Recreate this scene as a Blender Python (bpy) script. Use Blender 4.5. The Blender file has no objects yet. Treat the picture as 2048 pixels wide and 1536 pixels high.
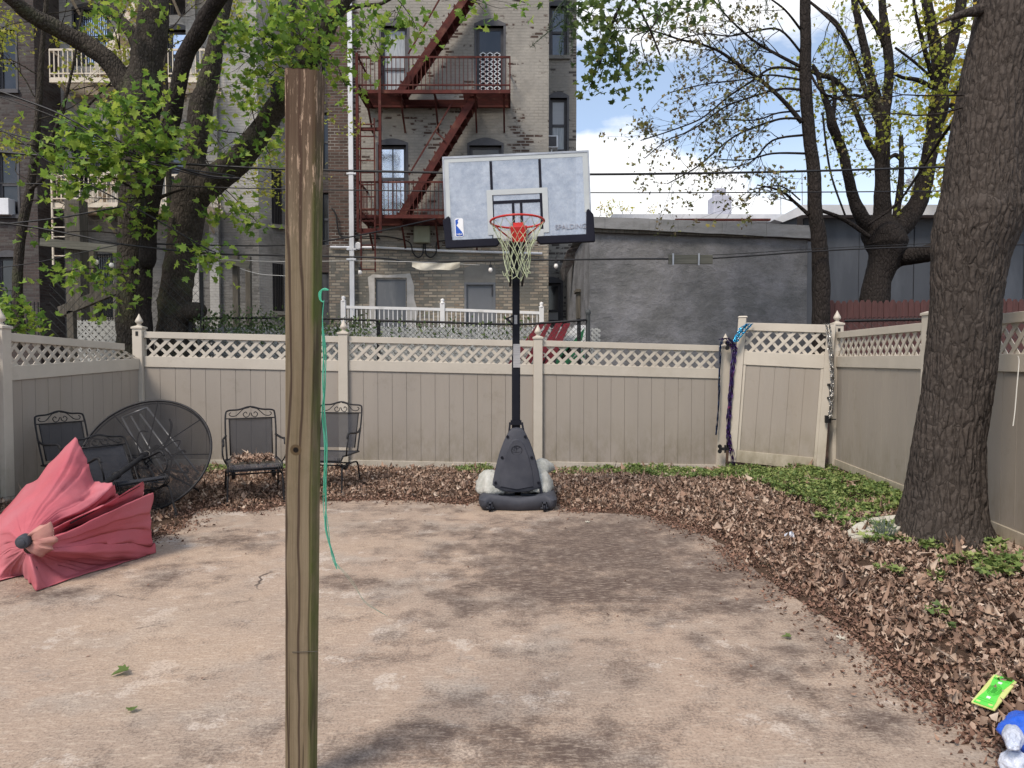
import bpy, math, random
import numpy as np
from mathutils import Vector, Matrix, noise as mn
R = math.radians
sc = bpy.context.scene
col = sc.collection
rng = random.Random(7)
nr = np.random.default_rng(11)

# ---------------------------------------------------------------- camera, sky, sun
F = 1420.0; PITCH = math.atan(48 / F); EYE = 1.45
cp, sp = math.cos(PITCH), math.sin(PITCH)
cd = bpy.data.cameras.new('camera'); cam = bpy.data.objects.new('camera', cd); col.objects.link(cam)
cd.sensor_width = 36; cd.lens = F / 2048 * 36; cd.clip_end = 600; cd.clip_start = 0.05
cam.location = (0, 0, EYE); cam.rotation_euler = (R(90) - PITCH, 0, 0)
sc.camera = cam
SUN_EL, SUN_AZ = R(52), R(215)      # azimuth clockwise from +Y: behind the camera, to the left
w = bpy.data.worlds.new('World'); sc.world = w; w.use_nodes = True
nt = w.node_tree; nt.nodes.clear()
def N(t, **k):
    n = nt.nodes.new(t)
    for a, b in k.items(): setattr(n, a, b)
    return n
L = lambda a, b: nt.links.new(a, b)
sky = N('ShaderNodeTexSky', sky_type='NISHITA', sun_disc=False, sun_elevation=SUN_EL, sun_rotation=SUN_AZ)
sky.air_density = 1.0; sky.dust_density = 0.4
bgs = N('ShaderNodeBackground'); bgs.inputs[1].default_value = 0.15; L(sky.outputs[0], bgs.inputs[0])
bgc = N('ShaderNodeBackground'); bgc.inputs[0].default_value = (.98, .99, 1, 1); bgc.inputs[1].default_value = .98
tc = N('ShaderNodeTexCoord')
mp = N('ShaderNodeMapping'); mp.inputs['Scale'].default_value = (1, 1, 2.2); mp.inputs['Location'].default_value = (.35, .1, .12)
L(tc.outputs['Generated'], mp.inputs[0])
nz = N('ShaderNodeTexNoise'); nz.inputs['Scale'].default_value = 3.1; nz.inputs['Detail'].default_value = 8; nz.inputs['Roughness'].default_value = .55
L(mp.outputs[0], nz.inputs[0])
rp = N('ShaderNodeValToRGB'); rp.color_ramp.elements[0].position = .49; rp.color_ramp.elements[1].position = .6
L(nz.outputs[0], rp.inputs[0])
sx = N('ShaderNodeSeparateXYZ'); L(tc.outputs['Generated'], sx.inputs[0])
hz = N('ShaderNodeMapRange'); hz.inputs['From Min'].default_value = .30; hz.inputs['From Max'].default_value = .10; hz.inputs['To Min'].default_value = .15; hz.inputs['To Max'].default_value = .6
L(sx.outputs['Z'], hz.inputs['Value'])
ad = N('ShaderNodeMath', operation='ADD', use_clamp=True); L(rp.outputs[0], ad.inputs[0]); L(hz.outputs[0], ad.inputs[1])
mxw = N('ShaderNodeMixShader'); L(ad.outputs[0], mxw.inputs[0]); L(bgs.outputs[0], mxw.inputs[1]); L(bgc.outputs[0], mxw.inputs[2])
wo = N('ShaderNodeOutputWorld'); L(mxw.outputs[0], wo.inputs[0])
sd = bpy.data.lights.new('sun', 'SUN'); sd.energy = 2.8; sd.angle = R(16); sd.color = (1, .88, .74)
so = bpy.data.objects.new('sun', sd); col.objects.link(so)
sdir = Vector((math.sin(SUN_AZ) * math.cos(SUN_EL), math.cos(SUN_AZ) * math.cos(SUN_EL), math.sin(SUN_EL)))
so.rotation_euler = sdir.to_track_quat('Z', 'Y').to_euler(); so.location = (0, 0, 20)
vs = sc.view_settings; vs.view_transform = 'Standard'; vs.look = 'None'; vs.gamma = 1; vs.exposure = 0.4; vs.use_curve_mapping = False
sc.cycles.use_denoising = True; sc.cycles.max_bounces = 6; sc.cycles.transparent_max_bounces = 12
sc.cycles.caustics_reflective = False; sc.cycles.caustics_refractive = False

# ---------------------------------------------------------------- pixel <-> place (photogrammetry: real depths in metres)
def ray(x, y):
    a = (x - 1024) / F; b = (768 - y) / F
    return Vector((a, cp + b * sp, -sp + b * cp))
def W(x, y, Y):
    d = ray(x, y); t = Y / d.y
    return Vector((d.x * t, Y, EYE + d.z * t))
def G(x, y, z=0.0):
    d = ray(x, y); t = (z - EYE) / d.z
    return Vector((d.x * t, d.y * t, z))
def XZ(x, y, Y):
    p = W(x, y, Y); return p.x, p.z
def proj(P):                         # numpy (n,3) -> photo pixels
    P = np.asarray(P, float); Z = P[:, 2] - EYE
    f = P[:, 1] * cp - Z * sp; u = P[:, 1] * sp + Z * cp
    return 1024 + F * P[:, 0] / f, 768 - F * u / f
def S(r, g, b):                      # sRGB bytes -> linear
    o = []
    for c in (r, g, b):
        c /= 255; o.append(c / 12.92 if c <= .04045 else ((c + .055) / 1.055) ** 2.4)
    return tuple(o)

# ---------------------------------------------------------------- materials
M = {}
def mat(name, c1, c2=None, scale=5, rough=.7, bump=0, bscale=40, stretch=(1, 1, 1), metal=0, lo=.35, hi=.65, detail=6, spec=.4,
        bdist=.01, c3=None, s3=2, p3=(.55, .7), island=0, alpha=None, transl=0):
    m = bpy.data.materials.new(name); m.use_nodes = True; M[name] = m
    t = m.node_tree; ns = t.nodes; ln = t.links.new
    b = ns['Principled BSDF']; b.inputs['Roughness'].default_value = rough; b.inputs['Metallic'].default_value = metal
    b.inputs['Specular IOR Level'].default_value = spec
    co = ns.new('ShaderNodeTexCoord'); mpn = ns.new('ShaderNodeMapping'); mpn.inputs['Scale'].default_value = stretch
    ln(co.outputs['Object'], mpn.inputs[0])
    out = None
    def rgb(c): n = ns.new('ShaderNodeRGB'); n.outputs[0].default_value = (*c, 1); return n.outputs[0]
    out = rgb(c1)
    def noise(s, d=detail, r=.6):
        n = ns.new('ShaderNodeTexNoise'); n.inputs['Scale'].default_value = s; n.inputs['Detail'].default_value = d
        n.inputs['Roughness'].default_value = r; ln(mpn.outputs[0], n.inputs[0]); return n.outputs[0]
    def mr(v, a, c):
        n = ns.new('ShaderNodeMapRange'); n.inputs['From Min'].default_value = a; n.inputs['From Max'].default_value = c; ln(v, n.inputs[0]); return n.outputs[0]
    def mix(f, a, c):
        n = ns.new('ShaderNodeMix'); n.data_type = 'RGBA'; ln(f, n.inputs[0]); ln(a, n.inputs[6]); ln(c, n.inputs[7]); return n.outputs[2]
    if c2: out = mix(mr(noise(scale), lo, hi), out, rgb(c2))
    if c3: out = mix(mr(noise(s3), *p3), out, rgb(c3))
    if island:
        g = ns.new('ShaderNodeNewGeometry'); h = ns.new('ShaderNodeHueSaturation'); ln(out, h.inputs['Color'])
        v = ns.new('ShaderNodeMapRange'); v.inputs['To Min'].default_value = 1 - island; v.inputs['To Max'].default_value = 1 + island
        ln(g.outputs['Random Per Island'], v.inputs[0]); ln(v.outputs[0], h.inputs['Value']); out = h.outputs[0]
    ln(out, b.inputs['Base Color'])
    if bump:
        bn = ns.new('ShaderNodeBump'); bn.inputs['Strength'].default_value = bump; bn.inputs['Distance'].default_value = bdist
        ln(noise(bscale, 8, .65), bn.inputs['Height']); ln(bn.outputs[0], b.inputs['Normal'])
    o = ns['Material Output']
    if transl:
        tr = ns.new('ShaderNodeBsdfTranslucent'); ln(out, tr.inputs[0]); ms = ns.new('ShaderNodeMixShader'); ms.inputs[0].default_value = transl
        ln(b.outputs[0], ms.inputs[1]); ln(tr.outputs[0], ms.inputs[2]); ln(ms.outputs[0], o.inputs[0])
    if alpha is not None:
        tr = ns.new('ShaderNodeBsdfTransparent'); ms = ns.new('ShaderNodeMixShader'); ms.inputs[0].default_value = alpha
        ln(tr.outputs[0], ms.inputs[1]); ln(b.outputs[0], ms.inputs[2]); ln(ms.outputs[0], o.inputs[0])
    return m
def leafmat(name, cols, transl=.35, rough=.55):
    m = bpy.data.materials.new(name); m.use_nodes = True; M[name] = m
    ns = m.node_tree.nodes; ln = m.node_tree.links.new
    b = ns['Principled BSDF']; b.inputs['Roughness'].default_value = rough; b.inputs['Specular IOR Level'].default_value = .3
    g = ns.new('ShaderNodeNewGeometry'); cr = ns.new('ShaderNodeValToRGB')
    e = cr.color_ramp.elements
    for i, c in enumerate(cols):
        if i < 2: el = e[i]; el.position = i / (len(cols) - 1)
        else: el = e.new(i / (len(cols) - 1))
        el.color = (*c, 1)
    for i, c in enumerate(cols): e[i].position = i / (len(cols) - 1); e[i].color = (*c, 1)
    ln(g.outputs['Random Per Island'], cr.inputs[0]); ln(cr.outputs[0], b.inputs['Base Color'])
    if transl:
        tr = ns.new('ShaderNodeBsdfTranslucent'); ln(cr.outputs[0], tr.inputs[0]); ms = ns.new('ShaderNodeMixShader'); ms.inputs[0].default_value = transl
        ln(b.outputs[0], ms.inputs[1]); ln(tr.outputs[0], ms.inputs[2]); ln(ms.outputs[0], ns['Material Output'].inputs[0])
    return m
def brickmat(name, brick, brick2, mortar, paint, paint2, cover=.5, width=.21, row=.07, coverscale=1.3, fine=9, bump=.9, x_clear=None, dirt=None):
    """brick wall, painted or rendered over where a patchy noise says so"""
    m = bpy.data.materials.new(name); m.use_nodes = True; M[name] = m
    ns = m.node_tree.nodes; ln = m.node_tree.links.new
    b = ns['Principled BSDF']; b.inputs['Roughness'].default_value = .85; b.inputs['Specular IOR Level'].default_value = .2
    co = ns.new('ShaderNodeTexCoord'); s = ns.new('ShaderNodeSeparateXYZ'); ln(co.outputs['Object'], s.inputs[0])
    a = ns.new('ShaderNodeMath'); a.operation = 'ADD'; ln(s.outputs[0], a.inputs[0]); ln(s.outputs[1], a.inputs[1])
    c = ns.new('ShaderNodeCombineXYZ'); ln(a.outputs[0], c.inputs[0]); ln(s.outputs[2], c.inputs[1])
    br = ns.new('ShaderNodeTexBrick'); ln(c.outputs[0], br.inputs['Vector']); br.inputs['Scale'].default_value = 1
    br.inputs['Brick Width'].default_value = width; br.inputs['Row Height'].default_value = row; br.inputs['Mortar Size'].default_value = .01
    br.inputs['Mortar Smooth'].default_value = .2; br.inputs['Color1'].default_value = (*brick, 1); br.inputs['Color2'].default_value = (*brick2, 1); br.inputs['Mortar'].default_value = (*mortar, 1)
    # one random number per brick: brick texture in black and white
    bw = ns.new('ShaderNodeTexBrick'); ln(c.outputs[0], bw.inputs['Vector']); bw.inputs['Scale'].default_value = 1
    bw.inputs['Brick Width'].default_value = width; bw.inputs['Row Height'].default_value = row; bw.inputs['Mortar Size'].default_value = .01
    bw.inputs['Color1'].default_value = (0, 0, 0, 1); bw.inputs['Color2'].default_value = (1, 1, 1, 1); bw.inputs['Mortar'].default_value = (1.6, 1.6, 1.6, 1)
    def noise(sv, d=6, r=.6, v=None):
        n = ns.new('ShaderNodeTexNoise'); n.inputs['Scale'].default_value = sv; n.inputs['Detail'].default_value = d; n.inputs['Roughness'].default_value = r
        ln(v or co.outputs['Object'], n.inputs[0]); return n.outputs[0]
    def mr(v, x, y, t0=0, t1=1):
        n = ns.new('ShaderNodeMapRange'); n.inputs[1].default_value = x; n.inputs[2].default_value = y; n.inputs[3].default_value = t0; n.inputs[4].default_value = t1; ln(v, n.inputs[0]); return n.outputs[0]
    def math_(op, x, y, clamp=False):
        n = ns.new('ShaderNodeMath'); n.operation = op; n.use_clamp = clamp
        for i, q in enumerate((x, y)):
            if isinstance(q, (int, float)): n.inputs[i].default_value = q
            else: ln(q, n.inputs[i])
        return n.outputs[0]
    def mix(f, x, y):
        n = ns.new('ShaderNodeMix'); n.data_type = 'RGBA'
        if isinstance(f, float): n.inputs[0].default_value = f
        else: ln(f, n.inputs[0])
        for i, q in ((6, x), (7, y)):
            if isinstance(q, tuple): n.inputs[i].default_value = (*q, 1)
            else: ln(q, n.inputs[i])
        return n.outputs[2]
    pc = mix(mr(noise(.9, 8), .35, .65), paint, paint2)
    pc = mix(mr(noise(14, 6, .75), .3, .8, .0, .35), pc, tuple(v * .45 for v in paint))
    pc = mix(math_('MULTIPLY', br.outputs['Fac'], mr(noise(1.7, 5), .4, .62, .0, .55)), pc, tuple(v * .5 for v in paint))
    if dirt: pc = mix(mr(noise(.55, 6, .7), .5, .68), pc, dirt)
    f = math_('MULTIPLY', noise(coverscale, 5), 1.0)
    f = math_('ADD', f, math_('MULTIPLY', noise(fine, 3), .35))
    f = math_('ADD', f, math_('MULTIPLY', bw.outputs[0], .25))
    if x_clear:
        sh = mr(s.outputs[0], x_clear[0], x_clear[1], -.45, 0); f = math_('ADD', f, sh)
    T_ = .80 - (cover - .5) * .4; f = mr(f, T_ - .03, T_ + .03)
    ln(mix(f, br.outputs[0], pc), b.inputs['Base Color'])
    bn = ns.new('ShaderNodeBump'); bn.inputs['Strength'].default_value = bump; bn.inputs['Distance'].default_value = .012
    h = math_('ADD', math_('MULTIPLY', br.outputs['Fac'], -.8), math_('MULTIPLY', noise(25, 6, .7), .8)); ln(h, bn.inputs['Height']); ln(bn.outputs[0], b.inputs['Normal'])
    return m

# ---------------------------------------------------------------- mesh helpers
ORG = {}
def setp(o, label=None, cat=None, group=None, kind=None):
    if label: o['label'] = label
    if cat: o['category'] = cat
    if group: o['group'] = group
    if kind: o['kind'] = kind
    return o
def thing(name, loc, label, cat, group=None, rz=0):
    o = bpy.data.objects.new(name, None); col.objects.link(o); o.empty_display_size = .2
    o.location = loc; o.rotation_euler = (0, 0, rz); ORG[o.name] = Vector(loc)
    return setp(o, label, cat, group)
def basis(d):
    d = d.normalized(); a = Vector((0, 0, 1)) if abs(d.z) < .9 else Vector((0, 1, 0))
    u = d.cross(a).normalized(); return u, u.cross(d).normalized()
def smooth(pts, n=6):
    P = [Vector(p[:3]) for p in pts]; r = [p[3] if len(p) > 3 else 0 for p in pts]
    if len(P) < 3: return [(P[0].lerp(P[-1], i / n), r[0] + (r[-1] - r[0]) * i / n) for i in range(n + 1)]
    o = []
    for i in range(len(P) - 1):
        a = P[max(i - 1, 0)]; b = P[i]; c = P[i + 1]; d = P[min(i + 2, len(P) - 1)]
        for k in range(n):
            t = k / n; t2 = t * t; t3 = t2 * t
            o.append((.5 * ((2 * b) + (c - a) * t + (2 * a - 5 * b + 4 * c - d) * t2 + (3 * b - a - 3 * c + d) * t3), r[i] + (r[i + 1] - r[i]) * t))
    o.append((P[-1], r[-1])); return o
class MB:
    def __init__(s): s.v = []; s.f = []
    def add(s, vs, fs):
        n = len(s.v); s.v.extend([tuple(v) for v in vs]); s.f.extend([tuple(i + n for i in f) for f in fs]); return s
    def hexa(s, p):                  # 8 corners: bottom 4 ccw, top 4
        return s.add(p, [(3, 2, 1, 0), (4, 5, 6, 7), (0, 1, 5, 4), (1, 2, 6, 5), (2, 3, 7, 6), (3, 0, 4, 7)])
    def box(s, x0, y0, z0, x1, y1, z1):
        return s.hexa([(x0, y0, z0), (x1, y0, z0), (x1, y1, z0), (x0, y1, z0), (x0, y0, z1), (x1, y0, z1), (x1, y1, z1), (x0, y1, z1)])
    def bar(s, a, b, w, h=None, up=None):   # box section between two points; w across, h along "up"
        a = Vector(a); b = Vector(b); h = h or w; d = (b - a).normalized()
        up = Vector(up) if up else (Vector((0, 0, 1)) if abs(d.z) < .95 else Vector((0, 1, 0)))
        u = d.cross(up).normalized() * w / 2; v = u.cross(d).normalized() * h / 2
        return s.hexa([a - u - v, a + u - v, b + u - v, b - u - v, a - u + v, a + u + v, b + u + v, b - u + v])
    def tube(s, pts, r=None, n=8, cap=True, closed=False):
        P = [(Vector(p[0]), p[1]) if isinstance(p[0], Vector) else (Vector(p[:3]), p[3] if len(p) > 3 else r) for p in pts]
        if r is not None: P = [(p, r) for p, _ in P]
        k = len(P); base = len(s.v); u = None
        for i, (p, rr) in enumerate(P):
            if closed: d = P[(i + 1) % k][0] - P[i - 1][0]
            else: d = P[min(i + 1, k - 1)][0] - P[max(i - 1, 0)][0]
            if d.length < 1e-9: d = Vector((0, 0, 1))
            d.normalize()
            if u is None: u, v = basis(d)
            else:
                u = (u - d * u.dot(d))
                if u.length < 1e-6: u, v = basis(d)
                u.normalize(); v = u.cross(d)
            for j in range(n):
                t = 2 * math.pi * j / n; s.v.append(tuple(p + u * math.cos(t) * rr + v * math.sin(t) * rr))
        for i in range(k if closed else k - 1):
            for j in range(n):
                a = base + i * n + j; b = base + i * n + (j + 1) % n; i2 = (i + 1) % k
                s.f.append((a, b, base + i2 * n + (j + 1) % n, base + i2 * n + j))
        if cap and not closed and n > 2:
            s.f.append(tuple(base + j for j in range(n))[::-1]); s.f.append(tuple(base + (k - 1) * n + j for j in range(n)))
        return s
    def lathe(s, c, prof, n=16, ax=Vector((0, 0, 1))):      # prof: (radius, height)
        c = Vector(c); ax = Vector(ax).normalized(); u, v = basis(ax); base = len(s.v)
        for r, h in prof:
            for j in range(n):
                t = 2 * math.pi * j / n; s.v.append(tuple(c + ax * h + (u * math.cos(t) + v * math.sin(t)) * max(r, 1e-4)))
        for i in range(len(prof) - 1):
            for j in range(n):
                s.f.append((base + i * n + j, base + i * n + (j + 1) % n, base + (i + 1) * n + (j + 1) % n, base + (i + 1) * n + j))
        s.f.append(tuple(base + j for j in range(n))[::-1]); s.f.append(tuple(base + (len(prof) - 1) * n + j for j in range(n)))
        return s
    def prism(s, poly, off):         # polygon (3D points) extruded by vector off
        off = Vector(off); n = len(poly); base = len(s.v)
        s.v += [tuple(Vector(p)) for p in poly] + [tuple(Vector(p) + off) for p in poly]
        s.f.append(tuple(range(base, base + n))); s.f.append(tuple(range(base + 2 * n - 1, base + n - 1, -1)))
        for i in range(n):
            j = (i + 1) % n; s.f.append((base + i, base + n + i, base + n + j, base + j))
        return s
    def grid(s, rows, closed=False):
        base = len(s.v); m = len(rows[0])
        for r in rows: s.v += [tuple(p) for p in r]
        for i in range(len(rows) - 1):
            for j in range(m if closed else m - 1):
                k = (j + 1) % m; s.f.append((base + i * m + j, base + i * m + k, base + (i + 1) * m + k, base + (i + 1) * m + j))
        return s
    def mesh(s, name, org, sm, fix=True):
        me = bpy.data.meshes.new(name)
        o = Vector(org); me.from_pydata([(v[0] - o.x, v[1] - o.y, v[2] - o.z) for v in s.v], [], s.f)
        if fix and len(s.f) < 60000:
            import bmesh
            bm = bmesh.new(); bm.from_mesh(me); bmesh.ops.recalc_face_normals(bm, faces=bm.faces); bm.to_mesh(me); bm.free()
        if sm:
            me.polygons.foreach_set('use_smooth', [True] * len(me.polygons))
            if sm == 'auto': me.set_sharp_from_angle(angle=R(40))
        return me
    def build(s, name, m, parent=None, sm=False, bevel=0, label=None, fix=True):
        org = ORG[parent.name] if parent else Vector((0, 0, 0))
        o = bpy.data.objects.new(name, s.mesh(name, org, sm, fix)); col.objects.link(o)
        o.data.materials.append(M[m] if isinstance(m, str) else m)
        if parent: o.parent = parent; ORG[o.name] = org
        if bevel: b = o.modifiers.new('b', 'BEVEL'); b.width = bevel; b.segments = 2; b.limit_method = 'ANGLE'
        if label: o['label'] = label
        return o
    def solo(s, name, m, label, cat, group=None, kind=None, sm=False, org=None, bevel=0, fix=True):
        if org is None:
            a = np.array(s.v); org = (a[:, 0].mean(), a[:, 1].mean(), a[:, 2].min())
        o = bpy.data.objects.new(name, s.mesh(name, org, sm, fix)); col.objects.link(o); o.location = org
        o.data.materials.append(M[m] if isinstance(m, str) else m); ORG[o.name] = Vector(org)
        if bevel: b = o.modifiers.new('b', 'BEVEL'); b.width = bevel; b.segments = 2; b.limit_method = 'ANGLE'
        return setp(o, label, cat, group, kind)
def copy_tree(o, parent=None):
    c = o.copy(); col.objects.link(c); c.parent = parent
    for ch in list(o.children): copy_tree(ch, c)
    return c
def fast_mesh(name, V, Fc, m, smooth_=False):      # V (n,3), Fc (k,3|4) index arrays
    me = bpy.data.meshes.new(name); k, q = Fc.shape
    me.vertices.add(len(V)); me.vertices.foreach_set('co', V.astype(np.float32).ravel())
    me.loops.add(k * q); me.loops.foreach_set('vertex_index', Fc.astype(np.int32).ravel())
    me.polygons.add(k); me.polygons.foreach_set('loop_start', np.arange(0, k * q, q, dtype=np.int32)); me.polygons.foreach_set('loop_total', np.full(k, q, dtype=np.int32))
    if smooth_: me.polygons.foreach_set('use_smooth', np.ones(k, bool))
    me.update(calc_edges=True); me.validate()
    me.materials.append(M[m]); return me
def rots(n, tilt, yaw=None):
    y = nr.uniform(0, 2 * np.pi, n) if yaw is None else yaw
    a = nr.normal(0, tilt, n); b = nr.normal(0, tilt, n)
    def Rm(ax, t):
        c, s_ = np.cos(t), np.sin(t); m_ = np.zeros((n, 3, 3)); i, j, k = {'x': (0, 1, 2), 'y': (1, 2, 0), 'z': (2, 0, 1)}[ax]
        m_[:, i, i] = 1; m_[:, j, j] = c; m_[:, k, k] = c; m_[:, j, k] = -s_; m_[:, k, j] = s_; return m_
    return Rm('z', y) @ Rm('x', a) @ Rm('y', b)
def scatter(name, tmpl, pos, rot, scl, m, org=(0, 0, 0), curl=0):
    """copies of a small leaf shape joined in one mesh"""
    V, T = tmpl; n = len(pos); V = np.repeat(V[None], n, 0)
    if curl:
        k = nr.normal(0, curl, (n, 1)); k2 = nr.normal(0, curl, (n, 1)); V = V.copy(); V[:, :, 2] += k * (V[:, :, 0] ** 2) * 2 + k2 * (V[:, :, 1] - .4) ** 2 * 2 + nr.normal(0, abs(curl) * .1, V.shape[:2])
    V = np.einsum('nij,nkj->nki', rot, V * scl[:, None, None]) + pos[:, None, :] - np.array(org)
    k = V.shape[1]; Fc = (T[None] + (np.arange(n) * k)[:, None, None]).reshape(-1, 3)
    return fast_mesh(name, V.reshape(-1, 3), Fc, m)
def maple_tmpl(fold=.18):
    Rt = [(.10, .02), (.30, -.08), (.26, .10), (.54, .14), (.40, .28), (.54, .56), (.28, .50), (.18, .62), (.14, .80)]
    P = [(0, 0)] + Rt + [(0, 1.0)] + [(-x, y) for x, y in reversed(Rt)]
    V = np.array([(x, y, fold * abs(x) - .12 * (y - .3) ** 2) for x, y in P] + [(0, .28, -.02)], float)
    V[:, 1] -= 0; c = len(P); T = np.array([(i, (i + 1) % c, c) for i in range(c)])
    return V, T
def small_tmpl(fold=.3):
    P = [(0, 0), (.28, .02), (.2, .25), (.42, .6), (.1, .65), (0, 1), (-.1, .65), (-.42, .6), (-.2, .25), (-.28, .02)]
    V = np.array([(x, y, fold * abs(x)) for x, y in P] + [(0, .35, -.03)], float); c = len(P)
    return V, np.array([(i, (i + 1) % c, c) for i in range(c)])
def oval_tmpl():
    P = [(0, 0), (.22, .25), (.26, .55), (0, 1), (-.26, .55), (-.22, .25)]
    V = np.array([(x, y, .35 * abs(x)) for x, y in P], float); return V, np.array([(0, 1, 2), (0, 2, 3), (0, 3, 4), (0, 4, 5)])
MAPLE, SMALL, OVAL = maple_tmpl(), small_tmpl(), oval_tmpl()
def add_obj(name, me, parent=None, org=None):
    o = bpy.data.objects.new(name, me); col.objects.link(o)
    if parent: o.parent = parent; ORG[o.name] = ORG[parent.name]
    elif org is not None: o.location = org
    return o
def text_mesh(s, size, ext=.002):
    cu = bpy.data.curves.new('t', 'FONT'); cu.body = s; cu.size = size; cu.extrude = ext; cu.align_x = 'CENTER'; cu.align_y = 'CENTER'
    o = bpy.data.objects.new('t', cu); col.objects.link(o); dg = bpy.context.evaluated_depsgraph_get(); dg.update()
    me = bpy.data.meshes.new_from_object(o.evaluated_get(dg)); bpy.data.objects.remove(o); bpy.data.curves.remove(cu); return me

# ---------------------------------------------------------------- palette
mat('vinyl_rail', (.52, .475, .41), (.47, .43, .37), 3, .5, .08, 60, spec=.25, c3=(.41, .365, .30), s3=1.1, p3=(.6, .8))
mat('vinyl_board', (.345, .308, .268), (.31, .278, .245), 2, .6, .1, 90, spec=.2, stretch=(1, 1, .15), c3=(.285, .245, .20), s3=.8, p3=(.55, .8))
mat('vinyl_dirty', (.45, .405, .33), (.27, .235, .17), 9, .6, .1, 60, stretch=(1, 1, .4), lo=.4, hi=.75)
mat('black_iron', (.010, .010, .012), (.022, .022, .025), 20, .5, .2, 120, spec=.25)
mat('pole_black', (.006, .007, .013), (.010, .011, .017), 6, .5, spec=.18)
mat('base_plastic', (.042, .045, .058), (.058, .061, .075), 6, .6, .15, 150, spec=.22)
mat('pad_navy', (.008, .009, .018), (.012, .013, .022), 8, .7, spec=.15)
mat('dark_gap', (.01, .01, .01)); mat('shadow_soil', (.05, .035, .025), (.09, .06, .04), 8, .9, .5, 60)
mat('white_paint', (.78, .78, .78), (.68, .69, .70), 4, .5, .05, 50, c3=(.5, .5, .48), s3=2, p3=(.62, .75))
mat('white_metal', (.7, .72, .76), (.6, .62, .66), 3, .4)
mat('red_iron', (.10, .03, .026), (.055, .02, .018), 6, .8, .4, 60, spec=.12, c3=(.17, .075, .055), s3=3, p3=(.55, .7))
mat('cream_iron', (.62, .57, .48), (.52, .45, .36), 3, .6, .2, 40, c3=(.35, .18, .1), s3=3, p3=(.6, .72))
mat('frame_gray', (.075, .075, .085), (.055, .055, .062), 6, .6)
mat('door_gray', (.15, .16, .18), (.13, .14, .155), 2, .5, c3=(.2, .21, .22), s3=3, p3=(.55, .75), stretch=(1, 1, .3))
mat('sky_glass', (.05, .06, .08), None, rough=.03, spec=1.0, metal=.0, bump=.25, bscale=2.5, bdist=.05)
mat('mirror_glass', (.55, .6, .68), None, rough=.02, spec=1, metal=1.0, bump=.35, bscale=1.4, bdist=.05)
mat('dark_glass', (.015, .017, .022), (.03, .03, .035), 3, .08, spec=.6)
mat('lace', (.42, .44, .45), (.18, .2, .22), 26, .25, stretch=(1, 1, .08), lo=.3, hi=.7, spec=.7)
mat('blind', (.34, .35, .37), (.28, .29, .31), 3, .3, stretch=(.2, .2, 30), spec=.6)
mat('grille', (.6, .62, .64), None, rough=.4)
mat('rope_white', (.7, .7, .66), None, rough=.8); mat('wire_black', (.012, .012, .014), None, rough=.5)
mat('wire_white', (.6, .6, .58), None, rough=.6)
mat('bulb', (.75, .72, .68), None, rough=.1, spec=.8)
mat('stucco_pale', (.52, .50, .48), (.40, .385, .36), 5, .9, .4, 40)
mat('concrete_patch', (.23, .225, .205), (.17, .165, .155), 2, .9, .5, 30)
mat('gray_box', (.34, .36, .28), (.27, .29, .20), 5, .6, stretch=(1, 1, .2))
mat('roofing', (.20, .205, .215), (.14, .145, .15), 4, .75, .4, 20, stretch=(1, 1, 3))
mat('roof_white', (.62, .64, .68), (.5, .52, .56), 2, .7)
mat('slate_panel', (.062, .070, .086), (.045, .052, .066), 1.2, .6, .2, 30, stretch=(1, 1, .3), c3=(.12, .135, .16), s3=.7, p3=(.5, .75))
mat('picket_red', (.10, .042, .040), (.07, .032, .030), 7, .8, .4, 60, stretch=(4, 4, .5))
mat('old_wood', (.125, .112, .092), (.06, .055, .046), 12, .9, .6, 70, stretch=(3, 3, .15))
mat('gray_wood', (.15, .148, .125), (.08, .08, .065), 9, .9, .5, 60, stretch=(.2, 1, 3))
mat('sandbag', (.50, .50, .47), (.30, .31, .28), 16, .85, .9, 60, spec=.15, lo=.35, hi=.75)
mat('rim_red', (.52, .03, .02), (.42, .02, .02), 5, .4)
mat('net_cord', (.52, .56, .40), (.36, .42, .24), 20, .8)
mat('pink_cloth', (.46, .12, .145), (.36, .065, .09), 3, .8, .25, 90, c3=(.52, .22, .25), s3=1.5, p3=(.42, .85), stretch=(1.6, .6, 1.6), spec=.2)
mat('peach_cloth', (.46, .25, .20), (.40, .17, .16), 6, .8, .25, 90)
mat('silver', (.45, .46, .48), (.3, .31, .33), 6, .35, metal=.6)
mat('mesh_metal', (.02, .021, .025), (.035, .035, .04), 30, .5, alpha=.66)
mat('sling_mesh', (.03, .032, .040), (.042, .044, .052), 30, .7, spec=.15, alpha=.82)
mat('table_mesh', (.012, .012, .014), (.02, .02, .023), 8, .7, spec=.1, alpha=.80, c3=(.06, .045, .035), s3=3, p3=(.58, .7))
mat('twine_green', (.05, .36, .22), (.10, .45, .32), 20, .6); mat('twine_pale', (.45, .62, .52), None, rough=.6)
mat('foil_blue', (.03, .30, .62), (.10, .55, .80), 30, .18, metal=.8, bump=.9, bscale=70, island=.4)
mat('foil_purple', (.10, .03, .16), (.03, .04, .14), 26, .22, metal=.8, bump=.9, bscale=70, island=.6, c3=(.5, .10, .25), s3=18, p3=(.6, .68))
mat('foil_navy', (.02, .05, .14), (.01, .02, .06), 26, .22, metal=.8, bump=.9, bscale=70, island=.6, c3=(.3, .55, .7), s3=22, p3=(.62, .7))
mat('foil_silver', (.62, .60, .57), (.28, .27, .26), 30, .2, metal=.85, bump=.9, bscale=70, island=.4)
mat('lime', (.10, .62, .07), (.14, .70, .10), 8, .5); mat('lime_pale', (.62, .68, .25), (.55, .60, .2), 6, .5); mat('lime_dark', (.04, .33, .03), None, rough=.5)
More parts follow.
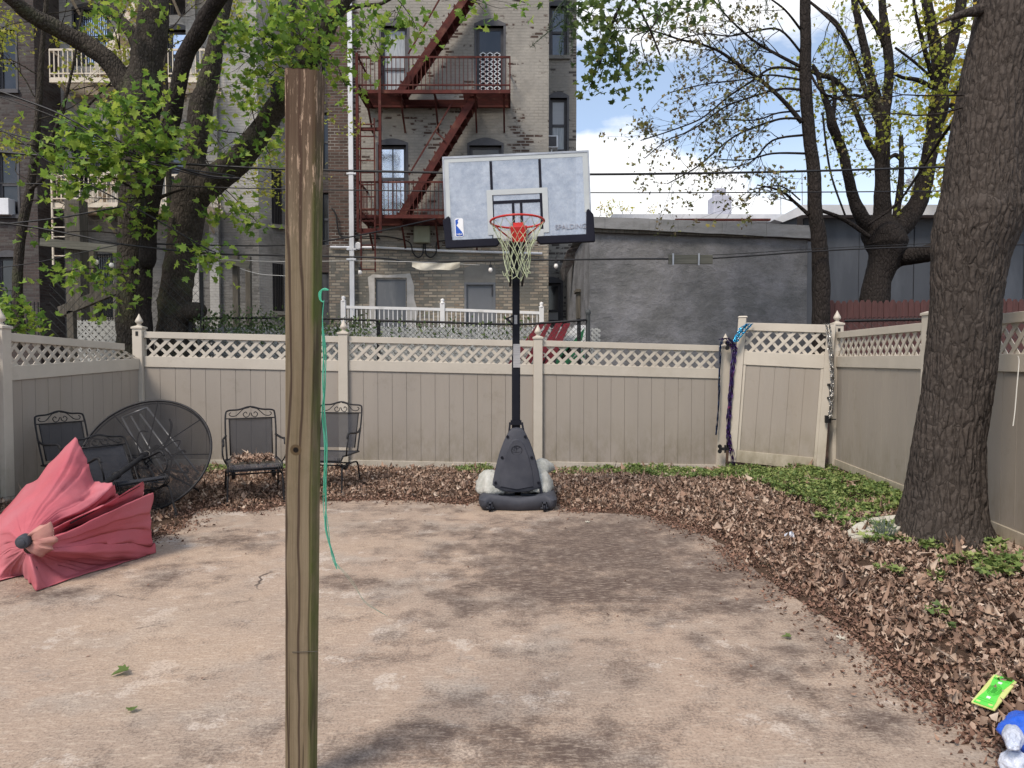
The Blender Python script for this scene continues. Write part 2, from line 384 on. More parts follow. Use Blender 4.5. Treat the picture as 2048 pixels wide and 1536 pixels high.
mat('wrap_blue', (.015, .09, .55), (.02, .12, .65), 6, .2, .5, 25, spec=.7); mat('lattice_paint', (.42, .43, .42), (.33, .34, .33), 5, .7)
mat('chimney_paint', (.42, .43, .50), (.36, .37, .43), 3, .8)
mat('wrap_clear', (.62, .66, .75), (.45, .50, .62), 12, .15, .8, 30, spec=.8)
mat('paint_red', (.22, .018, .03), (.16, .015, .025), 8, .7); mat('paint_green', (.015, .17, .065), (.01, .13, .05), 8, .7)
mat('stone_white', (.55, .53, .46), (.40, .37, .30), 6, .85, .5, 40)
mat('sticker', (.42, .42, .42), (.28, .28, .30), 60, .5, stretch=(.2, 1, 4))
mat('logo_blue', (.01, .08, .42), None, rough=.4); mat('logo_white', (.75, .77, .8), None, rough=.4); mat('logo_red', (.45, .02, .03), None, rough=.4); mat('letter_gray', (.30, .31, .36), None, rough=.4)
mat('frost_white', (.52, .56, .57), (.45, .49, .51), 4, .4, alpha=.9)
leafmat('leaf_green', [(.07, .14, .03), (.14, .26, .045), (.24, .37, .06), (.38, .48, .08), (.18, .30, .06)], .5)
leafmat('leaf_dark', [(.05, .09, .03), (.09, .15, .04), (.14, .20, .06), (.20, .25, .06)], .35)
leafmat('leaf_yellow', [(.26, .30, .04), (.38, .40, .07), (.30, .36, .05), (.50, .42, .08)], .45)
leafmat('leaf_young', [(.10, .11, .05), (.15, .17, .07), (.26, .27, .10), (.12, .10, .06), (.20, .15, .08), (.30, .26, .06)], .3)
leafmat('leaf_gold', [(.45, .42, .03), (.55, .36, .04), (.40, .48, .05), (.62, .46, .06)], .5)
leafmat('leaf_dry', [(.19, .115, .082), (.36, .24, .175), (.11, .068, .048), (.46, .34, .26), (.25, .16, .118), (.58, .47, .38)], .08, .8)
leafmat('leaf_crumb', [(.13, .07, .05), (.24, .14, .10), (.08, .045, .035), (.34, .22, .16)], 0, .9)
leafmat('ground_green', [(.09, .14, .045), (.13, .20, .055), (.20, .27, .08), (.30, .34, .12), (.10, .17, .05)], .25)
leafmat('ivy', [(.05, .09, .03), (.09, .14, .05), (.20, .24, .12)], .3)
leafmat('needle', [(.02, .045, .02), (.04, .07, .03)], .2)
brickmat('brick_main', (.06, .042, .036), (.125, .08, .065), (.13, .12, .108), (.37, .35, .315), (.27, .258, .235), cover=.80, x_clear=(-3.95, -3.55), coverscale=1.1, fine=7, dirt=(.20, .192, .175))
brickmat('brick_porch', (.36, .32, .26), (.22, .17, .13), (.55, .51, .44), (.21, .20, .175), (.17, .165, .145), cover=.42, coverscale=1.0, fine=9, dirt=(.26, .25, .22))
brickmat('brick_side', (.065, .06, .058), (.10, .085, .075), (.17, .16, .15), (.30, .285, .26), (.24, .23, .21), cover=.66, coverscale=.9)
brickmat('brick_gray', (.10, .098, .094), (.15, .145, .138), (.19, .185, .175), (.23, .225, .215), (.15, .147, .14), cover=.8, coverscale=.5, fine=4, dirt=(.10, .10, .105))
brickmat('brick_dark', (.055, .045, .045), (.085, .065, .06), (.12, .105, .10), (.11, .10, .095), (.08, .075, .075), cover=.45)
brickmat('stucco_light', (.22, .215, .21), (.28, .27, .26), (.3, .29, .28), (.50, .49, .47), (.33, .325, .31), cover=1.2, coverscale=.5, fine=4, dirt=(.17, .168, .16))  # paler upper render; its sunlit brightness is partly put into this colour
def nodes(m):
    ns = m.node_tree.nodes; ln = m.node_tree.links.new
    def n(t, ins=None, **k):
        x = ns.new(t)
        for a, b in k.items(): setattr(x, a, b)
        for a, b in (ins or {}).items():
            if isinstance(b, bpy.types.NodeSocket): ln(b, x.inputs[a])
            else: x.inputs[a].default_value = b
        return x
    return ns, ln, n
def newmat(name, rough=.8, spec=.3):
    m = bpy.data.materials.new(name); m.use_nodes = True; M[name] = m
    b = m.node_tree.nodes['Principled BSDF']; b.inputs['Roughness'].default_value = rough; b.inputs['Specular IOR Level'].default_value = spec
    return m, b
def mixc(n, f, a, b):
    x = n('ShaderNodeMix', {0: f}, data_type='RGBA')
    for i, q in ((6, a), (7, b)):
        if isinstance(q, tuple): x.inputs[i].default_value = (*q, 1)
        else: x.id_data.links.new(q, x.inputs[i])
    return x.outputs[2]
# concrete of the patio
m, b = newmat('patio_concrete', .88, .25); ns, ln, n = nodes(m)
co = n('ShaderNodeTexCoord').outputs['Object']
broom = n('ShaderNodeMapping', {0: co, 'Scale': (2.2, 7.5, 1)}).outputs[0]
def nz_(v, s, d=6, r=.6): return n('ShaderNodeTexNoise', {'Vector': v, 'Scale': s, 'Detail': d, 'Roughness': r}).outputs[0]
def mr_(v, a, c, lo=0.0, hi=1.0): return n('ShaderNodeMapRange', {'Value': v, 1: a, 2: c, 3: lo, 4: hi}).outputs[0]
at_ = n('ShaderNodeAttribute', attribute_name='stain_shade').outputs['Fac']
big = nz_(co, .9, 8, .65); mid = nz_(co, 4.5, 8, .7); fine = nz_(co, 80, 5, .7); st = nz_(broom, 7, 8, .7)
base = mixc(n, mr_(big, .35, .65), (.405, .305, .235), (.325, .26, .21))
base = mixc(n, mr_(nz_(co, 2.2, 6, .6), .52, .72), base, (.36, .32, .28))
base = mixc(n, mr_(nz_(co, 2.6, 9, .72), .57, .61, 0, .75), base, (.52, .45, .39))
base = mixc(n, mr_(nz_(co, 1.7, 9, .75), .40, .36, 0, .6), base, (.27, .235, .21))
base = mixc(n, mr_(nz_(co, .7, 3), .5, .62, 0, .55), base, (.46, .345, .255))
sumst = n('ShaderNodeMath', {0: at_, 1: mr_(mid, .3, .7, -.55, .5)}, operation='ADD').outputs[0]
sumst = n('ShaderNodeMath', {0: sumst, 1: mr_(st, .3, .7, -.30, .30)}, operation='ADD').outputs[0]
sumst = n('ShaderNodeMath', {0: sumst, 1: mr_(fine, .25, .75, -.32, .32)}, operation='ADD').outputs[0]
base = mixc(n, mr_(sumst, .12, .72, 0, .92), base, (.074, .050, .043))
base = mixc(n, mr_(fine, .46, .68, 0, .72), base, (.16, .12, .095))
base = mixc(n, mr_(st, .50, .72, 0, .65), base, (.62, .52, .42))
vor = n('ShaderNodeTexVoronoi', {'Vector': n('ShaderNodeVectorMath', {0: co, 1: n('ShaderNodeVectorMath', {0: n('ShaderNodeTexNoise', {'Vector': co, 'Scale': 3.0, 'Detail': 6}).outputs['Color'], 1: (.35, .35, 0)}, operation='MULTIPLY').outputs[0]}, operation='ADD').outputs[0], 'Scale': .35}, feature='DISTANCE_TO_EDGE').outputs['Distance']
crack = n('ShaderNodeMath', {0: mr_(vor, .0022, .0008), 1: mr_(nz_(co, .8, 3), .56, .60)}, operation='MULTIPLY').outputs[0]
base = mixc(n, crack, base, (.09, .07, .06))
ln(base, b.inputs['Base Color'])
h = n('ShaderNodeMath', {0: mr_(st, .2, .8), 1: mr_(fine, .2, .8)}, operation='ADD').outputs[0]
h = n('ShaderNodeMath', {0: h, 1: crack}, operation='SUBTRACT').outputs[0]
ln(n('ShaderNodeBump', {'Height': h, 'Strength': .5, 'Distance': .005}).outputs[0], b.inputs['Normal'])
# bare soil
m, b = newmat('soil', .95, .1); ns, ln, n = nodes(m); co = n('ShaderNodeTexCoord').outputs['Object']
c = mixc(n, mr_(nz_(co, 30, 6, .7), .3, .7), (.055, .035, .025), (.13, .085, .06)); ln(c, b.inputs['Base Color'])
ln(n('ShaderNodeBump', {'Height': nz_(co, 60, 6, .7), 'Strength': 1.0, 'Distance': .02}).outputs[0], b.inputs['Normal'])
# rough garage render
m, b = newmat('dark_stucco', .9, .2); ns, ln, n = nodes(m); co = n('ShaderNodeTexCoord').outputs['Object']
lay = n('ShaderNodeMapping', {0: co, 'Scale': (1, 1, 1.25)}).outputs[0]
c = mixc(n, mr_(nz_(co, 1.1, 8, .65), .35, .65), (.185, .185, .188), (.12, .122, .126))
c = mixc(n, mr_(nz_(lay, 1.5, 9, .7), .45, .70), c, (.25, .25, .27))
c = mixc(n, mr_(nz_(lay, 2.6, 9, .75), .5, .72, 0, .75), c, (.095, .097, .10))
ln(c, b.inputs['Base Color'])
ln(n('ShaderNodeBump', {'Height': nz_(lay, 3, 10, .7), 'Strength': 1.0, 'Distance': .05}).outputs[0], b.inputs['Normal'])
# bark
def barkmat(name, a, c2, c3, vs_=(9, 9, 1.6), moss=None):
    m, b = newmat(name, .92, .15); ns, ln, n = nodes(m); co = n('ShaderNodeTexCoord').outputs['Object']
    q = n('ShaderNodeMapping', {0: co, 'Scale': vs_}).outputs[0]
    q = n('ShaderNodeVectorMath', {0: q, 1: n('ShaderNodeVectorMath', {0: n('ShaderNodeTexNoise', {'Vector': co, 'Scale': 6.0, 'Detail': 5}).outputs['Color'], 1: (.5, .5, .5)}, operation='MULTIPLY').outputs[0]}, operation='ADD').outputs[0]
    v = n('ShaderNodeTexVoronoi', {'Vector': q, 'Scale': 2.6, 'Randomness': 1.0}, feature='DISTANCE_TO_EDGE').outputs['Distance']
    nn = nz_local(n, co, 30)
    c = mixc(n, n('ShaderNodeMapRange', {'Value': nz_local(n, co, 3), 1: .35, 2: .65}).outputs[0], a, c2)
    c = mixc(n, n('ShaderNodeMapRange', {'Value': nn, 1: .45, 2: .75, 4: .6}).outputs[0], c, c3)
    c = mixc(n, n('ShaderNodeMapRange', {'Value': v, 1: .07, 2: 0.0, 4: .6}).outputs[0], c, tuple(x * .25 for x in a))
    if moss: c = mixc(n, n('ShaderNodeMapRange', {'Value': nz_local(n, co, 2.2), 1: .52, 2: .7, 4: .7}).outputs[0], c, moss)
    ln(c, b.inputs['Base Color'])
    hh = n('ShaderNodeMath', {0: n('ShaderNodeMapRange', {'Value': v, 1: 0, 2: .25}).outputs[0], 1: n('ShaderNodeMath', {0: nn, 1: .6}, operation='MULTIPLY').outputs[0]}, operation='ADD').outputs[0]
    ln(n('ShaderNodeBump', {'Height': hh, 'Strength': .8, 'Distance': .014}).outputs[0], b.inputs['Normal'])
def nz_local(n, v, s): return n('ShaderNodeTexNoise', {'Vector': v, 'Scale': s, 'Detail': 8, 'Roughness': .65}).outputs[0]
barkmat('bark_brown', (.068, .056, .049), (.043, .036, .032), (.12, .102, .09), (10, 10, 2.6))
barkmat('bark_gray', (.058, .049, .041), (.036, .031, .027), (.12, .105, .09), (9, 9, 3.6), moss=(.075, .085, .045))
barkmat('bark_dark', (.032, .026, .024), (.020, .017, .016), (.055, .048, .042), (9, 9, 3.4))
# pressure treated post: long grain lines, knots, weathered pale flakes on top, green side
m, b = newmat('post_wood', .85, .2); ns, ln, n = nodes(m); co = n('ShaderNodeTexCoord').outputs['Object']
g1 = n('ShaderNodeMapping', {0: co, 'Scale': (11, 11, .55)}).outputs[0]; g2 = n('ShaderNodeMapping', {0: co, 'Scale': (60, 60, 1.1)}).outputs[0]
g3 = n('ShaderNodeMapping', {0: co, 'Scale': (3.2, 3.2, .45)}).outputs[0]
s3_ = n('ShaderNodeSeparateXYZ', {0: co})
c = mixc(n, mr_(nz_(g1, 2, 6), .3, .7), (.185, .145, .092), (.245, .20, .14))
c = mixc(n, mr_(nz_(g2, 1.5, 5, .7), .42, .72, 0, .75), c, (.11, .082, .05))
c = mixc(n, mr_(nz_(n('ShaderNodeMapping', {0: co, 'Scale': (95, 95, 1.6)}).outputs[0], 1.0, 3, .6), .66, .71, 0, .9), c, (.03, .022, .016))
c = mixc(n, mr_(nz_(co, 7, 8, .8), .5, .75, 0, .5), c, (.10, .09, .05))
wv = n('ShaderNodeTexWave', {'Vector': g3, 'Scale': 2.6, 'Distortion': 7.0, 'Detail': 3.0, 'Detail Scale': .8}, wave_type='BANDS', bands_direction='X').outputs['Fac']
c = mixc(n, mr_(wv, .18, .02, 0, .85), c, (.045, .028, .022))
c = mixc(n, n('ShaderNodeMath', {0: mr_(s3_.outputs[0], .028, .040), 1: mr_(nz_(co, 5, 6), .30, .62)}, operation='MULTIPLY').outputs[0], c, (.085, .105, .03))
c = mixc(n, n('ShaderNodeMath', {0: mr_(s3_.outputs[2], .62, .35), 1: mr_(nz_(n('ShaderNodeMapping', {0: co, 'Scale': (1, 1, .4)}).outputs[0], 14, 4), .55, .68, 0, .45)}, operation='MULTIPLY').outputs[0], c, (.07, .09, .02))
top = mr_(s3_.outputs[2], 1.85, 2.2)
c = mixc(n, n('ShaderNodeMath', {0: top, 1: .75}, operation='MULTIPLY').outputs[0], c, (.085, .05, .036))
fl = n('ShaderNodeMath', {0: mr_(s3_.outputs[2], 1.78, 2.12, 0, .95), 1: mr_(nz_(n('ShaderNodeMapping', {0: co, 'Scale': (50, 50, 5)}).outputs[0], 1.5, 7, .75), .545, .60)}, operation='MULTIPLY').outputs[0]
c = mixc(n, fl, c, (.50, .37, .27))
kp = n('ShaderNodeVectorMath', {0: co, 1: (-.010, 0, 1.255)}, operation='SUBTRACT').outputs[0]
kd = n('ShaderNodeVectorMath', {0: n('ShaderNodeMapping', {0: kp, 'Scale': (1, 0, 1)}).outputs[0]}, operation='LENGTH').outputs['Value']
c = mixc(n, mr_(kd, .019, .016), c, (.10, .07, .04)); c = mixc(n, mr_(kd, .010, .007), c, (.008, .006, .005))
c = mixc(n, mr_(s3_.outputs[1], .05, .07, 0, 0), c, (.1, .1, .1))
ln(c, b.inputs['Base Color'])
ln(n('ShaderNodeBump', {'Height': nz_(g2, 1.5, 6, .7), 'Strength': .8, 'Distance': .004}).outputs[0], b.inputs['Normal'])
# scratched frosted acrylic of the backboard
m, b = newmat('acrylic', .12, .9); ns, ln, n = nodes(m); co = n('ShaderNodeTexCoord').outputs['Object']
sw = nz_(n('ShaderNodeMapping', {0: co, 'Scale': (1, 1, 1)}).outputs[0], 9, 9, .8)
c = mixc(n, mr_(sw, .3, .7), (.30, .36, .46), (.50, .56, .64)); ln(c, b.inputs['Base Color'])
ln(mr_(nz_(co, 20, 8, .8), .3, .7, .08, .4), b.inputs['Roughness'])
tr = n('ShaderNodeBsdfTransparent', {0: (.9, .93, 1, 1)}); ms = n('ShaderNodeMixShader', {0: mr_(sw, .3, .7, .62, .9), 1: tr.outputs[0], 2: b.outputs[0]}); ln(ms.outputs[0], ns['Material Output'].inputs[0])

# mud splash and algae on the vinyl (stays on it whatever the light)
for nm, col_, z0_, z1_, k_ in (('vinyl_board', (.20, .175, .125), .65, .08, .75), ('vinyl_rail', (.24, .22, .15), .7, .0, .5), ('vinyl_dirty', (.17, .15, .10), .16, .0, .8)):
    m = M[nm]; ns, ln, n = nodes(m); b = ns['Principled BSDF']; src = b.inputs['Base Color'].links[0].from_socket
    co = n('ShaderNodeTexCoord').outputs['Object']; s_z = n('ShaderNodeSeparateXYZ', {0: co}).outputs[2]
    f_ = n('ShaderNodeMath', {0: mr_(s_z, z0_, z1_), 1: mr_(nz_(n('ShaderNodeMapping', {0: co, 'Scale': (1, 1, .45)}).outputs[0], 5, 8, .75), .40, .66, 0, k_)}, operation='MULTIPLY').outputs[0]
    c = mixc(n, f_, src, col_); c = mixc(n, mr_(nz_(co, 2.3, 9, .8), .56, .74, 0, .35), c, tuple(v * .8 for v in col_)); ln(c, b.inputs['Base Color'])
# ---------------------------------------------------------------- ground
EDGE = [(-700, 1075), (-200, 1075), (200, 1075), (305, 1078), (365, 1050), (400, 1018), (454, 1020), (510, 1024), (571, 1010), (650, 1003), (750, 999), (850, 1002), (930, 1010), (960, 1000), (1110, 1000), (1140, 1022), (1290, 1030), (1400, 1062), (1480, 1108), (1520, 1150), (1600, 1200), (1700, 1268), (1780, 1338), (1850, 1395), (1920, 1432), (1990, 1480), (2060, 1540), (2400, 1800), (3500, 2900)]
EW = np.array([G(x, y)[:2] for x, y in EDGE])
ex = np.array([e[0] for e in EDGE]); ey = np.array([e[1] for e in EDGE])
def edge_dist(X, Y):                 # + inside the leaf litter, - on the open concrete (metres)
    P = np.stack([X, Y], -1)
    D = np.full(X.shape, 1e9)
    for a, b_ in zip(EW[:-1], EW[1:]):
        ab = b_ - a; t = np.clip(((P - a) @ ab) / (ab @ ab), 0, 1); D = np.minimum(D, np.linalg.norm(P - (a + t[..., None] * ab), axis=-1))
    px, py = proj(np.stack([X.ravel(), np.maximum(Y.ravel(), .3), 0 * X.ravel()], -1)); inside = (py < np.interp(px, ex, ey)).reshape(X.shape)
    inside |= (Y > 7.6)
    return np.where(inside, D, -D)
def sst(a, b_, x): t = np.clip((x - a) / (b_ - a), 0, 1); return t * t * (3 - 2 * t)
def gfall(X, Y): return -.019 * np.clip(X + 5, 0, 8.2) * sst(7.6, 9.6, Y) * sst(4.6, 3.4, X)
def vnoise(X, Y, s, seed=0):
    return np.array([mn.noise((float(x) * s + seed, float(y) * s, seed * .7)) for x, y in zip(X.ravel(), Y.ravel())]).reshape(X.shape)
def gz(X, Y, nz=True):
    X = np.asarray(X, float); Y = np.asarray(Y, float); d = edge_dist(X, Y)
    z = -.04 + sst(-.25, .05, d) * .045 + sst(.0, .8, d) * .055
    z = np.where(Y > 7.6, z * 1, z) + gfall(X, Y)
    if nz: z = z + vnoise(X, Y, 2.2) * .02 * sst(0, .5, d)
    rx_ = 4.44 - .094 * (9.72 - Y); nearf = np.maximum(sst(9.0, 9.55, Y - .093 * (X + 5)), sst(.6, .15, rx_ - X))
    z = z - nearf * (sst(0, .8, d) * .055 + sst(-.25, .05, d) * .045 + .0)
    z = np.where(Y > 11, np.minimum(z, -.05), z)
    return z
xs = np.concatenate([[-260, -90, -40, -20, -12, -8, -6.2], np.arange(-5.2, 5.6, .09), [6, 8, 12, 20, 40, 90, 260]])
ys = np.concatenate([[-200, -60, -20, -6, -1, .6], np.arange(1.2, 10.9, .09), [11.2, 12, 14, 18, 26, 50, 120, 400]])
XX, YY = np.meshgrid(xs, ys); ZZ = gz(XX, YY)
V = np.stack([XX.ravel(), YY.ravel(), ZZ.ravel()], -1); nx, ny = len(xs), len(ys)
I = (np.arange(ny - 1)[:, None] * nx + np.arange(nx - 1)[None]).ravel()
Fc = np.stack([I, I + 1, I + 1 + nx, I + nx], -1)
setp(add_obj('ground', fast_mesh('ground', V, Fc, 'soil', True)), kind='structure')
# patio slab as a fine sheet carrying its mildew stains, with soft dappled shade painted in
xs = np.arange(-5.0, 5.0, .045); ys = np.arange(-2.0, 7.75, .045); XX, YY = np.meshgrid(xs, ys)
px, py = proj(np.stack([XX.ravel(), np.maximum(YY.ravel(), 1.2), 0 * XX.ravel()], -1))
st_ = np.zeros(len(px))
for cx, cy, rx, ry, a in [(1180, 1100, 300, 70, .95), (1130, 1180, 270, 55, .8), (1400, 1160, 220, 65, .7), (1560, 1330, 200, 60, .5), (950, 1230, 200, 40, .4), (1200, 1330, 260, 60, .28), (1050, 1420, 260, 50, .25), (1700, 1400, 160, 60, .35), (1030, 1175, 190, 35, .3), (930, 1195, 90, 26, .5), (1250, 1060, 230, 40, .6), (1400, 1120, 120, 60, .45), (1300, 1210, 190, 38, .5), (1480, 1200, 170, 50, .45), (1650, 1300, 150, 50, .4), (1560, 1250, 150, 40, .35),
        (860, 1110, 80, 10, .5), (700, 1165, 80, 18, .7), (800, 1060, 140, 20, .45), (470, 1080, 90, 28, .65), (330, 1150, 120, 35, .5), (760, 1015, 200, 14, .45), (1170, 1285, 60, 9, .5), (830, 1280, 80, 20, .45), (750, 1315, 90, 24, .45), (1050, 1500, 280, 60, .8), (1200, 1450, 120, 30, .4),
        (820, 1450, 60, 12, .7), (760, 1490, 120, 40, .6), (200, 1270, 70, 12, .3), (540, 1440, 60, 30, .4), (1400, 1275, 50, 14, .5), (1600, 1400, 190, 45, .3), (1750, 1440, 120, 40, .45), (90, 1185, 200, 30, .5), (430, 1500, 150, 30, .35), (1650, 1500, 250, 40, .3), (960, 1405, 110, 30, .22), (150, 1520, 200, 30, .25)]:
    st_ = np.maximum(st_, a * np.exp(-(((px - cx) / rx) ** 2 + ((py - cy) / ry) ** 2) * .9) + .35 * st_)
V = np.stack([XX.ravel(), YY.ravel(), 0 * XX.ravel()], -1); nx, ny = len(xs), len(ys)
I = (np.arange(ny - 1)[:, None] * nx + np.arange(nx - 1)[None]).ravel(); Fc = np.stack([I, I + 1, I + 1 + nx, I + nx], -1)
me = fast_mesh('patio', V, Fc, 'patio_concrete', True)
at = me.attributes.new('stain_shade', 'FLOAT', 'POINT'); at.data.foreach_set('value', np.clip(st_, 0, 1.2).astype(np.float32))
setp(add_obj('patio', me), kind='structure')
b_ = MB().box(-4.99, -1.99, -.14, 4.94, 7.69, -.012)
setp(b_.build('patio_base', 'patio_concrete'), kind='structure')

# leaf litter
def pts_litter(n, f):
    out = []
    while sum(len(o) for o in out) < n:
        X = nr.uniform(-5.0, 5.2, 40000); Y = nr.uniform(1.6, 10.1, 40000); d = edge_dist(X, Y) + .13 * vnoise(X, Y, 2.6, 8); d = np.where(vnoise(X, Y, 3.1, 4) + .8 * vnoise(X, Y, 9, 2) < -.50 + nr.normal(0, .12, 40000), -9, d)
        px, py = proj(np.stack([X, Y, 0 * X], -1)); k = (px > -120) & (px < 2170) & (py < 1640) & f(X, Y, d, px, py) & (nr.uniform(0, 1, 40000) < np.clip(1.2 - Y / 14, .3, 1))
        k &= ~((X > 4.42) & (Y > 9.7)); out.append(np.stack([X[k], Y[k]], -1))
    return np.concatenate(out)[:n]
fx_, fz_ = None, None
P2 = pts_litter(44000, lambda X, Y, d, px, py: (d > .02 + nr.exponential(.07, len(d))))
X, Y = P2.T; Z = gz(X, Y, True) + nr.uniform(0, .045, len(X))
pos = np.stack([X, Y, Z], -1); sc_ = np.clip(nr.lognormal(-3.2, .36, len(X)), .018, .082) * np.clip(.85 + .15 * nr.normal(size=len(X)), .5, 1.2)
k = len(X) // 2
setp(add_obj('leaf_litter', scatter('leaf_litter', SMALL, pos[:k], rots(k, .5), sc_[:k], 'leaf_dry', curl=1.1)), 'brown dry leaves heaped along the fence and the patio edge', 'dead leaves', kind='stuff')
setp(add_obj('leaf_litter', scatter('leaf_litter', OVAL, pos[k:], rots(len(X) - k, .6), sc_[k:] * np.array(nr.uniform(.5, 1, len(X) - k)), 'leaf_dry', curl=1.3)), 'curled leaf fragments mixed through the dead leaves by the fence', 'dead leaves', kind='stuff')
P2 = pts_litter(40000, lambda X, Y, d, px, py: (d > -.03 - nr.exponential(.06, len(d))) & (d < .12 + nr.exponential(.5, len(d))))
X, Y = P2.T; pos = np.stack([X, Y, np.maximum(gz(X, Y, False), .002) + nr.uniform(0, .012, len(X))], -1)
setp(add_obj('leaf_crumbs', scatter('leaf_crumbs', OVAL, pos, rots(len(X), .35), nr.uniform(.008, .03, len(X)), 'leaf_crumb', curl=.8)), 'brown leaf crumbs thinning out onto the concrete edge', 'leaf crumbs', kind='stuff')
# scattered debris on the slab
X = nr.uniform(-4.5, 4, 900); Y = nr.uniform(1.9, 7.2, 900) ** 1; kk = edge_dist(X, Y) < -.05; X, Y = X[kk], Y[kk]
near = nr.uniform(0, 1, len(X)) < np.clip(.15 + 1.2 * np.exp(edge_dist(X, Y) * 2.5), 0, 1); X, Y = X[near], Y[near]
setp(add_obj('patio_debris', scatter('patio_debris', OVAL, np.stack([X, Y, 0 * X + .004], -1), rots(len(X), .12), nr.uniform(.006, .028, len(X)), 'leaf_crumb', curl=.5)), 'tiny dark seed and leaf scraps strewn over the open concrete', 'debris', kind='stuff')
# twigs in the litter
tw = MB(); P2 = pts_litter(420, lambda X, Y, d, px, py: d > .05)
for x, y in P2:
    z = float(gz(np.array([x]), np.array([y]), False)[0]) + rng.uniform(.03, .06); a = rng.uniform(0, 6.28); l = rng.uniform(.06, .22); dz = rng.uniform(-.02, .03)
    tw.tube([(x, y, z, .0022), (x + math.cos(a) * l * .5, y + math.sin(a) * l * .5, z + dz + .01, .002), (x + math.cos(a + .3) * l, y + math.sin(a + .3) * l, z + dz, .0012)], n=4)
tw.solo('dead_twigs', 'bark_gray', 'thin dead twigs lying among the brown leaves', 'twigs', kind='stuff', org=(0, 0, 0), fix=False)

# green ground cover
def inpoly(px, py, poly):
    c = np.zeros(len(px), bool); j = len(poly) - 1
    for i in range(len(poly)):
        xi, yi = poly[i]; xj, yj = poly[j]
        c ^= ((yi > py) != (yj > py)) & (px < (xj - xi) * (py - yi) / (yj - yi + 1e-9) + xi); j = i
    return c
def cover(n, polys, hmax, smin, smax, clumpy):
    pts = []
    while sum(len(p) for p in pts) < n:
        X = nr.uniform(-5, 4.9, 40000); Y = nr.uniform(3, 10.4, 40000); px, py = proj(np.stack([X, Y, 0 * X], -1)); k = np.zeros(40000, bool)
        for p in polys: k |= inpoly(px, py, p)
        k &= (vnoise(X[:], Y[:], 5.5, 3) > nr.uniform(-.9, clumpy, 40000)) if clumpy is not None else True
        pts.append(np.stack([X[k], Y[k]], -1))
    P = np.concatenate(pts)[:n]; X, Y = P.T; hh = np.clip(vnoise(X, Y, 4, 9) + .55, .1, 1)
    Z = gz(X, Y, False) + .02 + nr.uniform(.2, 1, n) ** .7 * hmax * hh
    return np.stack([X, Y, Z], -1), nr.uniform(smin, smax, n)
bed = [(1205, 938), (1300, 930), (1430, 932), (1470, 925), (1560, 925), (1655, 930), (1720, 955), (1800, 985), (1842, 1012), (1800, 1030), (1790, 1045), (1720, 1048), (1650, 1040), (1610, 1022), (1560, 1005), (1530, 985), (1490, 972), (1420, 962), (1340, 958), (1290, 950), (1240, 948)]
p, s = cover(19000, [bed], .10, .025, .055, .15)
setp(add_obj('ground_cover', scatter('ground_cover', SMALL, p, rots(len(p), .4), s, 'ground_green', curl=.4)), 'low bright green weeds covering the soil in front of the gate', 'ground cover', kind='stuff')
sm_ = [[(1100, 935), (1150, 932), (1150, 952), (1100, 950)], [(905, 935), (985, 930), (985, 952), (915, 950)], [(405, 932), (455, 930), (455, 952), (408, 955)], [(1150, 938), (1230, 934), (1230, 946), (1150, 950)], [(560, 938), (575, 936), (575, 950), (562, 950)]]
p, s = cover(1500, sm_, .08, .025, .05, None)
setp(add_obj('weeds', scatter('weeds', SMALL, p, rots(len(p), .4), s, 'ground_green', curl=.4)), 'short green weeds growing at the foot of the back fence', 'weeds', kind='stuff')
cl = [[(x - r, y - r * .4), (x + r, y - r * .4), (x + r, y + r * .4), (x - r, y + r * .4)] for x, y, r in [(1760, 1075, 34), (1790, 1095, 30), (1745, 1100, 20), (1880, 1090, 20), (1862, 1112, 24), (1945, 1150, 22), (2010, 1160, 34), (1990, 1175, 36), (1900, 1150, 18), (1790, 1170, 16), (1765, 1160, 14), (1880, 1250, 16), (1990, 1120, 20), (1680, 1050, 24), (1700, 1070, 22), (1640, 1055, 14), (1870, 1180, 18), (1905, 1290, 12), (1950, 1100, 16)]]
p, s = cover(1300, cl, .10, .03, .07, None)
setp(add_obj('weeds', scatter('weeds', SMALL, p, rots(len(p), .35), s, 'ground_green', curl=.3)), 'green seedlings sprouting through dead leaves around the big tree', 'weeds', kind='stuff')

# ---------------------------------------------------------------- vinyl fence
def finial(c, post, s=1.0):
    f = MB().lathe(c, [(.030 * s, 0), (.034 * s, .008), (.022 * s, .018), (.024 * s, .026), (.046 * s, .045), (.050 * s, .062), (.040 * s, .085), (.024 * s, .115), (.012 * s, .14), (.001, .162)], 20)
    f.build('finial', 'vinyl_rail', post, sm=True)
def fence_post(root, p, top, bot=-.25, wdt=.127, fin=True, lean=(0, 0), hole=None):
    b = MB(); h = wdt / 2; x, y = p; lx, ly = lean
    b.hexa([(x - h, y - h, bot), (x + h, y - h, bot), (x + h, y + h, bot), (x - h, y + h, bot), (x - h + lx, y - h + ly, top), (x + h + lx, y - h + ly, top), (x + h + lx, y + h + ly, top), (x - h + lx, y + h + ly, top)])
    x += lx; y += ly
    o = b.build('post', 'vinyl_rail', root, bevel=.004)
    c = MB(); e = h + .012
    c.box(x - e, y - e, top - .005, x + e, y + e, top + .02); c.hexa([(x - e, y - e, top + .02), (x + e, y - e, top + .02), (x + e, y + e, top + .02), (x - e, y + e, top + .02)] + [(x + sx_ * .03, y + sy_ * .03, top + .038) for sx_, sy_ in ((-1, -1), (1, -1), (1, 1), (-1, 1))])
    c.build('post_cap', 'vinyl_rail', o, bevel=.003)
    if fin: finial((x, y, top + .036), o)
    if hole: MB().box(x - hole[0], y - h - .003, top - hole[2], x + hole[0], y - h - .0005, top - hole[1]).build('rail_hole', 'dark_gap', o)
    return o
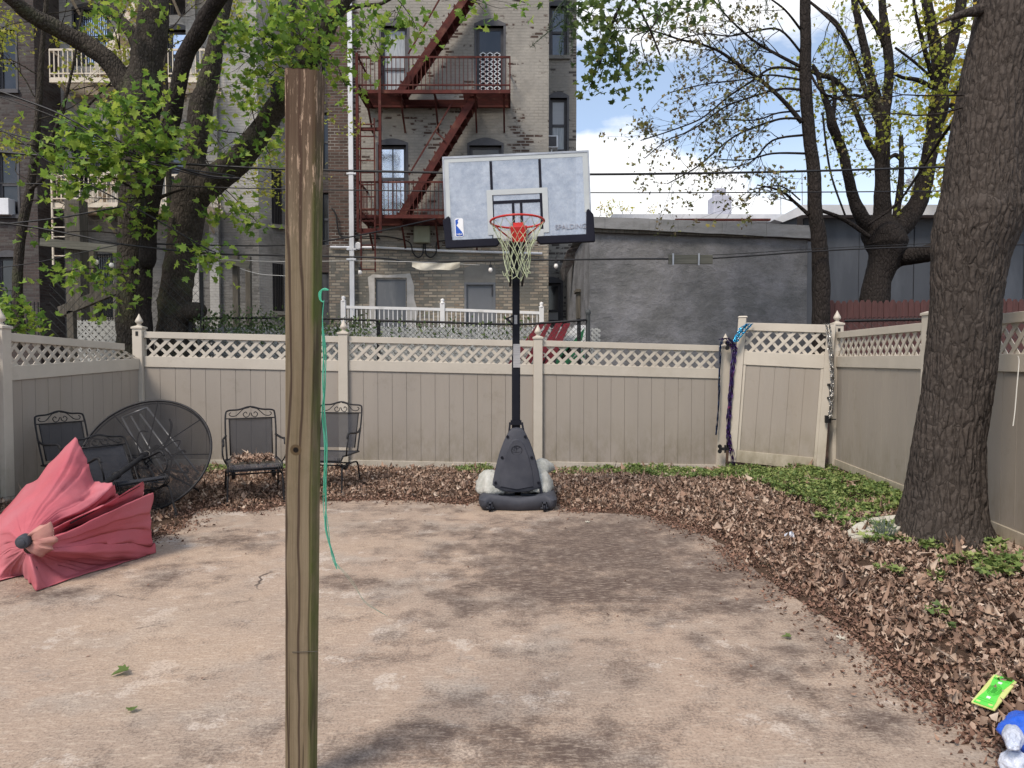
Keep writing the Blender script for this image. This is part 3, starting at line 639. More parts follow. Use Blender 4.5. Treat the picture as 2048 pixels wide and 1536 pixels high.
def panel(root, a, b, ta, tb, ba, bb, dirty=False, lat_h=.245, drop=None, nrm=None, thin=.02):
    """a, b: (x,y) ends; t/b: heights of the top and bottom at either end; every rail follows them"""
    A = Vector((a[0], a[1], 0)); B = Vector((b[0], b[1], 0)); D = (B - A); Ln = D.length; u = D / Ln; nv = Vector((u.y, -u.x, 0))
    def P(t, k, off): # t along 0..1, k height above bottom 0..1
        lo = ba + (bb - ba) * t; hi = ta + (tb - ta) * t; q = A + D * t + nv * off; return Vector((q.x, q.y, lo + (hi - lo) * k if 0 <= k <= 1 else hi))
    H = (ta - ba + tb - bb) / 2
    def rail(name, z0, z1, wd, m='vinyl_rail', t0=0, t1=1, ends=None):
        k0, k1 = z0 / H, z1 / H; d0, d1 = ends or (0, 0)
        pts = [P(t0, k0, wd), P(t1, k0, wd), P(t1, k0, -wd), P(t0, k0, -wd), P(t0, k1, wd), P(t1, k1, wd), P(t1, k1, -wd), P(t0, k1, -wd)]
        if ends:
            for i, dd in ((0, d0), (3, d0), (4, d0), (7, d0), (1, d1), (2, d1), (5, d1), (6, d1)): pts[i] = pts[i] + Vector((0, 0, dd))
        MB().hexa(pts).build(name, m, root, bevel=.004)
    TR, MR_, BR = .085, .145, .10
    zl1 = H - TR; zl0 = zl1 - lat_h; zm0 = zl0 - MR_
    rail('top_rail', zl1, H, .028, t1=1 if not drop else drop[2], ends=drop[:2] if drop else None)
    rail('middle_rail', zm0, zl0, .028); rail('bottom_rail', 0, BR, .028, 'vinyl_dirty' if dirty else 'vinyl_rail')
    nb = max(3, round(Ln / .2)); mb = MB(); g = .0024
    for i in range(nb):
        t0 = i / nb + g / Ln; t1 = (i + 1) / nb - g / Ln
        mb.hexa([P(t0, BR / H - .01, .012), P(t1, BR / H - .01, .012), P(t1, BR / H - .01, -.012), P(t0, BR / H - .01, -.012), P(t0, zm0 / H + .01, .012), P(t1, zm0 / H + .01, .012), P(t1, zm0 / H + .01, -.012), P(t0, zm0 / H + .01, -.012)])
    mb.hexa([P(0, BR / H - .01, .004), P(1, BR / H - .01, .004), P(1, BR / H - .01, -.004), P(0, BR / H - .01, -.004), P(0, zm0 / H + .01, .004), P(1, zm0 / H + .01, .004), P(1, zm0 / H + .01, -.004), P(0, zm0 / H + .01, -.004)])
    mb.build('board_panel', 'vinyl_board', root)
    lt = MB(); sp_ = .167; e = .012; z0 = zl0 - e; z1 = zl1 + e; hw = .029
    for sgn, off in ((1, .004), (-1, -.004)):
        x = -(z1 - z0) - sp_
        while x < Ln + .3:
            s0, s1 = x, x + (z1 - z0); ha, hb = z0, z1
            c0 = max(0, -s0) ; c1 = max(0, s1 - Ln); s0 += c0; ha += c0; s1 -= c1; hb -= c1
            if s1 - s0 > .03:
                if sgn > 0: q = [(s0 - hw, ha), (s0 + hw, ha), (s1 + hw, hb), (s1 - hw, hb)]
                else: q = [(s0 - hw, z0 + z1 - ha), (s0 + hw, z0 + z1 - ha), (s1 + hw, z0 + z1 - hb), (s1 - hw, z0 + z1 - hb)]
                q = [(min(max(s, 0), Ln), z) for s, z in q]
                def dz(s, z):
                    if not drop: return 0
                    t = s / Ln; f = (z - zl0) / (zl1 - zl0)
                    return f * (drop[0] + (drop[1] - drop[0]) * min(t / drop[2], 1) - max(0, (t - drop[2]) / (1 - drop[2])) * .10)
                lt.hexa([P(s / Ln, z / H, off + .0035) + Vector((0, 0, dz(s, z))) for s, z in q] + [P(s / Ln, z / H, off - .0035) + Vector((0, 0, dz(s, z))) for s, z in q])
            x += sp_
    lt.build('lattice', 'vinyl_rail', root)
C0 = Vector((-4.978, 9.5)); DV = Vector((2.671, .248))
BP = [C0 + DV * i for i in range(4)]; BZ = [0, -.055, -.11, -.165]
bf = thing('vinyl_fence', (BP[1].x, BP[1].y, 0), 'long tan vinyl fence with white lattice top across the back of the yard', 'fence')
for i in range(3):
    a, b = BP[i], BP[i + 1]; u = (b - a).normalized() * .066
    ta, tb, ba_, bb_ = 1.83 + BZ[i], 1.83 + BZ[i + 1], .03 + BZ[i], .0 + BZ[i + 1]
    if i == 2: tb = 1.66; ta = 1.725
    panel(bf, a + u, b - u, ta, tb, ba_, bb_)
fence_post(bf, BP[1], 1.86 + BZ[1]); fence_post(bf, BP[2], 1.86 + BZ[2], hole=None); hp = fence_post(bf, BP[3] + Vector((-.03, 0)), 1.80 + BZ[3], lean=(.07, 0), wdt=.125)
fence_post(bf, BP[0], 1.87, hole=(.018, .04, .10))
LN = (-5.0, 6.95)
lf = thing('vinyl_fence', (LN[0], 8.2, 0), 'gray tan vinyl fence panel on the left with its top rail sagging', 'fence')
panel(lf, (LN[0], LN[1] + .066), (C0.x, C0.y - .066), 1.72, 1.80, -.09, 0, drop=(0, -.13, .86))
fence_post(lf, LN, 1.76)
panel(lf, (LN[0] - .02, LN[1] - 2.6), (LN[0], LN[1] - .066), 1.68, 1.72, -.12, -.09)
RC = Vector((4.44, 9.72)); RM = Vector((4.19, 7.11)); RN = Vector((3.87, 4.5)); RO = Vector((3.55, 1.9))
rf = thing('vinyl_fence', (RM.x, RM.y, 0), 'warm tan vinyl fence running along the right behind the thick trunk', 'fence')
uu = (RM - RC).normalized() * .066
panel(rf, RM - uu, RC + uu, 1.83, 1.83, 0, .0, dirty=True); panel(rf, RN - uu, RM + uu, 1.83, 1.83, 0, 0, dirty=True); panel(rf, RO, RN + uu, 1.83, 1.83, 0, 0)
fence_post(rf, RC, 1.93, hole=(.018, .05, .15)); fence_post(rf, RM, 1.90, fin=False); fence_post(rf, RN, 1.9, fin=False)
# gate, leaning
GL = W(1457, 922, 10.08); GR = W(1649, 942, 9.62)
ga = Vector((GL.x, GL.y)); gb = Vector((GR.x, GR.y))
gt = thing('garden_gate', (GL.x, GL.y, 0), 'leaning tan vinyl gate with lattice top between two finial posts', 'gate')
lean = .115
def gpt(t, z): q = ga + (gb - ga) * t; return Vector((q.x + lean * z / 1.85, q.y, z))
gz0, gz1 = GL.z, GR.z; g_t0 = W(1474, 645, 10.08).z; g_t1 = W(1650, 650, 9.62).z
D_ = (gb - ga); nv_ = Vector((D_.y, -D_.x, 0)).normalized()
def gbox(name, t0, t1, k0, k1, wd, m='vinyl_rail', parent=gt, ext0=0, ext1=0):
    def Q(t, k):
        lo = gz0 + (gz1 - gz0) * t; hi = g_t0 + (g_t1 - g_t0) * t; return gpt(t, lo + (hi - lo) * k)
    a, b, c, d = Q(t0, k0), Q(t1, k0), Q(t1, k1), Q(t0, k1); c = c + Vector((0, 0, ext1)); d = d + Vector((0, 0, ext0))
    mb = MB().hexa([a + nv_ * wd, b + nv_ * wd, b - nv_ * wd, a - nv_ * wd, d + nv_ * wd, c + nv_ * wd, c - nv_ * wd, d - nv_ * wd])
    return mb.build(name, m, parent, bevel=.004)
Lg = D_.length; s_ = .105 / Lg
st1 = gbox('stile', 0, s_, 0, 1, .04, ext0=.07, ext1=.07)
MB().hexa([gpt(t, g_t0 + .0701 + z) + nv_ * w_ for z, e_ in ((0, .012), (.02, .0)) for t, w_ in ((-e_, .05 + e_ - .01), (s_ + e_, .05 + e_ - .01), (s_ + e_, -.05), (-e_, -.05))]).build('post_cap', 'vinyl_rail', st1, bevel=.003)
st2 = gbox('stile', 1 - s_, 1, 0, 1, .04, 'vinyl_rail')
gbox('bottom_rail', s_, 1 - s_, .0, .085, .028, 'vinyl_dirty'); gbox('middle_rail', s_, 1 - s_, .70, .795, .028); gbox('top_rail', s_, 1 - s_, .945, 1, .028)
for t0 in (s_, 1 - s_ - .03): gbox('side_strip', t0, t0 + .03, .085, .70, .02)
nb = 5; mb = MB()
for i in range(nb):
    a_ = s_ + .03; wv_ = (1 - 2 * s_ - .06) / nb; t0 = a_ + wv_ * i + .003; t1 = a_ + wv_ * (i + 1) - .003
    q = []
    for (t, k) in ((t0, .08), (t1, .08), (t1, .71), (t0, .71)):
        lo = gz0 + (gz1 - gz0) * t; hi = g_t0 + (g_t1 - g_t0) * t; q.append(gpt(t, lo + (hi - lo) * k))
    mb.hexa([q[0] + nv_ * .01, q[1] + nv_ * .01, q[1] - nv_ * .01, q[0] - nv_ * .01, q[3] + nv_ * .01, q[2] + nv_ * .01, q[2] - nv_ * .01, q[3] - nv_ * .01])
q = [gpt(t, gz0 + (gz1 - gz0) * t + ((g_t0 + (g_t1 - g_t0) * t) - (gz0 + (gz1 - gz0) * t)) * k) for t, k in ((s_, .08), (1 - s_, .08), (1 - s_, .71), (s_, .71))]
mb.hexa([q[0] + nv_ * .003, q[1] + nv_ * .003, q[1] - nv_ * .003, q[0] - nv_ * .003, q[3] + nv_ * .003, q[2] + nv_ * .003, q[2] - nv_ * .003, q[3] - nv_ * .003])
mb.build('board_panel', 'vinyl_board', gt)
lt = MB()
for sgn in (1, -1):
    x = -.3
    while x < Lg + .1:
        kk0, kk1 = .785, .955; hgt = 1.75 * (kk1 - kk0)
        s0, s1 = x, x + hgt; a0, a1 = kk0, kk1; lo_, hi_ = s_ * Lg, (1 - s_) * Lg
        if s0 < lo_: a0 += (lo_ - s0) / 1.75; s0 = lo_
        if s1 > hi_: a1 -= (s1 - hi_) / 1.75; s1 = hi_
        if s1 - s0 > .02:
            if sgn < 0: a0, a1 = kk0 + kk1 - a0, kk0 + kk1 - a1
            q = []
            for s, k in ((s0 - .027, a0), (s0 + .027, a0), (s1 + .027, a1), (s1 - .027, a1)):
                t = s / Lg; lo = gz0 + (gz1 - gz0) * t; hi = g_t0 + (g_t1 - g_t0) * t; q.append(gpt(t, lo + (hi - lo) * k) + nv_ * (.004 * sgn))
            lt.hexa([v + nv_ * .0035 for v in q] + [v - nv_ * .0035 for v in q])
        x += .155
lt.build('lattice', 'vinyl_rail', gt)
for k, xx in ((.835, 0), (.10, 0)):                       # black butterfly hinges
    z = gz0 + (g_t0 - gz0) * k + (.0 if k > .5 else -.02); h_ = MB(); c = gpt(-.045, z) + nv_ * .05
    for sx_ in (-1, 1):
        for sz_ in (-1, 1): h_.lathe(c + Vector((sx_ * .075, 0, sz_ * .035)), [(.030, -.006), (.030, .008)], 10, Vector((0, -1, 0)))
        h_.box(c.x + min(0, sx_ * .085), c.y - .010, c.z - .022, c.x + max(0, sx_ * .085), c.y + .007, c.z + .022)
    h_.lathe(c + Vector((0, -.006, -.055)), [(.013, 0), (.013, .11)], 8)
    h_.build('hinge', 'black_iron', gt)
lh = W(1657, 770, 9.60); MB().box(lh.x - .02, lh.y - .05, lh.z - .01, lh.x + .02, lh.y + .0, lh.z + .02).box(lh.x - .02, lh.y - .05, lh.z - .19, lh.x + .02, lh.y + .0, lh.z - .16).box(lh.x - .012, lh.y - .07, lh.z - .18, lh.x + .012, lh.y - .05, lh.z + .01).build('handle', 'black_iron', gt, bevel=.004)
lh = W(1654, 838, 9.56); MB().box(lh.x - .035, lh.y - .05, lh.z - .05, lh.x + .035, lh.y, lh.z + .05).box(lh.x + .035, lh.y - .03, lh.z - .01, lh.x + .11, lh.y - .015, lh.z + .005).build('latch', 'black_iron', gt, bevel=.003)
# ---------------------------------------------------------------- buildings
def facade(mb, X0, X1, Z0, Z1, Y, holes, depth=.16):
    """front wall at Y facing -Y with rectangular openings and their reveals; holes: (x0,z0,x1,z1)"""
    xs = sorted({X0, X1} | {h[0] for h in holes} | {h[2] for h in holes}); zs = sorted({Z0, Z1} | {h[1] for h in holes} | {h[3] for h in holes})
    for i in range(len(xs) - 1):
        for j in range(len(zs) - 1):
            cx, cz = (xs[i] + xs[i + 1]) / 2, (zs[j] + zs[j + 1]) / 2
            if any(h[0] < cx < h[2] and h[1] < cz < h[3] for h in holes): continue
            mb.add([(xs[i], Y, zs[j]), (xs[i + 1], Y, zs[j]), (xs[i + 1], Y, zs[j + 1]), (xs[i], Y, zs[j + 1])], [(0, 1, 2, 3)])
    for a, b, c, d in holes:
        q = [(a, b), (c, b), (c, d), (a, d)]
        for k in range(4):
            p, r = q[k], q[(k + 1) % 4]; mb.add([(p[0], Y, p[1]), (r[0], Y, r[1]), (r[0], Y + depth, r[1]), (p[0], Y + depth, p[1])], [(0, 1, 2, 3)])
def shell(mb, X0, X1, Z0, Z1, Y0, Y1):    # sides, back and roof behind a facade
    v = [(X0, Y0, Z0), (X1, Y0, Z0), (X1, Y1, Z0), (X0, Y1, Z0), (X0, Y0, Z1), (X1, Y0, Z1), (X1, Y1, Z1), (X0, Y1, Z1)]
    mb.add(v, [(4, 5, 6, 7), (1, 2, 6, 5), (2, 3, 7, 6), (3, 0, 4, 7)])
def px_hole(x0, y0, x1, y1, Y): a = XZ(x0, y1, Y); b = XZ(x1, y0, Y); return (a[0], a[1], b[0], b[1])
def window(root, h, Y, up='dark_glass', low='dark_glass', fr='frame_gray', arch=0, split=.5, fw=.07, sill=None, bars=0, mid=False, dep=.13, gate=False):
    a, b, c, d = h; m = MB(); y0, y1 = Y + dep - .03, Y + dep + .02
    m.box(a, y0, b, a + fw, y1, d).box(c - fw, y0, b, c, y1, d).box(a + fw, y0, d - fw, c - fw, y1, d).box(a + fw, y0, b, c - fw, y1, b + fw)
    zs_ = b + (d - b) * split; m.box(a + fw, y0 - .012, zs_ - .03, c - fw, y1, zs_ + .03)
    if mid: m.box((a + c) / 2 - .015, y0 + .006, zs_ + .03, (a + c) / 2 + .015, y1, d - fw); m.box((a + c) / 2 - .015, y0 + .006, b + fw, (a + c) / 2 + .015, y1, zs_ - .03)
    wd = m.build('window', fr, root)
    if arch:
        n = 10; e = .05; pts = [(a - e, d)] + [(a - e + (c - a + 2 * e) * i / n, d + .05 + arch * math.sin(math.pi * i / n)) for i in range(n + 1)] + [(c + e, d)]
        MB().prism([(x, Y - .02, z) for x, z in pts], (0, .15, 0)).box(a - e, Y - .015, b, a, Y + .05, d).box(c, Y - .015, b, c + e, Y + .05, d).build('lintel', fr, wd)
    MB().box(a + fw - .01, y0 + .012, zs_, c - fw + .01, y1 + .01, d - fw + .01).build('pane', up, wd)
    MB().box(a + fw - .01, y0 + .022, b + fw - .01, c - fw + .01, y1 + .012, zs_).build('pane', low, wd)
    if sill: MB().box(a - .08, Y - .07, b - .09, c + .08, Y + .1, b).build('sill', sill, wd)
    if bars:
        g = MB()
        for i in range(bars): x = a + (c - a) * (i + .5) / bars; g.box(x - .009, Y - .02, b, x + .009, Y - .002, d)
        for z in (b + .02, zs_, d - .04): g.box(a, Y - .028, z, c, Y - .02, z + .025)
        g.build('security_bars', 'black_iron', wd)
    if gate:
        g = MB(); n = 6; m_ = 16; w_ = (c - a - 2 * fw) / n; hh = (zs_ - b - fw) * gate / m_
        for i in range(n):
            for j in range(m_):
                x = a + fw + w_ * i; z = b + fw + hh * j; s = 1 if (i + j) % 2 else -1
                g.bar((x, Y + .05, z if s > 0 else z + hh), (x + w_, Y + .05, z + hh if s > 0 else z), .02, .012, (0, 1, 0))
        g.build('folding_gate', 'grille', wd)
    return wd
# -- building A: painted brick with the red fire escape
YA = 17.0; YR = 18.2
bA = thing('apartment_building', (0, YA, 0), 'beige painted brick apartment building with a red fire escape', 'building')
x0, _ = XZ(658, 500, YA); x1, _ = XZ(1097, 500, YA)
hA = {k: px_hole(*v, YA) for k, v in dict(w1=(763, 52, 814, 186), w2=(953, 52, 1007, 186), w3=(757, 290, 812, 436), w4=(939, 291, 1003, 440), d1=(752, 557, 812, 720), d2=(929, 565, 991, 720), w5=(763, -190, 814, -60), w6=(953, -190, 1007, -60)).items()}
mb = MB(); zsp = XZ(0, 492, YA)[1]
facade(mb, x0, x1, zsp, 14.5, YA, [hA[k] for k in ('w1', 'w2', 'w3', 'w4', 'w5', 'w6')]); shell(mb, x0, x1, zsp, 14.5, YA, YA + 9)
mb.build('wall', 'brick_main', bA, fix=False)
mb = MB(); facade(mb, x0, x1, 0, zsp, YA, [hA['d1'], hA['d2']]); shell(mb, x0, x1, 0, zsp, YA, YA + 9); mb.build('wall', 'brick_porch', bA, fix=False, label='rough lower wall where old paint flakes off the brick')
xr1 = XZ(1152, 500, YR)[0]; hR = [px_hole(1100, 12, 1134, 112, YR), px_hole(1100, 196, 1134, 302, YR), px_hole(1086, 566, 1122, 645, YR)]
mb = MB(); facade(mb, x1 - .3, xr1, 0, 14.5, YR, hR); shell(mb, x1 - .3, xr1, 0, 14.5, YR, YA + 9); mb.build('side_wing', 'brick_side', bA, fix=False)
window(bA, hR[0], YR, 'sky_glass', 'sky_glass', arch=.08, sill='concrete_patch'); w_ = window(bA, hR[1], YR, 'blind', 'lace', arch=.1); window(bA, hR[2], YR, 'dark_glass', 'blind', arch=.1, split=.3)
ac = XZ(1102, 290, YR); MB().box(ac[0] - .14, YR - .3, ac[1] - .15, ac[0] + .16, YR + .05, ac[1] + .15).box(ac[0] - .02, YR - .2, ac[1] - .4, ac[0] + .02, YR - .16, ac[1] - .15).build('air_conditioner', 'white_metal', bA, bevel=.01)
MB().box(ac[0] - .11, YR - .306, ac[1] - .12, ac[0] + .12, YR - .301, ac[1] + .12).build('air_conditioner_grille', 'frame_gray', bA)
window(bA, hA['w1'], YA, 'lace', 'lace', arch=.12, split=.38); window(bA, hA['w2'], YA, 'dark_glass', 'dark_glass', arch=.12, gate=1.0, split=.62)
window(bA, hA['w3'], YA, 'mirror_glass', 'mirror_glass', arch=.1, mid=True, split=.55); window(bA, hA['w4'], YA, 'dark_glass', 'blind', arch=.13)
window(bA, hA['w5'], YA, 'dark_glass', 'dark_glass', arch=.12); window(bA, hA['w6'], YA, 'dark_glass', 'dark_glass', arch=.12)
# doors of the porch, one inside a pale repaired surround
a, b, c, d = hA['d1']; dr = MB().box(a, YA + .05, b, c, YA + .1, d).build('door', 'door_gray', bA)
xa = a - .16; rr = random.Random(3)
pts = [(a - .02, b), (a - .13, b)] + [(a - .12 + rr.uniform(-.12, .03), b + (d - b) * t) for t in (.2, .35, .5, .65, .8)] + [(a - .18, d + .03), (a - .05, d + .10), (a + .2, d + .08), (a + .45, d + .09), (c + .1, d + .12)] + [(c + .22 + rr.uniform(-.03, .08), b + (d - b) * t) for t in (.9, .75, .6, .4, .2, 0)] + [(c + .02, b), (c + .02, d + .02), (a - .02, d + .02)]
MB().prism([(x, YA - .012, z) for x, z in pts], (0, .02, 0)).build('door_surround', 'stucco_pale', bA, fix=True)
MB().box(c - .01, YA + .02, b, c + .03, YA + .06, d).box(a, YA + .02, d - .02, c, YA + .06, d + .02).build('door_frame', 'stucco_pale', dr)
a, b, c, d = hA['d2']; dr = MB().box(a + .05, YA + .05, b, c - .05, YA + .1, d - .05).build('door', 'door_gray', bA, label='gray metal door with streaked paint under an arched filled transom')
MB().box(a, YA - .01, b, a + .05, YA + .12, d).box(c - .05, YA - .01, b, c, YA + .12, d).box(a + .05, YA - .01, d - .05, c - .05, YA + .12, d).build('door_frame', 'door_gray', dr)
MB().box(c - .1, YA + .02, b + 1.55, c - .07, YA + .05, b + 1.78).build('handle', 'frame_gray', dr)
n = 10; za = XZ(0, 531, YA)[1]
MB().prism([(a, YA - .006, d)] + [(a + (c - a) * i / n, YA - .006, za - .06 + .10 * math.sin(math.pi * i / n)) for i in range(n + 1)] + [(c, YA - .006, d)], (0, .05, 0)).build('transom', 'concrete_patch', bA)
# rendered band, pipe, junction box with its cable loops, downspout
p = [W(*q, YA) for q in ((662, 495), (760, 496), (900, 503), (1084, 508))]
MB().tube([(v.x, YA - .06, v.z) for v in p], .03, 8).lathe((W(718, 495, YA).x, YA - .07, W(718, 493, YA).z), [(.06, -.02), (.09, -.02), (.09, .02), (.06, .02)], 14, Vector((0, -1, 0))).build('pipe', 'white_metal', bA, sm=True)
a = XZ(829, 487, YA); c = XZ(861, 454, YA); jb = MB().box(a[0], YA - .16, a[1], c[0], YA - .005, c[1]).build('junction_box', 'gray_box', bA, bevel=.01)
MB().box(a[0] + .02, YA - .168, a[1] + .02, c[0] - .02, YA - .161, c[1] - .02).build('cover', 'gray_box', jb)
cb = MB()
for pts in ([(700, 475), (760, 472), (800, 478), (820, 486), (826, 505), (836, 515), (845, 508), (847, 488)], [(850, 488), (852, 508), (862, 515), (872, 505), (873, 490), (880, 482), (930, 478)], [(663, 416), (672, 430), (677, 462), (690, 474), (760, 477)]):
    cb.tube(smooth([(*W(x, y, YA - .08),) for x, y in pts], 5), .018, 6)
cb.build('cable', 'wire_black', bA, sm=True)
dp = [W(701, -150, YA), W(701, 0, YA), W(703, 200, YA), W(705, 420, YA), W(707, 640, YA)]
m = MB()
for p, q in zip(dp[:-1], dp[1:]): m.bar((p.x, YA - .1, p.z), (q.x, YA - .1, q.z), .105, .08, (0, 1, 0))
for y in (350, 500, 520): v = W(705, y, YA); m.box(v.x - .11, YA - .15, v.z - .02, v.x + .11, YA - .02, v.z + .02)
m.build('downspout', 'white_metal', bA)
# fire escape of building A
YF = YA - .95
fe = MB(); Zs = lambda y, Y=YF: XZ(0, y, Y)[1]; Xs = lambda x, Y=YF: XZ(x, 300, Y)[0]
fx0, fx1 = Xs(716), Xs(1021)
zu, zl = Zs(182), Zs(432)
fesc = MB()
def platform(mb, x0, x1, z, gap=None):
    mb.box(x0, YF, z - .05, x1, YF + .05, z + .03); mb.box(x0, YA - .06, z - .05, x1, YA - .01, z + .03)
    for x in (x0, x1 - .05): mb.box(x, YF + .05, z - .05, x + .05, YA - .06, z + .03)
    n = 14
    for i in range(n):
        y = YF + .09 + (YA - YF - .2) * i / (n - 1)
        if gap and y < YA - .4: mb.box(x0 + .05, y - .016, z - .01, gap[0], y + .016, z + .006); mb.box(gap[1], y - .016, z - .01, x1 - .05, y + .016, z + .006)
        else: mb.box(x0 + .05, y - .016, z - .01, x1 - .05, y + .016, z + .006)
    for x in (x0 + .15, x0 + (x1 - x0) * .27, x0 + (x1 - x0) * .5, x1 - .8, x1 - .15):
        mb.bar((x, YF + .2, z - .05), (x, YA - .02, z - .62), .04, .04); mb.bar((x, YF + .05, z - .035), (x, YA - .01, z - .035), .04, .045)
platform(fesc, fx0, fx1, zu, (Xs(800), Xs(925)))
fo = fesc.build('fire_escape', 'red_iron', bA)
fesc = MB(); platform(fesc, fx0, fx1, zl); fesc.build('platform', 'red_iron', fo)
def railing(mb, x0, x1, z, h, n, bar=.015, top=.04, Yf=YF, Ya=YA):
    mb.box(x0, Yf, z + h - top, x1, Yf + .03, z + h); mb.box(x0, Yf - .002, z + .12, x1, Yf + .028, z + .15)
    for x in (x0, x1 - .03): mb.box(x, Yf + .03, z + h - top, x + .03, Ya, z + h); mb.box(x, Yf + .03, z + .12, x + .03, Ya, z + .15)
    for i in range(n + 1): x = x0 + (x1 - x0 - bar) * i / n; mb.box(x, Yf + .004, z + .03, x + bar, Yf + .004 + bar, z + h - top)
    for k in range(6):
        for x in (x0 + .004, x1 - .026): y = Yf + (Ya - Yf) * k / 6; mb.box(x, y, z + .03, x + bar, y + bar, z + h - top)
m = MB(); railing(m, fx0, fx1, zu, Zs(112) - zu, 36); m.build('railing', 'red_iron', fo)
m = MB(); railing(m, fx0, fx1, zl, Zs(362) - zl, 36); m.build('railing', 'red_iron', fo)
def stairs(p, q, n, Y=YF + .25, wd=.5):
    m = MB(); A = Vector(p); B = Vector(q)
    for y in (Y, Y + wd): m.bar((A.x, y, A.z), (B.x, y, B.z), .02, .17, (0, 1, 0)) if 0 else m.bar((A.x, y, A.z), (B.x, y, B.z), .16, .02, (0, 1, 0))
    for i in range(n):
        c = A.lerp(B, (i + .5) / n); m.box(c.x - .12, Y, c.z - .012, c.x + .12, Y + wd, c.z + .012); m.box(c.x - .13, Y + .02, c.z + .013, c.x - .10, Y + wd, c.z + .05)
    return m
stairs((Xs(795), 0, zl), (Xs(948), 0, zu - .02), 14).build('stairs', 'red_iron', fo)
stairs((Xs(792), 0, zu), (Xs(960), 0, Zs(-60)), 14).build('stairs', 'red_iron', fo)
m = MB(); m.bar((Xs(815), YF + .2, Zs(345)), (Xs(905), YF + .2, Zs(196)), .03); m.bar((Xs(870), YF + .2, Zs(258)), (Xs(888), YF + .2, Zs(275)), .03); m.build('handrail', 'red_iron', fo); m = MB()
m.bar((Xs(815), YF + .2, Zs(100)), (Xs(895), YF + .2, Zs(-40)), .03); m.build('handrail', 'red_iron', fo)
m = MB(); xa, xb = Xs(716), Xs(761)
for x in (xa, xb): m.box(x - .03, YF - .08, Zs(465), x + .03, YF - .02, Zs(108))
m.box(xa - .02, YF - .085, Zs(466), xb + .03, YF - .015, Zs(458)); m.box(xa - .02, YF - .085, Zs(263), xb + .03, YF - .015, Zs(257))
for x in (Xs(723), Xs(751)): m.box(x - .015, YF - .13, Zs(545), x + .015, YF - .10, Zs(240))
for i in range(13): y = 252 + i * 24; m.box(Xs(723), YF - .13, Zs(y) - .012, Xs(751), YF - .1, Zs(y) + .012)
m.build('drop_ladder', 'red_iron', fo)
# the light shaft between the two buildings
sh = thing('apartment_building', (-5.1, 19.4, 0), 'narrow dark wall with tall barred windows set back between two buildings', 'building')
YS = 19.6; hs = [px_hole(644, 225, 657, 340, YS), px_hole(644, 385, 657, 490, YS), px_hole(640, 545, 657, 660, YS), px_hole(644, 30, 657, 150, YS)]
mb = MB(); facade(mb, XZ(560, 0, YS)[0], XZ(664, 0, YS)[0], 0, 14, YS, hs); shell(mb, XZ(560, 0, YS)[0], XZ(664, 0, YS)[0], 0, 14, YS, YS + 6); mb.build('wall', 'brick_dark', sh, fix=False)
for h in hs: window(sh, h, YS, 'dark_glass', 'dark_glass', 'slate_panel', bars=0, fw=.04)

# -- building B: gray rendered block with the cream fire escape
YB = 18.6
bB = thing('apartment_building', (-10, YB, 0), 'gray rendered apartment block with a cream fire escape behind the big maple', 'building')
bx0, bx1 = XZ(78, 0, YB)[0], XZ(512, 0, YB)[0]
hB = [px_hole(*q, YB) for q in ((150, 18, 214, 132), (338, 60, 376, 156), (338, -60, 376, 30), (150, 262, 214, 380), (338, 300, 376, 380), (187, 508, 226, 640), (338, 508, 372, 600))]
mb = MB(); facade(mb, bx0, bx1, 0, 15, YB, hB[5:]) if 0 else None
zq = XZ(0, 425, YB)[1]; facade(mb, bx0, bx1, 0, zq, YB, hB[5:]); shell(mb, bx0, bx1, 0, zq, YB, YB + 8); mb.build('wall', 'brick_gray', bB, fix=False)
mb = MB(); facade(mb, bx0, bx1, zq, 15, YB, hB[:5]); shell(mb, bx0, bx1, zq, 15, YB, YB + 8); mb.build('upper_wall', 'stucco_light', bB, fix=False)
for i, h in enumerate(hB): window(bB, h, YB, 'mirror_glass' if i in (0, 1, 3) else 'sky_glass', 'mirror_glass' if i in (0, 1) else 'dark_glass', 'cream_iron' if i == 5 else 'frame_gray', arch=.1 if i < 5 else 0, bars=9 if i in (0, 3, 5) else 0)
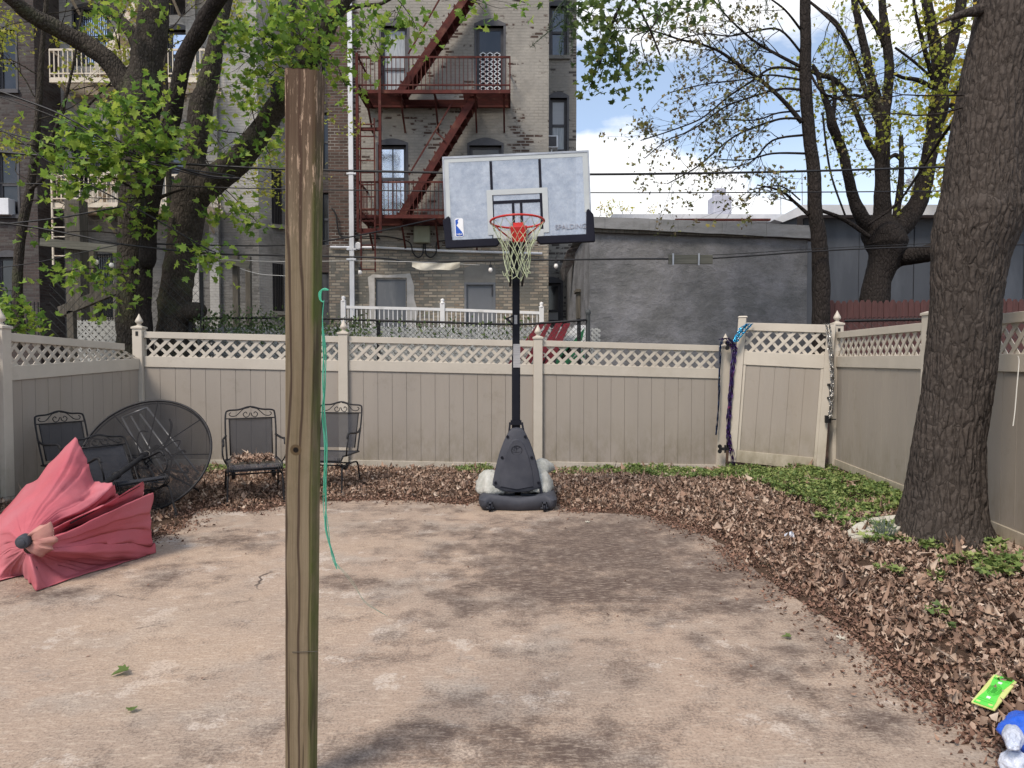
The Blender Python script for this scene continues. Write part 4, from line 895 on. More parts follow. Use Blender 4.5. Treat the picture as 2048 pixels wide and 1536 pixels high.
# angled bay with narrow windows that returns toward the shaft
Pn = [(bx1, YB), (XZ(580, 0, 19.4)[0], 19.4)]
mb = MB(); (xa, ya), (xb, yb) = Pn
def wl(mb, xa, ya, xb, yb, z0, z1): mb.add([(xa, ya, z0), (xb, yb, z0), (xb, yb, z1), (xa, ya, z1)], [(0, 1, 2, 3)])
wl(mb, xa, ya, xb, yb, 0, 15); wl(mb, xb, yb, xb, 26, 0, 15); mb.add([(xa, ya, 15), (xb, yb, 15), (xb, 26, 15), (xa, 26, 15)], [(0, 1, 2, 3)]); mb.build('side_wall', 'stucco_light', bB, fix=False)
for (x0_, y0_, x1_, y1_) in ((538, 338, 558, 448), (538, 526, 560, 622), (538, 150, 556, 250), (538, -20, 556, 60)):
    t = (x0_ - 512) / 68; t2 = (x1_ - 512) / 68; ya_ = ya + (yb - ya) * t; A = W(x0_, y1_, ya_); B = W(x1_, y0_, ya_)
    xA = xa + (xb - xa) * t; xB = xa + (xb - xa) * t2; yB_ = ya + (yb - ya) * t2
    nn = Vector((yb - ya, -(xb - xa), 0)).normalized() * .02
    q = [(xA, ya_, A.z), (xB, yB_, A.z), (xB, yB_, B.z), (xA, ya_, B.z)]
    wd = MB().prism([Vector(p) + nn * .6 for p in q], -nn * 3).build('window', 'dark_glass', bB)
    g = MB()
    for k in range(1, 6): v = Vector(q[0]).lerp(Vector(q[1]), k / 6) + nn * 2; g.bar(v, v + Vector((0, 0, B.z - A.z)), .012)
    g.build('security_bars', 'black_iron', wd)
    MB().bar(Vector(q[0]) + nn * 2 + Vector((-.05, 0, -.05)), Vector(q[1]) + nn * 2 + Vector((.05, 0, -.05)), .1, .1).build('sill', 'concrete_patch', wd)
v0 = XZ(390, 0, YB - .02)[0]
for x in (384, 425): m = MB(); X_ = XZ(x, 0, YB)[0]; m.box(X_ - .12, YB - .12, 0, X_ + .12, YB - .001, 15); m.build('pilaster', 'stucco_light', bB, fix=False)
X_ = XZ(108, 0, YB)[0]; MB().box(X_ - .09, YB - .2, 0, X_ + .09, YB - .05, XZ(0, 420, YB)[1]).build('downspout', 'gray_wood', bB)
YG = YB - 1.0; gx0, gx1 = XZ(95, 0, YG)[0], XZ(408, 0, YG)[0]
fo = None
for i, (yf, yt) in enumerate(((158, 97), (408, 348), (-60, -120))):
    z = XZ(0, yf, YG)[1]; z2 = XZ(0, yt, YG)[1]; m = MB()
    m.box(gx0, YG, z - .08, gx1, YG + .06, z + .04); m.box(gx0, YB - .06, z - .08, gx1, YB - .01, z + .04)
    for k in range(12): y = YG + .1 + .8 * k / 11; m.box(gx0, y - .02, z - .02, gx1, y + .02, z)
    for k in range(5): x = gx0 + .2 + (gx1 - gx0 - .4) * k / 4; m.bar((x, YG + .1, z - .05), (x, YB - .02, z - .6), .05)
    if fo is None: fo = m.build('fire_escape', 'cream_iron', bB)
    else: m.build('platform', 'cream_iron', fo)
    m = MB(); railing(m, gx0, gx1, z, z2 - z, 34, .02, .05, YG, YB); m.build('railing', 'cream_iron', fo)
for (xa, ya_, xb, yb_) in ((160, 406, 300, 190), (165, 158, 270, -20)):
    A, B = XZ(xa, ya_, YG), XZ(xb, yb_, YG); st = MB()
    for y in (YG + .25, YG + .75): st.bar((A[0], y, A[1]), (B[0], y, B[1]), .16, .03, (0, 1, 0))
    for i in range(12): c = Vector((A[0], 0, A[1])).lerp(Vector((B[0], 0, B[1])), (i + .5) / 12); st.box(c.x - .12, YG + .25, c.z - .015, c.x + .12, YG + .75, c.z + .015)
    st.build('stairs', 'cream_iron', fo)
m = MB()
for x in (97, 130): X_ = XZ(x, 0, YG)[0]; m.box(X_ - .02, YG - .05, XZ(0, 530, YG)[1], X_ + .02, YG - .01, XZ(0, 345, YG)[1])
for k in range(9): y = 360 + k * 19; m.box(XZ(97, 0, YG)[0], YG - .05, XZ(0, y, YG)[1] - .012, XZ(130, 0, YG)[0], YG - .01, XZ(0, y, YG)[1] + .012)
m.build('ladder', 'cream_iron', fo)
# dark brick wing on the far left
YD = 17.6; dx1 = XZ(66, 0, YD)[0]
bD = thing('apartment_building', (-14.5, YD, 0), 'dark brown brick building wing with arched windows at the far left', 'building')
hD = [px_hole(-5, 305, 34, 430, YD), px_hole(-5, 514, 40, 640, YD), px_hole(-5, 60, 30, 180, YD)]
mb = MB(); facade(mb, -22, dx1, 0, 14, YD, hD); shell(mb, -22, dx1, 0, 14, YD, YD + 8); mb.build('wall', 'brick_dark', bD, fix=False)
for h in hD: window(bD, h, YD, 'dark_glass', 'dark_glass', arch=.12, sill='frame_gray')
a = XZ(8, 416, YD); MB().box(a[0] - .25, YD - .2, a[1] - .2, a[0] + .25, YD + .05, a[1] + .2).build('air_conditioner', 'white_metal', bD, bevel=.01)
m = MB()
for k in range(9): x = XZ(36, 0, YD)[0] + k * .09; m.bar((x, YD - .6, XZ(0, 690, YD)[1]), (x, YD - .6, XZ(0, 608, YD)[1]), .02)
m.bar((XZ(36, 0, YD)[0], YD - .6, XZ(0, 608, YD)[1]), (XZ(66, 0, YD)[0], YD - .6, XZ(0, 606, YD)[1]), .03); m.build('step_railing', 'black_iron', bD)

# -- rendered garage on the right with a roofing felt parapet
YC = 12.6
gc = thing('garage', (3, YC, 0), 'dark gray stucco garage with a sloping felt parapet', 'garage')
gx0, gx1 = XZ(1181, 0, YC)[0], XZ(1622, 0, YC)[0]; zt0, zt1 = XZ(0, 458, YC)[1], XZ(0, 480, YC)[1]
mb = MB(); nseg = 40
rows = []
for j in range(24):
    rows.append([Vector((gx0 + (gx1 - gx0) * i / nseg, YC + mn.noise(((gx0 + i * .1) * 1.2, j * .33, 5)) * .02, (zt0 + (zt1 - zt0) * i / nseg) * j / 23)) for i in range(nseg + 1)])
mb.grid(rows); mb.add([(gx0, YC, 0), (gx0, 18.1, 0), (gx0, 18.1, zt0), (gx0, YC, zt0)], [(0, 1, 2, 3)]); mb.add([(gx1, YC, 0), (gx1, 18.1, 0), (gx1, 18.1, zt1), (gx1, YC, zt1)], [(3, 2, 1, 0)])
mb.build('wall', 'dark_stucco', gc, sm=False, fix=False)
p0, p1 = XZ(1180, 432, YC - .12), XZ(1652, 451, YC - .12); q0, q1 = XZ(1180, 455, YC - .12), XZ(1652, 478, YC - .12)
m = MB(); k = 16
for i in range(k):
    t0, t1 = i / k, (i + 1) / k; yy = YC - .12 - .012 * (i % 3 == 0)
    f = lambda t, a, b: a + (b - a) * t; j0 = .012 * mn.noise((i * 1.3, 0, 0)); j1 = .012 * mn.noise((i * 1.3 + 1.3, 0, 0))
    m.hexa([(f(t0, p0[0], p1[0]), yy, f(t0, q0[1], q1[1]) + j0), (f(t1, p0[0], p1[0]), yy, f(t1, q0[1], q1[1]) + j1), (f(t1, p0[0], p1[0]), YC + .2, f(t1, q0[1], q1[1])), (f(t0, p0[0], p1[0]), YC + .2, f(t0, q0[1], q1[1])),
            (f(t0, p0[0], p1[0]), yy + .03, f(t0, p0[1], p1[1]) + j1), (f(t1, p0[0], p1[0]), yy + .03, f(t1, p0[1], p1[1]) + j0), (f(t1, p0[0], p1[0]), YC + .2, f(t1, p0[1], p1[1])), (f(t0, p0[0], p1[0]), YC + .2, f(t0, p0[1], p1[1]))])
m.build('parapet', 'roofing', gc)
m = MB(); m.bar((gx0, YC - .05, zt0 - .03), (XZ(1530, 0, YC)[0], YC - .05, XZ(0, 473, YC)[1]), .05, .07); m.build('fascia_board', 'old_wood', gc)
m = MB(); m.add([(gx0 - .1, YC, p0[1] - .1), (gx1 + .25, YC, p1[1] - .1), (gx1 + .25, 18.1, p1[1] - .02), (gx0 - .1, 18.1, p0[1] - .02)], [(0, 1, 2, 3)]); m.build('roof', 'roofing', gc)
# lean-to roof piece and rusty brick soffit between garage and apartment building
sx = W(1133, 500, 15.5); m = MB(); 
m.prism([W(1186, 470, 14.6), W(1186, 486, 14.6), W(1150, 520, 15.6), W(1128, 560, 16.2), W(1122, 540, 16.2), W(1135, 500, 15.6)], (0, .3, 0)); m.build('eave', 'brick_dark', gc)
a = W(1150, 590, 14.6); m = MB().box(gx0 - .06, 14.2, a.z - .5, gx0 - .004, 14.6, a.z + .02).box(gx0 - .1, 14.15, a.z + .02, gx0 - .004, 14.65, a.z + .08); m.build('vent_slot', 'old_wood', gc)

# -- slate coloured shed wall with pale eave behind the right trees
YE = 16.2
be = thing('warehouse', (8, YE, 0), 'slate gray panelled warehouse with a pale metal eave', 'building')
ex0 = XZ(1615, 0, YE)[0]; ze = XZ(0, 436, YE)[1]
m = MB(); x = ex0; i = 0
while x < 22:
    wv_ = 1.25; m.box(x + .008, YE + .012 * (i % 2), 0, x + wv_ - .008, YE + .1, ze); x += wv_; i += 1
m.box(ex0, YE + .06, 0, 22, YE + .09, ze - .01); m.build('panel_wall', 'slate_panel', be)
m = MB().box(ex0 - .2, YE - .35, ze, 22.5, YE + .3, XZ(0, 416, YE)[1]); m.build('eave', 'roof_white', be)
m = MB().prism([(ex0 - .2, YE - .34, ze), (ex0 - .2, YE - .34, XZ(0, 416, YE)[1]), (XZ(1543, 0, YE)[0], YE - .34, XZ(0, 445, YE)[1]), (XZ(1560, 0, YE)[0], YE - .34, XZ(0, 450, YE)[1])], (0, .5, 0)); m.build('side_eave', 'roof_white', be)
m = MB().prism([(ex0 - .25, YE - .2, ze - .02), (XZ(1560, 0, YE)[0], YE - .2, XZ(0, 450, YE)[1]), (XZ(1560, 0, YE)[0], YE - .2, 2.5), (ex0 - .25, YE - .2, 2.5)], (0, .1, 0)); m.build('side_wall', 'slate_panel', be)
m = MB(); m.add([(ex0, YE, ze + .1), (22, YE, ze + .1), (22, YE + 8, ze + .4), (ex0, YE + 8, ze + .4)], [(0, 1, 2, 3)]).build('roof', 'roof_white', be)
# distant flat roofs with a chimney
fr = thing('low_building', W(1400, 440, 30), 'distant low building with a flat white roof beyond the garage', 'building')
a, c = XZ(1228, 447, 30), XZ(1560, 430, 30)
MB().box(a[0], 30, 0, c[0], 40, a[1]).build('wall', 'stucco_pale', fr); MB().box(a[0] - .1, 29.8, a[1], c[0] + .1, 40.1, c[1]).build('roof', 'roof_white', fr)
a, c = XZ(1350, 436, 29.7), XZ(1540, 433, 29.7); MB().box(a[0], 29.6, a[1] - .12, c[0], 29.75, a[1] - .04).build('roof_trim', 'red_iron', fr)
ch = thing('chimney', W(1445, 430, 31), 'white brick chimney rising above the distant flat roof', 'chimney')
a, c = XZ(1427, 445, 31), XZ(1464, 390, 31); MB().box(a[0], 31, a[1], c[0], 32, c[1]).build('shaft', 'chimney_paint', ch, bevel=.05)
a, c = XZ(1434, 390, 31), XZ(1455, 374, 31); MB().box(a[0], 31.15, a[1], c[0], 31.8, c[1]).build('flue', 'chimney_paint', ch, bevel=.03)
for x, y in ((1562, 345), (1605, 345)): MB().tube([W(x, 445, 30.5), W(x - 1, y, 30.5)], .02, 5).solo('antenna', 'silver', {1562: 'thin antenna mast nearer the white chimney', 1605: 'thin antenna mast beside the slender tree'}[x], 'antenna', 'antenna masts on the distant roof')
MB().tube([W(1825, 445, 30), W(1827, 340, 30)], .05, 6).box(W(1815, 365, 30).x, 29.9, W(0, 372, 30).z, W(1838, 365, 30).x, 30.1, W(0, 358, 30).z).solo('floodlight_mast', 'silver', 'distant floodlight mast between the trunks of the forked tree', 'mast')

# ---------------------------------------------------------------- things just behind the vinyl fence
# chain link
def chain(root, top, zb, m_='mesh_wire', cell=.075, r=.0028):
    """top: list of (x,y,z) along the rail"""
    T = [Vector(t) for t in top]; lens = [0]
    for a, b in zip(T[:-1], T[1:]): lens.append(lens[-1] + (b - a).length)
    def at(s):
        s = min(max(s, 0), lens[-1] - 1e-6)
        for i in range(len(T) - 1):
            if s <= lens[i + 1]: return T[i].lerp(T[i + 1], (s - lens[i]) / (lens[i + 1] - lens[i]))
        return T[-1]
    m = MB(); Ht = T[0].z - zb; s = -Ht
    while s < lens[-1]:
        for sg in (1, -1):
            s0, s1 = s, s + Ht
            k0, k1 = 0, 1
            if s0 < 0: k0 = -s0 / Ht; s0 = 0
            if s1 > lens[-1]: k1 = 1 - (s1 - lens[-1]) / Ht; s1 = lens[-1]
            if s1 - s0 < .02: continue
            a, b = at(s0), at(s1)
            if sg < 0: za, zc = a.z - (a.z - zb) * k0, b.z - (b.z - zb) * k1
            else: za, zc = zb + (a.z - zb) * k0, zb + (b.z - zb) * k1
            N_ = 3; pr = None
            m.tube([(a.x, a.y + .004 * sg, za, r), (b.x, b.y + .004 * sg, zc, r)], n=3, cap=False)
        s += cell
    return m
mat('mesh_wire', (.045, .05, .052), None, rough=.5)
cl_ = thing('chain_link_fence', W(700, 700, 10.9), 'black chain link fence with drooping top rail behind the tan fence', 'fence')
tp = [W(x, y, 10.9) for x, y in ((378, 638), (500, 636), (649, 637), (757, 641), (900, 645), (1030, 649), (1100, 645), (1173, 640))]
chain(cl_, tp, .75).build('wire_mesh', 'mesh_wire', cl_, fix=False)
MB().tube(smooth([tuple(p) for p in tp], 3), .02, 6).build('top_rail', 'wire_black', cl_, sm=True)
for x in (380, 757, 1158): p = W(x, 641, 10.94); MB().tube([(p.x, p.y, 0), (p.x, p.y, p.z)], .03, 8).build('post', 'wire_black', cl_)
p = W(1176, 628, 10.94); MB().tube([(p.x, p.y, 0), (p.x, p.y, p.z)], .035, 8).lathe((p.x, p.y, p.z), [(.045, 0), (.045, .03), (.03, .06), (.01, .08)], 10).build('post', 'mesh_wire', cl_)
c2 = thing('chain_link_fence', W(230, 700, 10.6), 'taller bent chain link fence beside the maple trunks at left', 'fence')
tp = [W(x, y, 10.8) for x, y in ((98, 560), (150, 545), (240, 552), (300, 560), (405, 555))]
chain(c2, tp, .9, cell=.13, r=.003).build('wire_mesh', 'mesh_wire', c2, fix=False)
p = W(403, 556, 10.8); MB().tube([(p.x, p.y, 0), (p.x, p.y, p.z + .1)], .028, 8).build('post', 'wire_black', c2)
c3 = thing('chain_link_fence', W(1750, 680, 10.4), 'wire topped fence rail running behind the right hand vinyl fence', 'fence')
tp = [W(x, y, Y) for x, y, Y in ((1690, 642, 10.5), (1780, 640, 10.0), (1860, 638, 9.6), (1990, 634, 9.0), (2100, 632, 8.6))]
MB().tube([tuple(p) for p in tp], .022, 6).build('top_rail', 'wire_black', c3)
m = MB(); pts = []
for i in range(260):
    t = i / 259 * (len(tp) - 1); k = min(int(t), len(tp) - 2); q = tp[k].lerp(tp[k + 1], t - k); a = i * .9; pts.append((q.x, q.y + math.cos(a) * .035, q.z + math.sin(a) * .035 + .01, .004))
m.tube(pts, n=3, cap=False).build('wire_coil', 'wire_black', c3)
chain(c3, tp, .9, cell=.12).build('wire_mesh', 'mesh_wire', c3, fix=False)
# ivy through the chain link
px_ = nr.uniform(385, 1060, 5200); yc = np.where(px_ < 590, 648 + 0 * px_, 662); yv = nr.normal(yc, 15); kk = (nr.uniform(0, 1, 5200) < np.where(px_ < 600, .9, np.where(px_ < 740, .75, .18))) & (yv > 628 - 16 * (px_ < 590)) & (yv < 735) & (nr.uniform(0, 1, 5200) < .6)
P3 = np.array([tuple(W(a, b, 10.8 + nr.normal(0, .06))) for a, b in zip(px_[kk], yv[kk])])
setp(add_obj('ivy', scatter('ivy', OVAL, P3, rots(len(P3), 1.2), nr.uniform(.03, .075, len(P3)), 'ivy')), 'small leaved vine climbing through the black chain link', 'vine', kind='stuff')
# white lattice screen further behind
wl_ = thing('lattice_screen', W(600, 700, 11.6), 'white lattice screen seen through the black chain link', 'lattice screen')
def lat(root, x0, z0, x1, z1, Y, sp, wd, m):
    g = MB()
    for sg in (1, -1):
        s = x0 - (z1 - z0)
        while s < x1:
            a0, a1 = s, s + (z1 - z0); ka, kb = z0, z1
            if a0 < x0: ka += x0 - a0; a0 = x0
            if a1 > x1: kb -= a1 - x1; a1 = x1
            if a1 - a0 > .02:
                if sg < 0: ka, kb = z0 + z1 - ka, z0 + z1 - kb
                g.bar((a0, Y + .006 * sg, ka), (a1, Y + .006 * sg, kb), wd, .008, (0, 1, 0))
            s += sp
    return g
def bar_fix(): pass
a, c = XZ(150, 700, 11.7), XZ(246, 642, 11.7); g = lat(wl_, a[0], .7, c[0], c[1], 11.7, .11, .05, 0); g.build('lattice', 'lattice_paint', wl_)
a, c = XZ(380, 700, 11.7), XZ(1180, 655, 11.7); g = lat(wl_, a[0], .7, c[0], c[1], 11.7, .11, .05, 0); g.build('lattice', 'lattice_paint', wl_)
m = MB()
for x in (246, 380, 560, 757, 940, 1172): X_ = XZ(x, 0, 11.7)[0]; MB().box(X_ - .03, 11.72, 0, X_ + .03, 11.78, c[1] + .03).build('post', 'lattice_paint', wl_)
# porch railing of the next yard
pr_ = thing('porch_railing', W(885, 640, 15.4), 'white metal porch railing in front of the two gray doors', 'railing')
A = [W(687, 614, 15.4), W(885, 619, 15.4), W(1083, 626, 15.4)]
m = MB()
for p, q in zip(A[:-1], A[1:]): m.bar(p, q, .05, .06)
m.build('handrail', 'white_paint', pr_); m = MB()
for p, q in zip(A[:-1], A[1:]): m.bar(p - Vector((0, 0, .75)), q - Vector((0, 0, .75)), .04, .05)
m.build('lower_rail', 'white_paint', pr_)
m = MB(); nB = 44
for i in range(1, nB): t = i / nB * 2; k = int(t) if t < 2 else 1; p = A[k].lerp(A[k + 1], t - k); m.bar(p, p - Vector((0, 0, .75)), .018)
m.build('balusters', 'white_paint', pr_)
for p in A:
    o = MB().box(p.x - .05, p.y - .05, p.z - 1.6, p.x + .05, p.y + .05, p.z + .12).build('post', 'white_paint', pr_, bevel=.005)
    MB().lathe((p.x, p.y, p.z + .12), [(.06, 0), (.06, .02), (.03, .035), (.045, .07), (.04, .10), (.005, .12)], 12).build('post_ball', 'white_paint', o, sm=True)
pd = MB().box(-4.2, 15.3, 0, 1.0, 17.0, XZ(0, 690, 15.4)[1]); pd.solo('porch', 'concrete_patch', 'raised concrete porch floor below the two gray doors', 'porch')
# painted boards
pb = thing('painted_panel', W(1100, 700, 11.2), 'leaning red and green painted boards behind the chain link', 'painted boards')
for (a, b, c_, d_) in (((1010, 735), (1075, 648), (1092, 645), (1030, 735)), ((1040, 735), (1094, 648), (1103, 646), (1058, 735)), ((1062, 735), (1112, 646), (1125, 645), (1085, 735)), ((1080, 735), (1128, 647), (1141, 646), (1102, 735))):
    MB().prism([W(*q, 11.2) for q in (a, b, c_, d_)], (0, .02, 0)).build('red_board', 'paint_red', pb)
for (a, b, c_, d_) in (((1112, 735), (1112, 722), (1170, 655), (1164, 680)), ((1128, 737), (1120, 716), (1148, 682), (1165, 690)), ((1142, 738), (1140, 722), (1166, 700), (1170, 715)), ((1100, 700), (1120, 680), (1134, 692), (1112, 718))):
    MB().prism([W(*q, 11.22) for q in (a, b, c_, d_)], (0, .02, 0)).build('green_board', 'paint_green', pb)
MB().prism([W(*q, 11.35) for q in ((1085, 740), (1110, 700), (1150, 650), (1176, 650), (1176, 740))], (0, .02, 0)).build('backing_board', 'white_paint', pb)
a, c = XZ(1183, 740, 11.25), XZ(1195, 657, 11.25)
ls = thing('lattice_strip', (a[0], 11.25, 0), 'narrow white lattice strip against the garage corner', 'lattice')
lat(ls, a[0], .9, c[0] + .04, c[1], 11.25, .075, .03, 0).build('lattice', 'lattice_paint', ls)
# red picket fence
pf = thing('picket_fence', W(1850, 640, 11.2), 'brown red dog eared picket fence under the forked tree', 'fence')
xa = XZ(1655, 0, 11.4)[0]; x = xa; m = MB(); i = 0
while x < 8.8:
    zt = 1.45 + (720 - (602 - 4 * (x - xa) / 4)) / 1420 * 11.4 + rng.uniform(-.015, .015); q = [(x, .3), (x + .092, .3), (x + .092, zt - .05), (x + .062, zt), (x + .03, zt), (x, zt - .05)]
    m.prism([(a, 11.4 + .006 * (i % 2), b) for a, b in q], (0, .02, 0)); x += .098; i += 1
m.build('pickets', 'picket_red', pf); MB().box(xa, 11.43, 2.0, 8.8, 11.47, 2.08).box(xa, 11.43, .6, 8.8, 11.47, .68).build('rail', 'picket_red', pf)
# weathered posts, beam and prop in the yard behind
gw = 'weathered poles behind the left fence'
for (x0_, x1_, yt, yb, Y, lb) in ((134, 158, 398, 690, 13.0, 'tall weathered square pole left of the big maple trunk'), (178, 188, 500, 690, 13.6, 'thin weathered post beside the barred ground window'), (466, 475, 503, 690, 13.2, 'short weathered post at the end of the gray beam'), (492, 500, 512, 690, 13.8, 'second short post just right of the beam end')):
    a, c = XZ(x0_, yb, Y), XZ(x1_, yt, Y); MB().box(a[0], Y, 0, c[0], Y + (c[0] - a[0]), c[1]).solo('wooden_pole', 'old_wood', lb, 'pole', gw, org=(a[0], Y, 0), bevel=.01)
MB().bar(W(82, 484, 12.9), W(243, 500, 12.9), .07, .14).solo('wooden_beam', 'gray_wood', 'weathered beam crossing the tall pole at the far left', 'beam')
MB().bar(W(405, 508, 13.1), W(500, 532, 13.1), .07, .12).solo('wooden_beam', 'gray_wood', 'short sloping gray beam right of the maple trunks', 'beam')
m = MB().bar(W(122, 624, 11.2), W(240, 575, 11.2), .1, .16); m.box(W(124, 0, 11.2).x, 11.15, 0, W(137, 0, 11.2).x, 11.25, W(0, 622, 11.2).z); m.solo('propped_board', 'old_wood', 'rough board propped diagonally on a short post by the trunks', 'board')
# ---------------------------------------------------------------- basketball hoop
hp_ = thing('basketball_hoop', (.05, 7.1, 0), 'portable basketball hoop with clear backboard, black pole and gray plastic base', 'basketball hoop')
KB = 6.55 / F; th = R(2.6); Cb = W(1034.5, 394, 6.55); Ub = Vector((math.cos(th), 0, math.sin(th))); Vb = Vector((-math.sin(th) * .9, 0.03, math.cos(th))).normalized(); Nb = Ub.cross(Vb)   # away from the viewer
if Nb.y < 0: Nb = -Nb
def Bp(x, y, off=0): return Cb + Ub * (x - 1034.5) * KB - Vb * (y - 394) * KB - Nb * off
def bslab(mb, x0, y0, x1, y1, f, t=.006): # pixel rectangle, f = distance in front of the acrylic face
    return mb.prism([Bp(x0, y0, f), Bp(x1, y0, f), Bp(x1, y1, f), Bp(x0, y1, f)], Nb * t)
bb = bslab(MB(), 892, 312, 1177, 476, 0, .012).build('backboard', 'acrylic', hp_)
m = MB()
for r_ in ((889, 308, 1180, 312), (889, 312, 892, 478), (1177, 312, 1180, 478), (889, 476, 1180, 480)): bslab(m, *r_, .006, .03)
m.build('frame', 'silver', bb)
m = MB(); bslab(m, 892, 312, 1177, 320, .002, .002); bslab(m, 892, 320, 901, 430, .002, .002); bslab(m, 1167, 320, 1177, 430, .002, .002); m.build('border', 'frost_white', bb)
m = MB(); bslab(m, 982, 321, 987, 474, .004, .004); bslab(m, 1079, 321, 1084, 474, .004, .004); bslab(m, 987, 400, 1079, 406, .004, .004); bslab(m, 1023, 406, 1028, 450, .004, .004); bslab(m, 1039, 406, 1044, 450, .004, .004); m.build('support_bars', 'pad_navy', bb)
m = MB(); bslab(m, 974, 378, 1095, 388.5, .007, .0025); bslab(m, 974, 388.5, 985, 467, .007, .0025); bslab(m, 1084, 388.5, 1095, 467, .007, .0025); m.build('target_square', 'frost_white', bb)
m = MB(); bslab(m, 984, 460, 1084, 476, .0065, .0015); m.build('lower_panel', 'frost_white', bb)
f = .022
m = MB(); m.prism([Bp(*q, f) for q in ((885, 434), (897, 426), (900, 430), (902, 474), (1000, 474), (998, 482), (990, 490), (889, 490))], Nb * .05)
m.build('edge_padding', 'pad_navy', bb, bevel=.008); m = MB()
m.prism([Bp(*q, f) for q in ((1069, 474), (1168, 474), (1170, 428), (1174, 424), (1184, 436), (1185, 490), (1076, 490), (1070, 482))], Nb * .05); m.build('edge_padding', 'pad_navy', bb, bevel=.008)
# league emblem: blue and white with the white figure shape between
x0, y0, x1, y1 = 908.5, 431, 925.5, 468
def rrect(x0, y0, x1, y1, r, f): 
    o = []
    for cx, cy, a0 in ((x1 - r, y0 + r, -90), (x1 - r, y1 - r, 0), (x0 + r, y1 - r, 90), (x0 + r, y0 + r, 180)):
        for k in range(5): a = R(a0 + k * 22.5); o.append(Bp(cx + r * math.cos(a), cy + r * math.sin(a), f))
    return o
lg = MB().prism(rrect(x0, y0, x1, y1, 4, .003), Nb * .001).build('emblem', 'logo_white', bb)
MB().prism([Bp(*q, .0045) for q in ((910, 434), (917, 432.5), (914.5, 436), (915.5, 440), (911.5, 445), (915, 449), (918, 453), (922, 458), (924, 463), (924, 466.5), (911, 466.5), (910, 464))], Nb * .001).build('emblem_blue', 'logo_blue', lg)
MB().prism([Bp(*q, .0045) for q in ((920, 432.5), (924, 434), (924.2, 452), (921, 448), (919.5, 442), (921.5, 438))], Nb * .001).build('emblem_red', 'logo_white', lg)
def put_text(s, size, x, y, m_, parent, f=.006, bold=0):
    me = text_mesh(s, size); Mx = Matrix((Ub, Vb, -Nb)).transposed().to_4x4(); Mx.translation = Bp(x, y, f) - ORG[parent.name]; me.transform(Mx); me.materials.clear(); me.materials.append(M[m_])
    return add_obj('lettering', me, parent)
o = put_text('NBA', .026, 917, 463.2, 'logo_white', bb, .0065); put_text('SPALDING', .062, 1138, 458, 'letter_gray', bb, .005)
# rim, bracket, net
Rc = W(1034.5, 443, 6.17); tl = R(3.2); RU = Vector((1, 0, .02)).normalized(); RV = Vector((0, -math.cos(tl), math.sin(tl)))
rim = [Rc + (RU * math.cos(t) + RV * math.sin(t)) * .232 for t in [2 * math.pi * i / 48 for i in range(48)]]
ro = MB().tube([tuple(p) for p in rim], .0095, 8, closed=True).build('rim', 'rim_red', hp_, sm=True)
m = MB()
for sx_ in (-1, 1): m.tube([tuple(Rc + RU * sx_ * .21 - RV * .10), tuple(Rc + RU * sx_ * .06 - RV * .34 + Vector((0, 0, -.07)))], .007, 6)
m.build('brace', 'rim_red', ro, sm=True)
a = Bp(1016, 452, .01); m = MB(); 
m.hexa([Bp(1022, 490, .14), Bp(1047, 490, .14), Bp(1047, 484, .02), Bp(1022, 484, .02), Bp(1018, 459, .17), Bp(1051, 459, .17), Bp(1053, 452, .02), Bp(1016, 452, .02)]); m.build('rim_bracket', 'rim_red', ro, bevel=.012)
m = MB(); bslab(m, 1024, 446, 1045, 462, .03, .02); m.build('back_plate', 'rim_red', ro)
m = MB(); nn_ = 12; lev = [(.232, 0), (.205, -.07), (.165, -.15), (.13, -.23), (.108, -.31), (.10, -.39), (.098, -.44)]
def npnt(i, l):
    r, z = lev[l]; t = 2 * math.pi * (i + (.5 if l % 2 else 0)) / nn_; w_ = .012 * math.sin(i * 2.3 + l * 1.7) * (l > 2)
    return Rc + (RU * math.cos(t) + RV * math.sin(t)) * (r + w_) + Vector((0, 0, z + .02 * math.sin(i * 1.9 + l) * (l > 3)))
for i in range(nn_):
    for l in range(len(lev) - 1):
        a = npnt(i, l)
        for j in ((i, i - 1) if l % 2 == 0 else (i, i + 1)):
            b = npnt(j, l + 1); md = a.lerp(b, .5); md = md - (md - Rc).normalized() * .004; m.tube([tuple(a), tuple(md), tuple(b)], .0026, 4, cap=False)
    a = npnt(i, 6); m.tube(smooth([(*a,), (a.x + rng.uniform(-.03, .03), a.y, a.z - rng.uniform(.02, .06)), (a.x + rng.uniform(-.04, .04), a.y, a.z - rng.uniform(-.02, .05))], 3), .0028, 4, cap=False)
m.build('net', 'net_cord', hp_)
# pole, height adjuster, cover, base
pz = 2.5; pc = W(1032, 860, 7.12)
MB().box(pc.x - .042, 7.08, .55, pc.x + .042, 7.165, 1.5).build('pole', 'pole_black', hp_, bevel=.012)
MB().box(pc.x - .037, 7.085, 1.5, pc.x + .037, 7.16, W(0, 470, 7.12).z).build('upper_pole', 'pole_black', hp_, bevel=.012)
m = MB(); c = Bp(1034, 440, -.05)
for sx_ in (-.06, .06):
    for zz in (2.45, 2.2): m.bar((pc.x + sx_, 7.1, zz), (c.x + sx_ + .0, c.y + .02, zz + .12), .02, .04)
m.build('lift_arm', 'pole_black', hp_)
a = W(1014, 637, 7.0); m = MB(); m.tube([tuple(a), (pc.x - .03, 7.06, a.z + .03)], .008, 6).tube([tuple(a), (pc.x - .03, 7.06, a.z - .06)], .008, 6).tube([(a.x - .01, a.y, a.z), (a.x + .03, a.y - .03, a.z - .03)], .011, 6).build('adjuster_handle', 'pole_black', hp_)
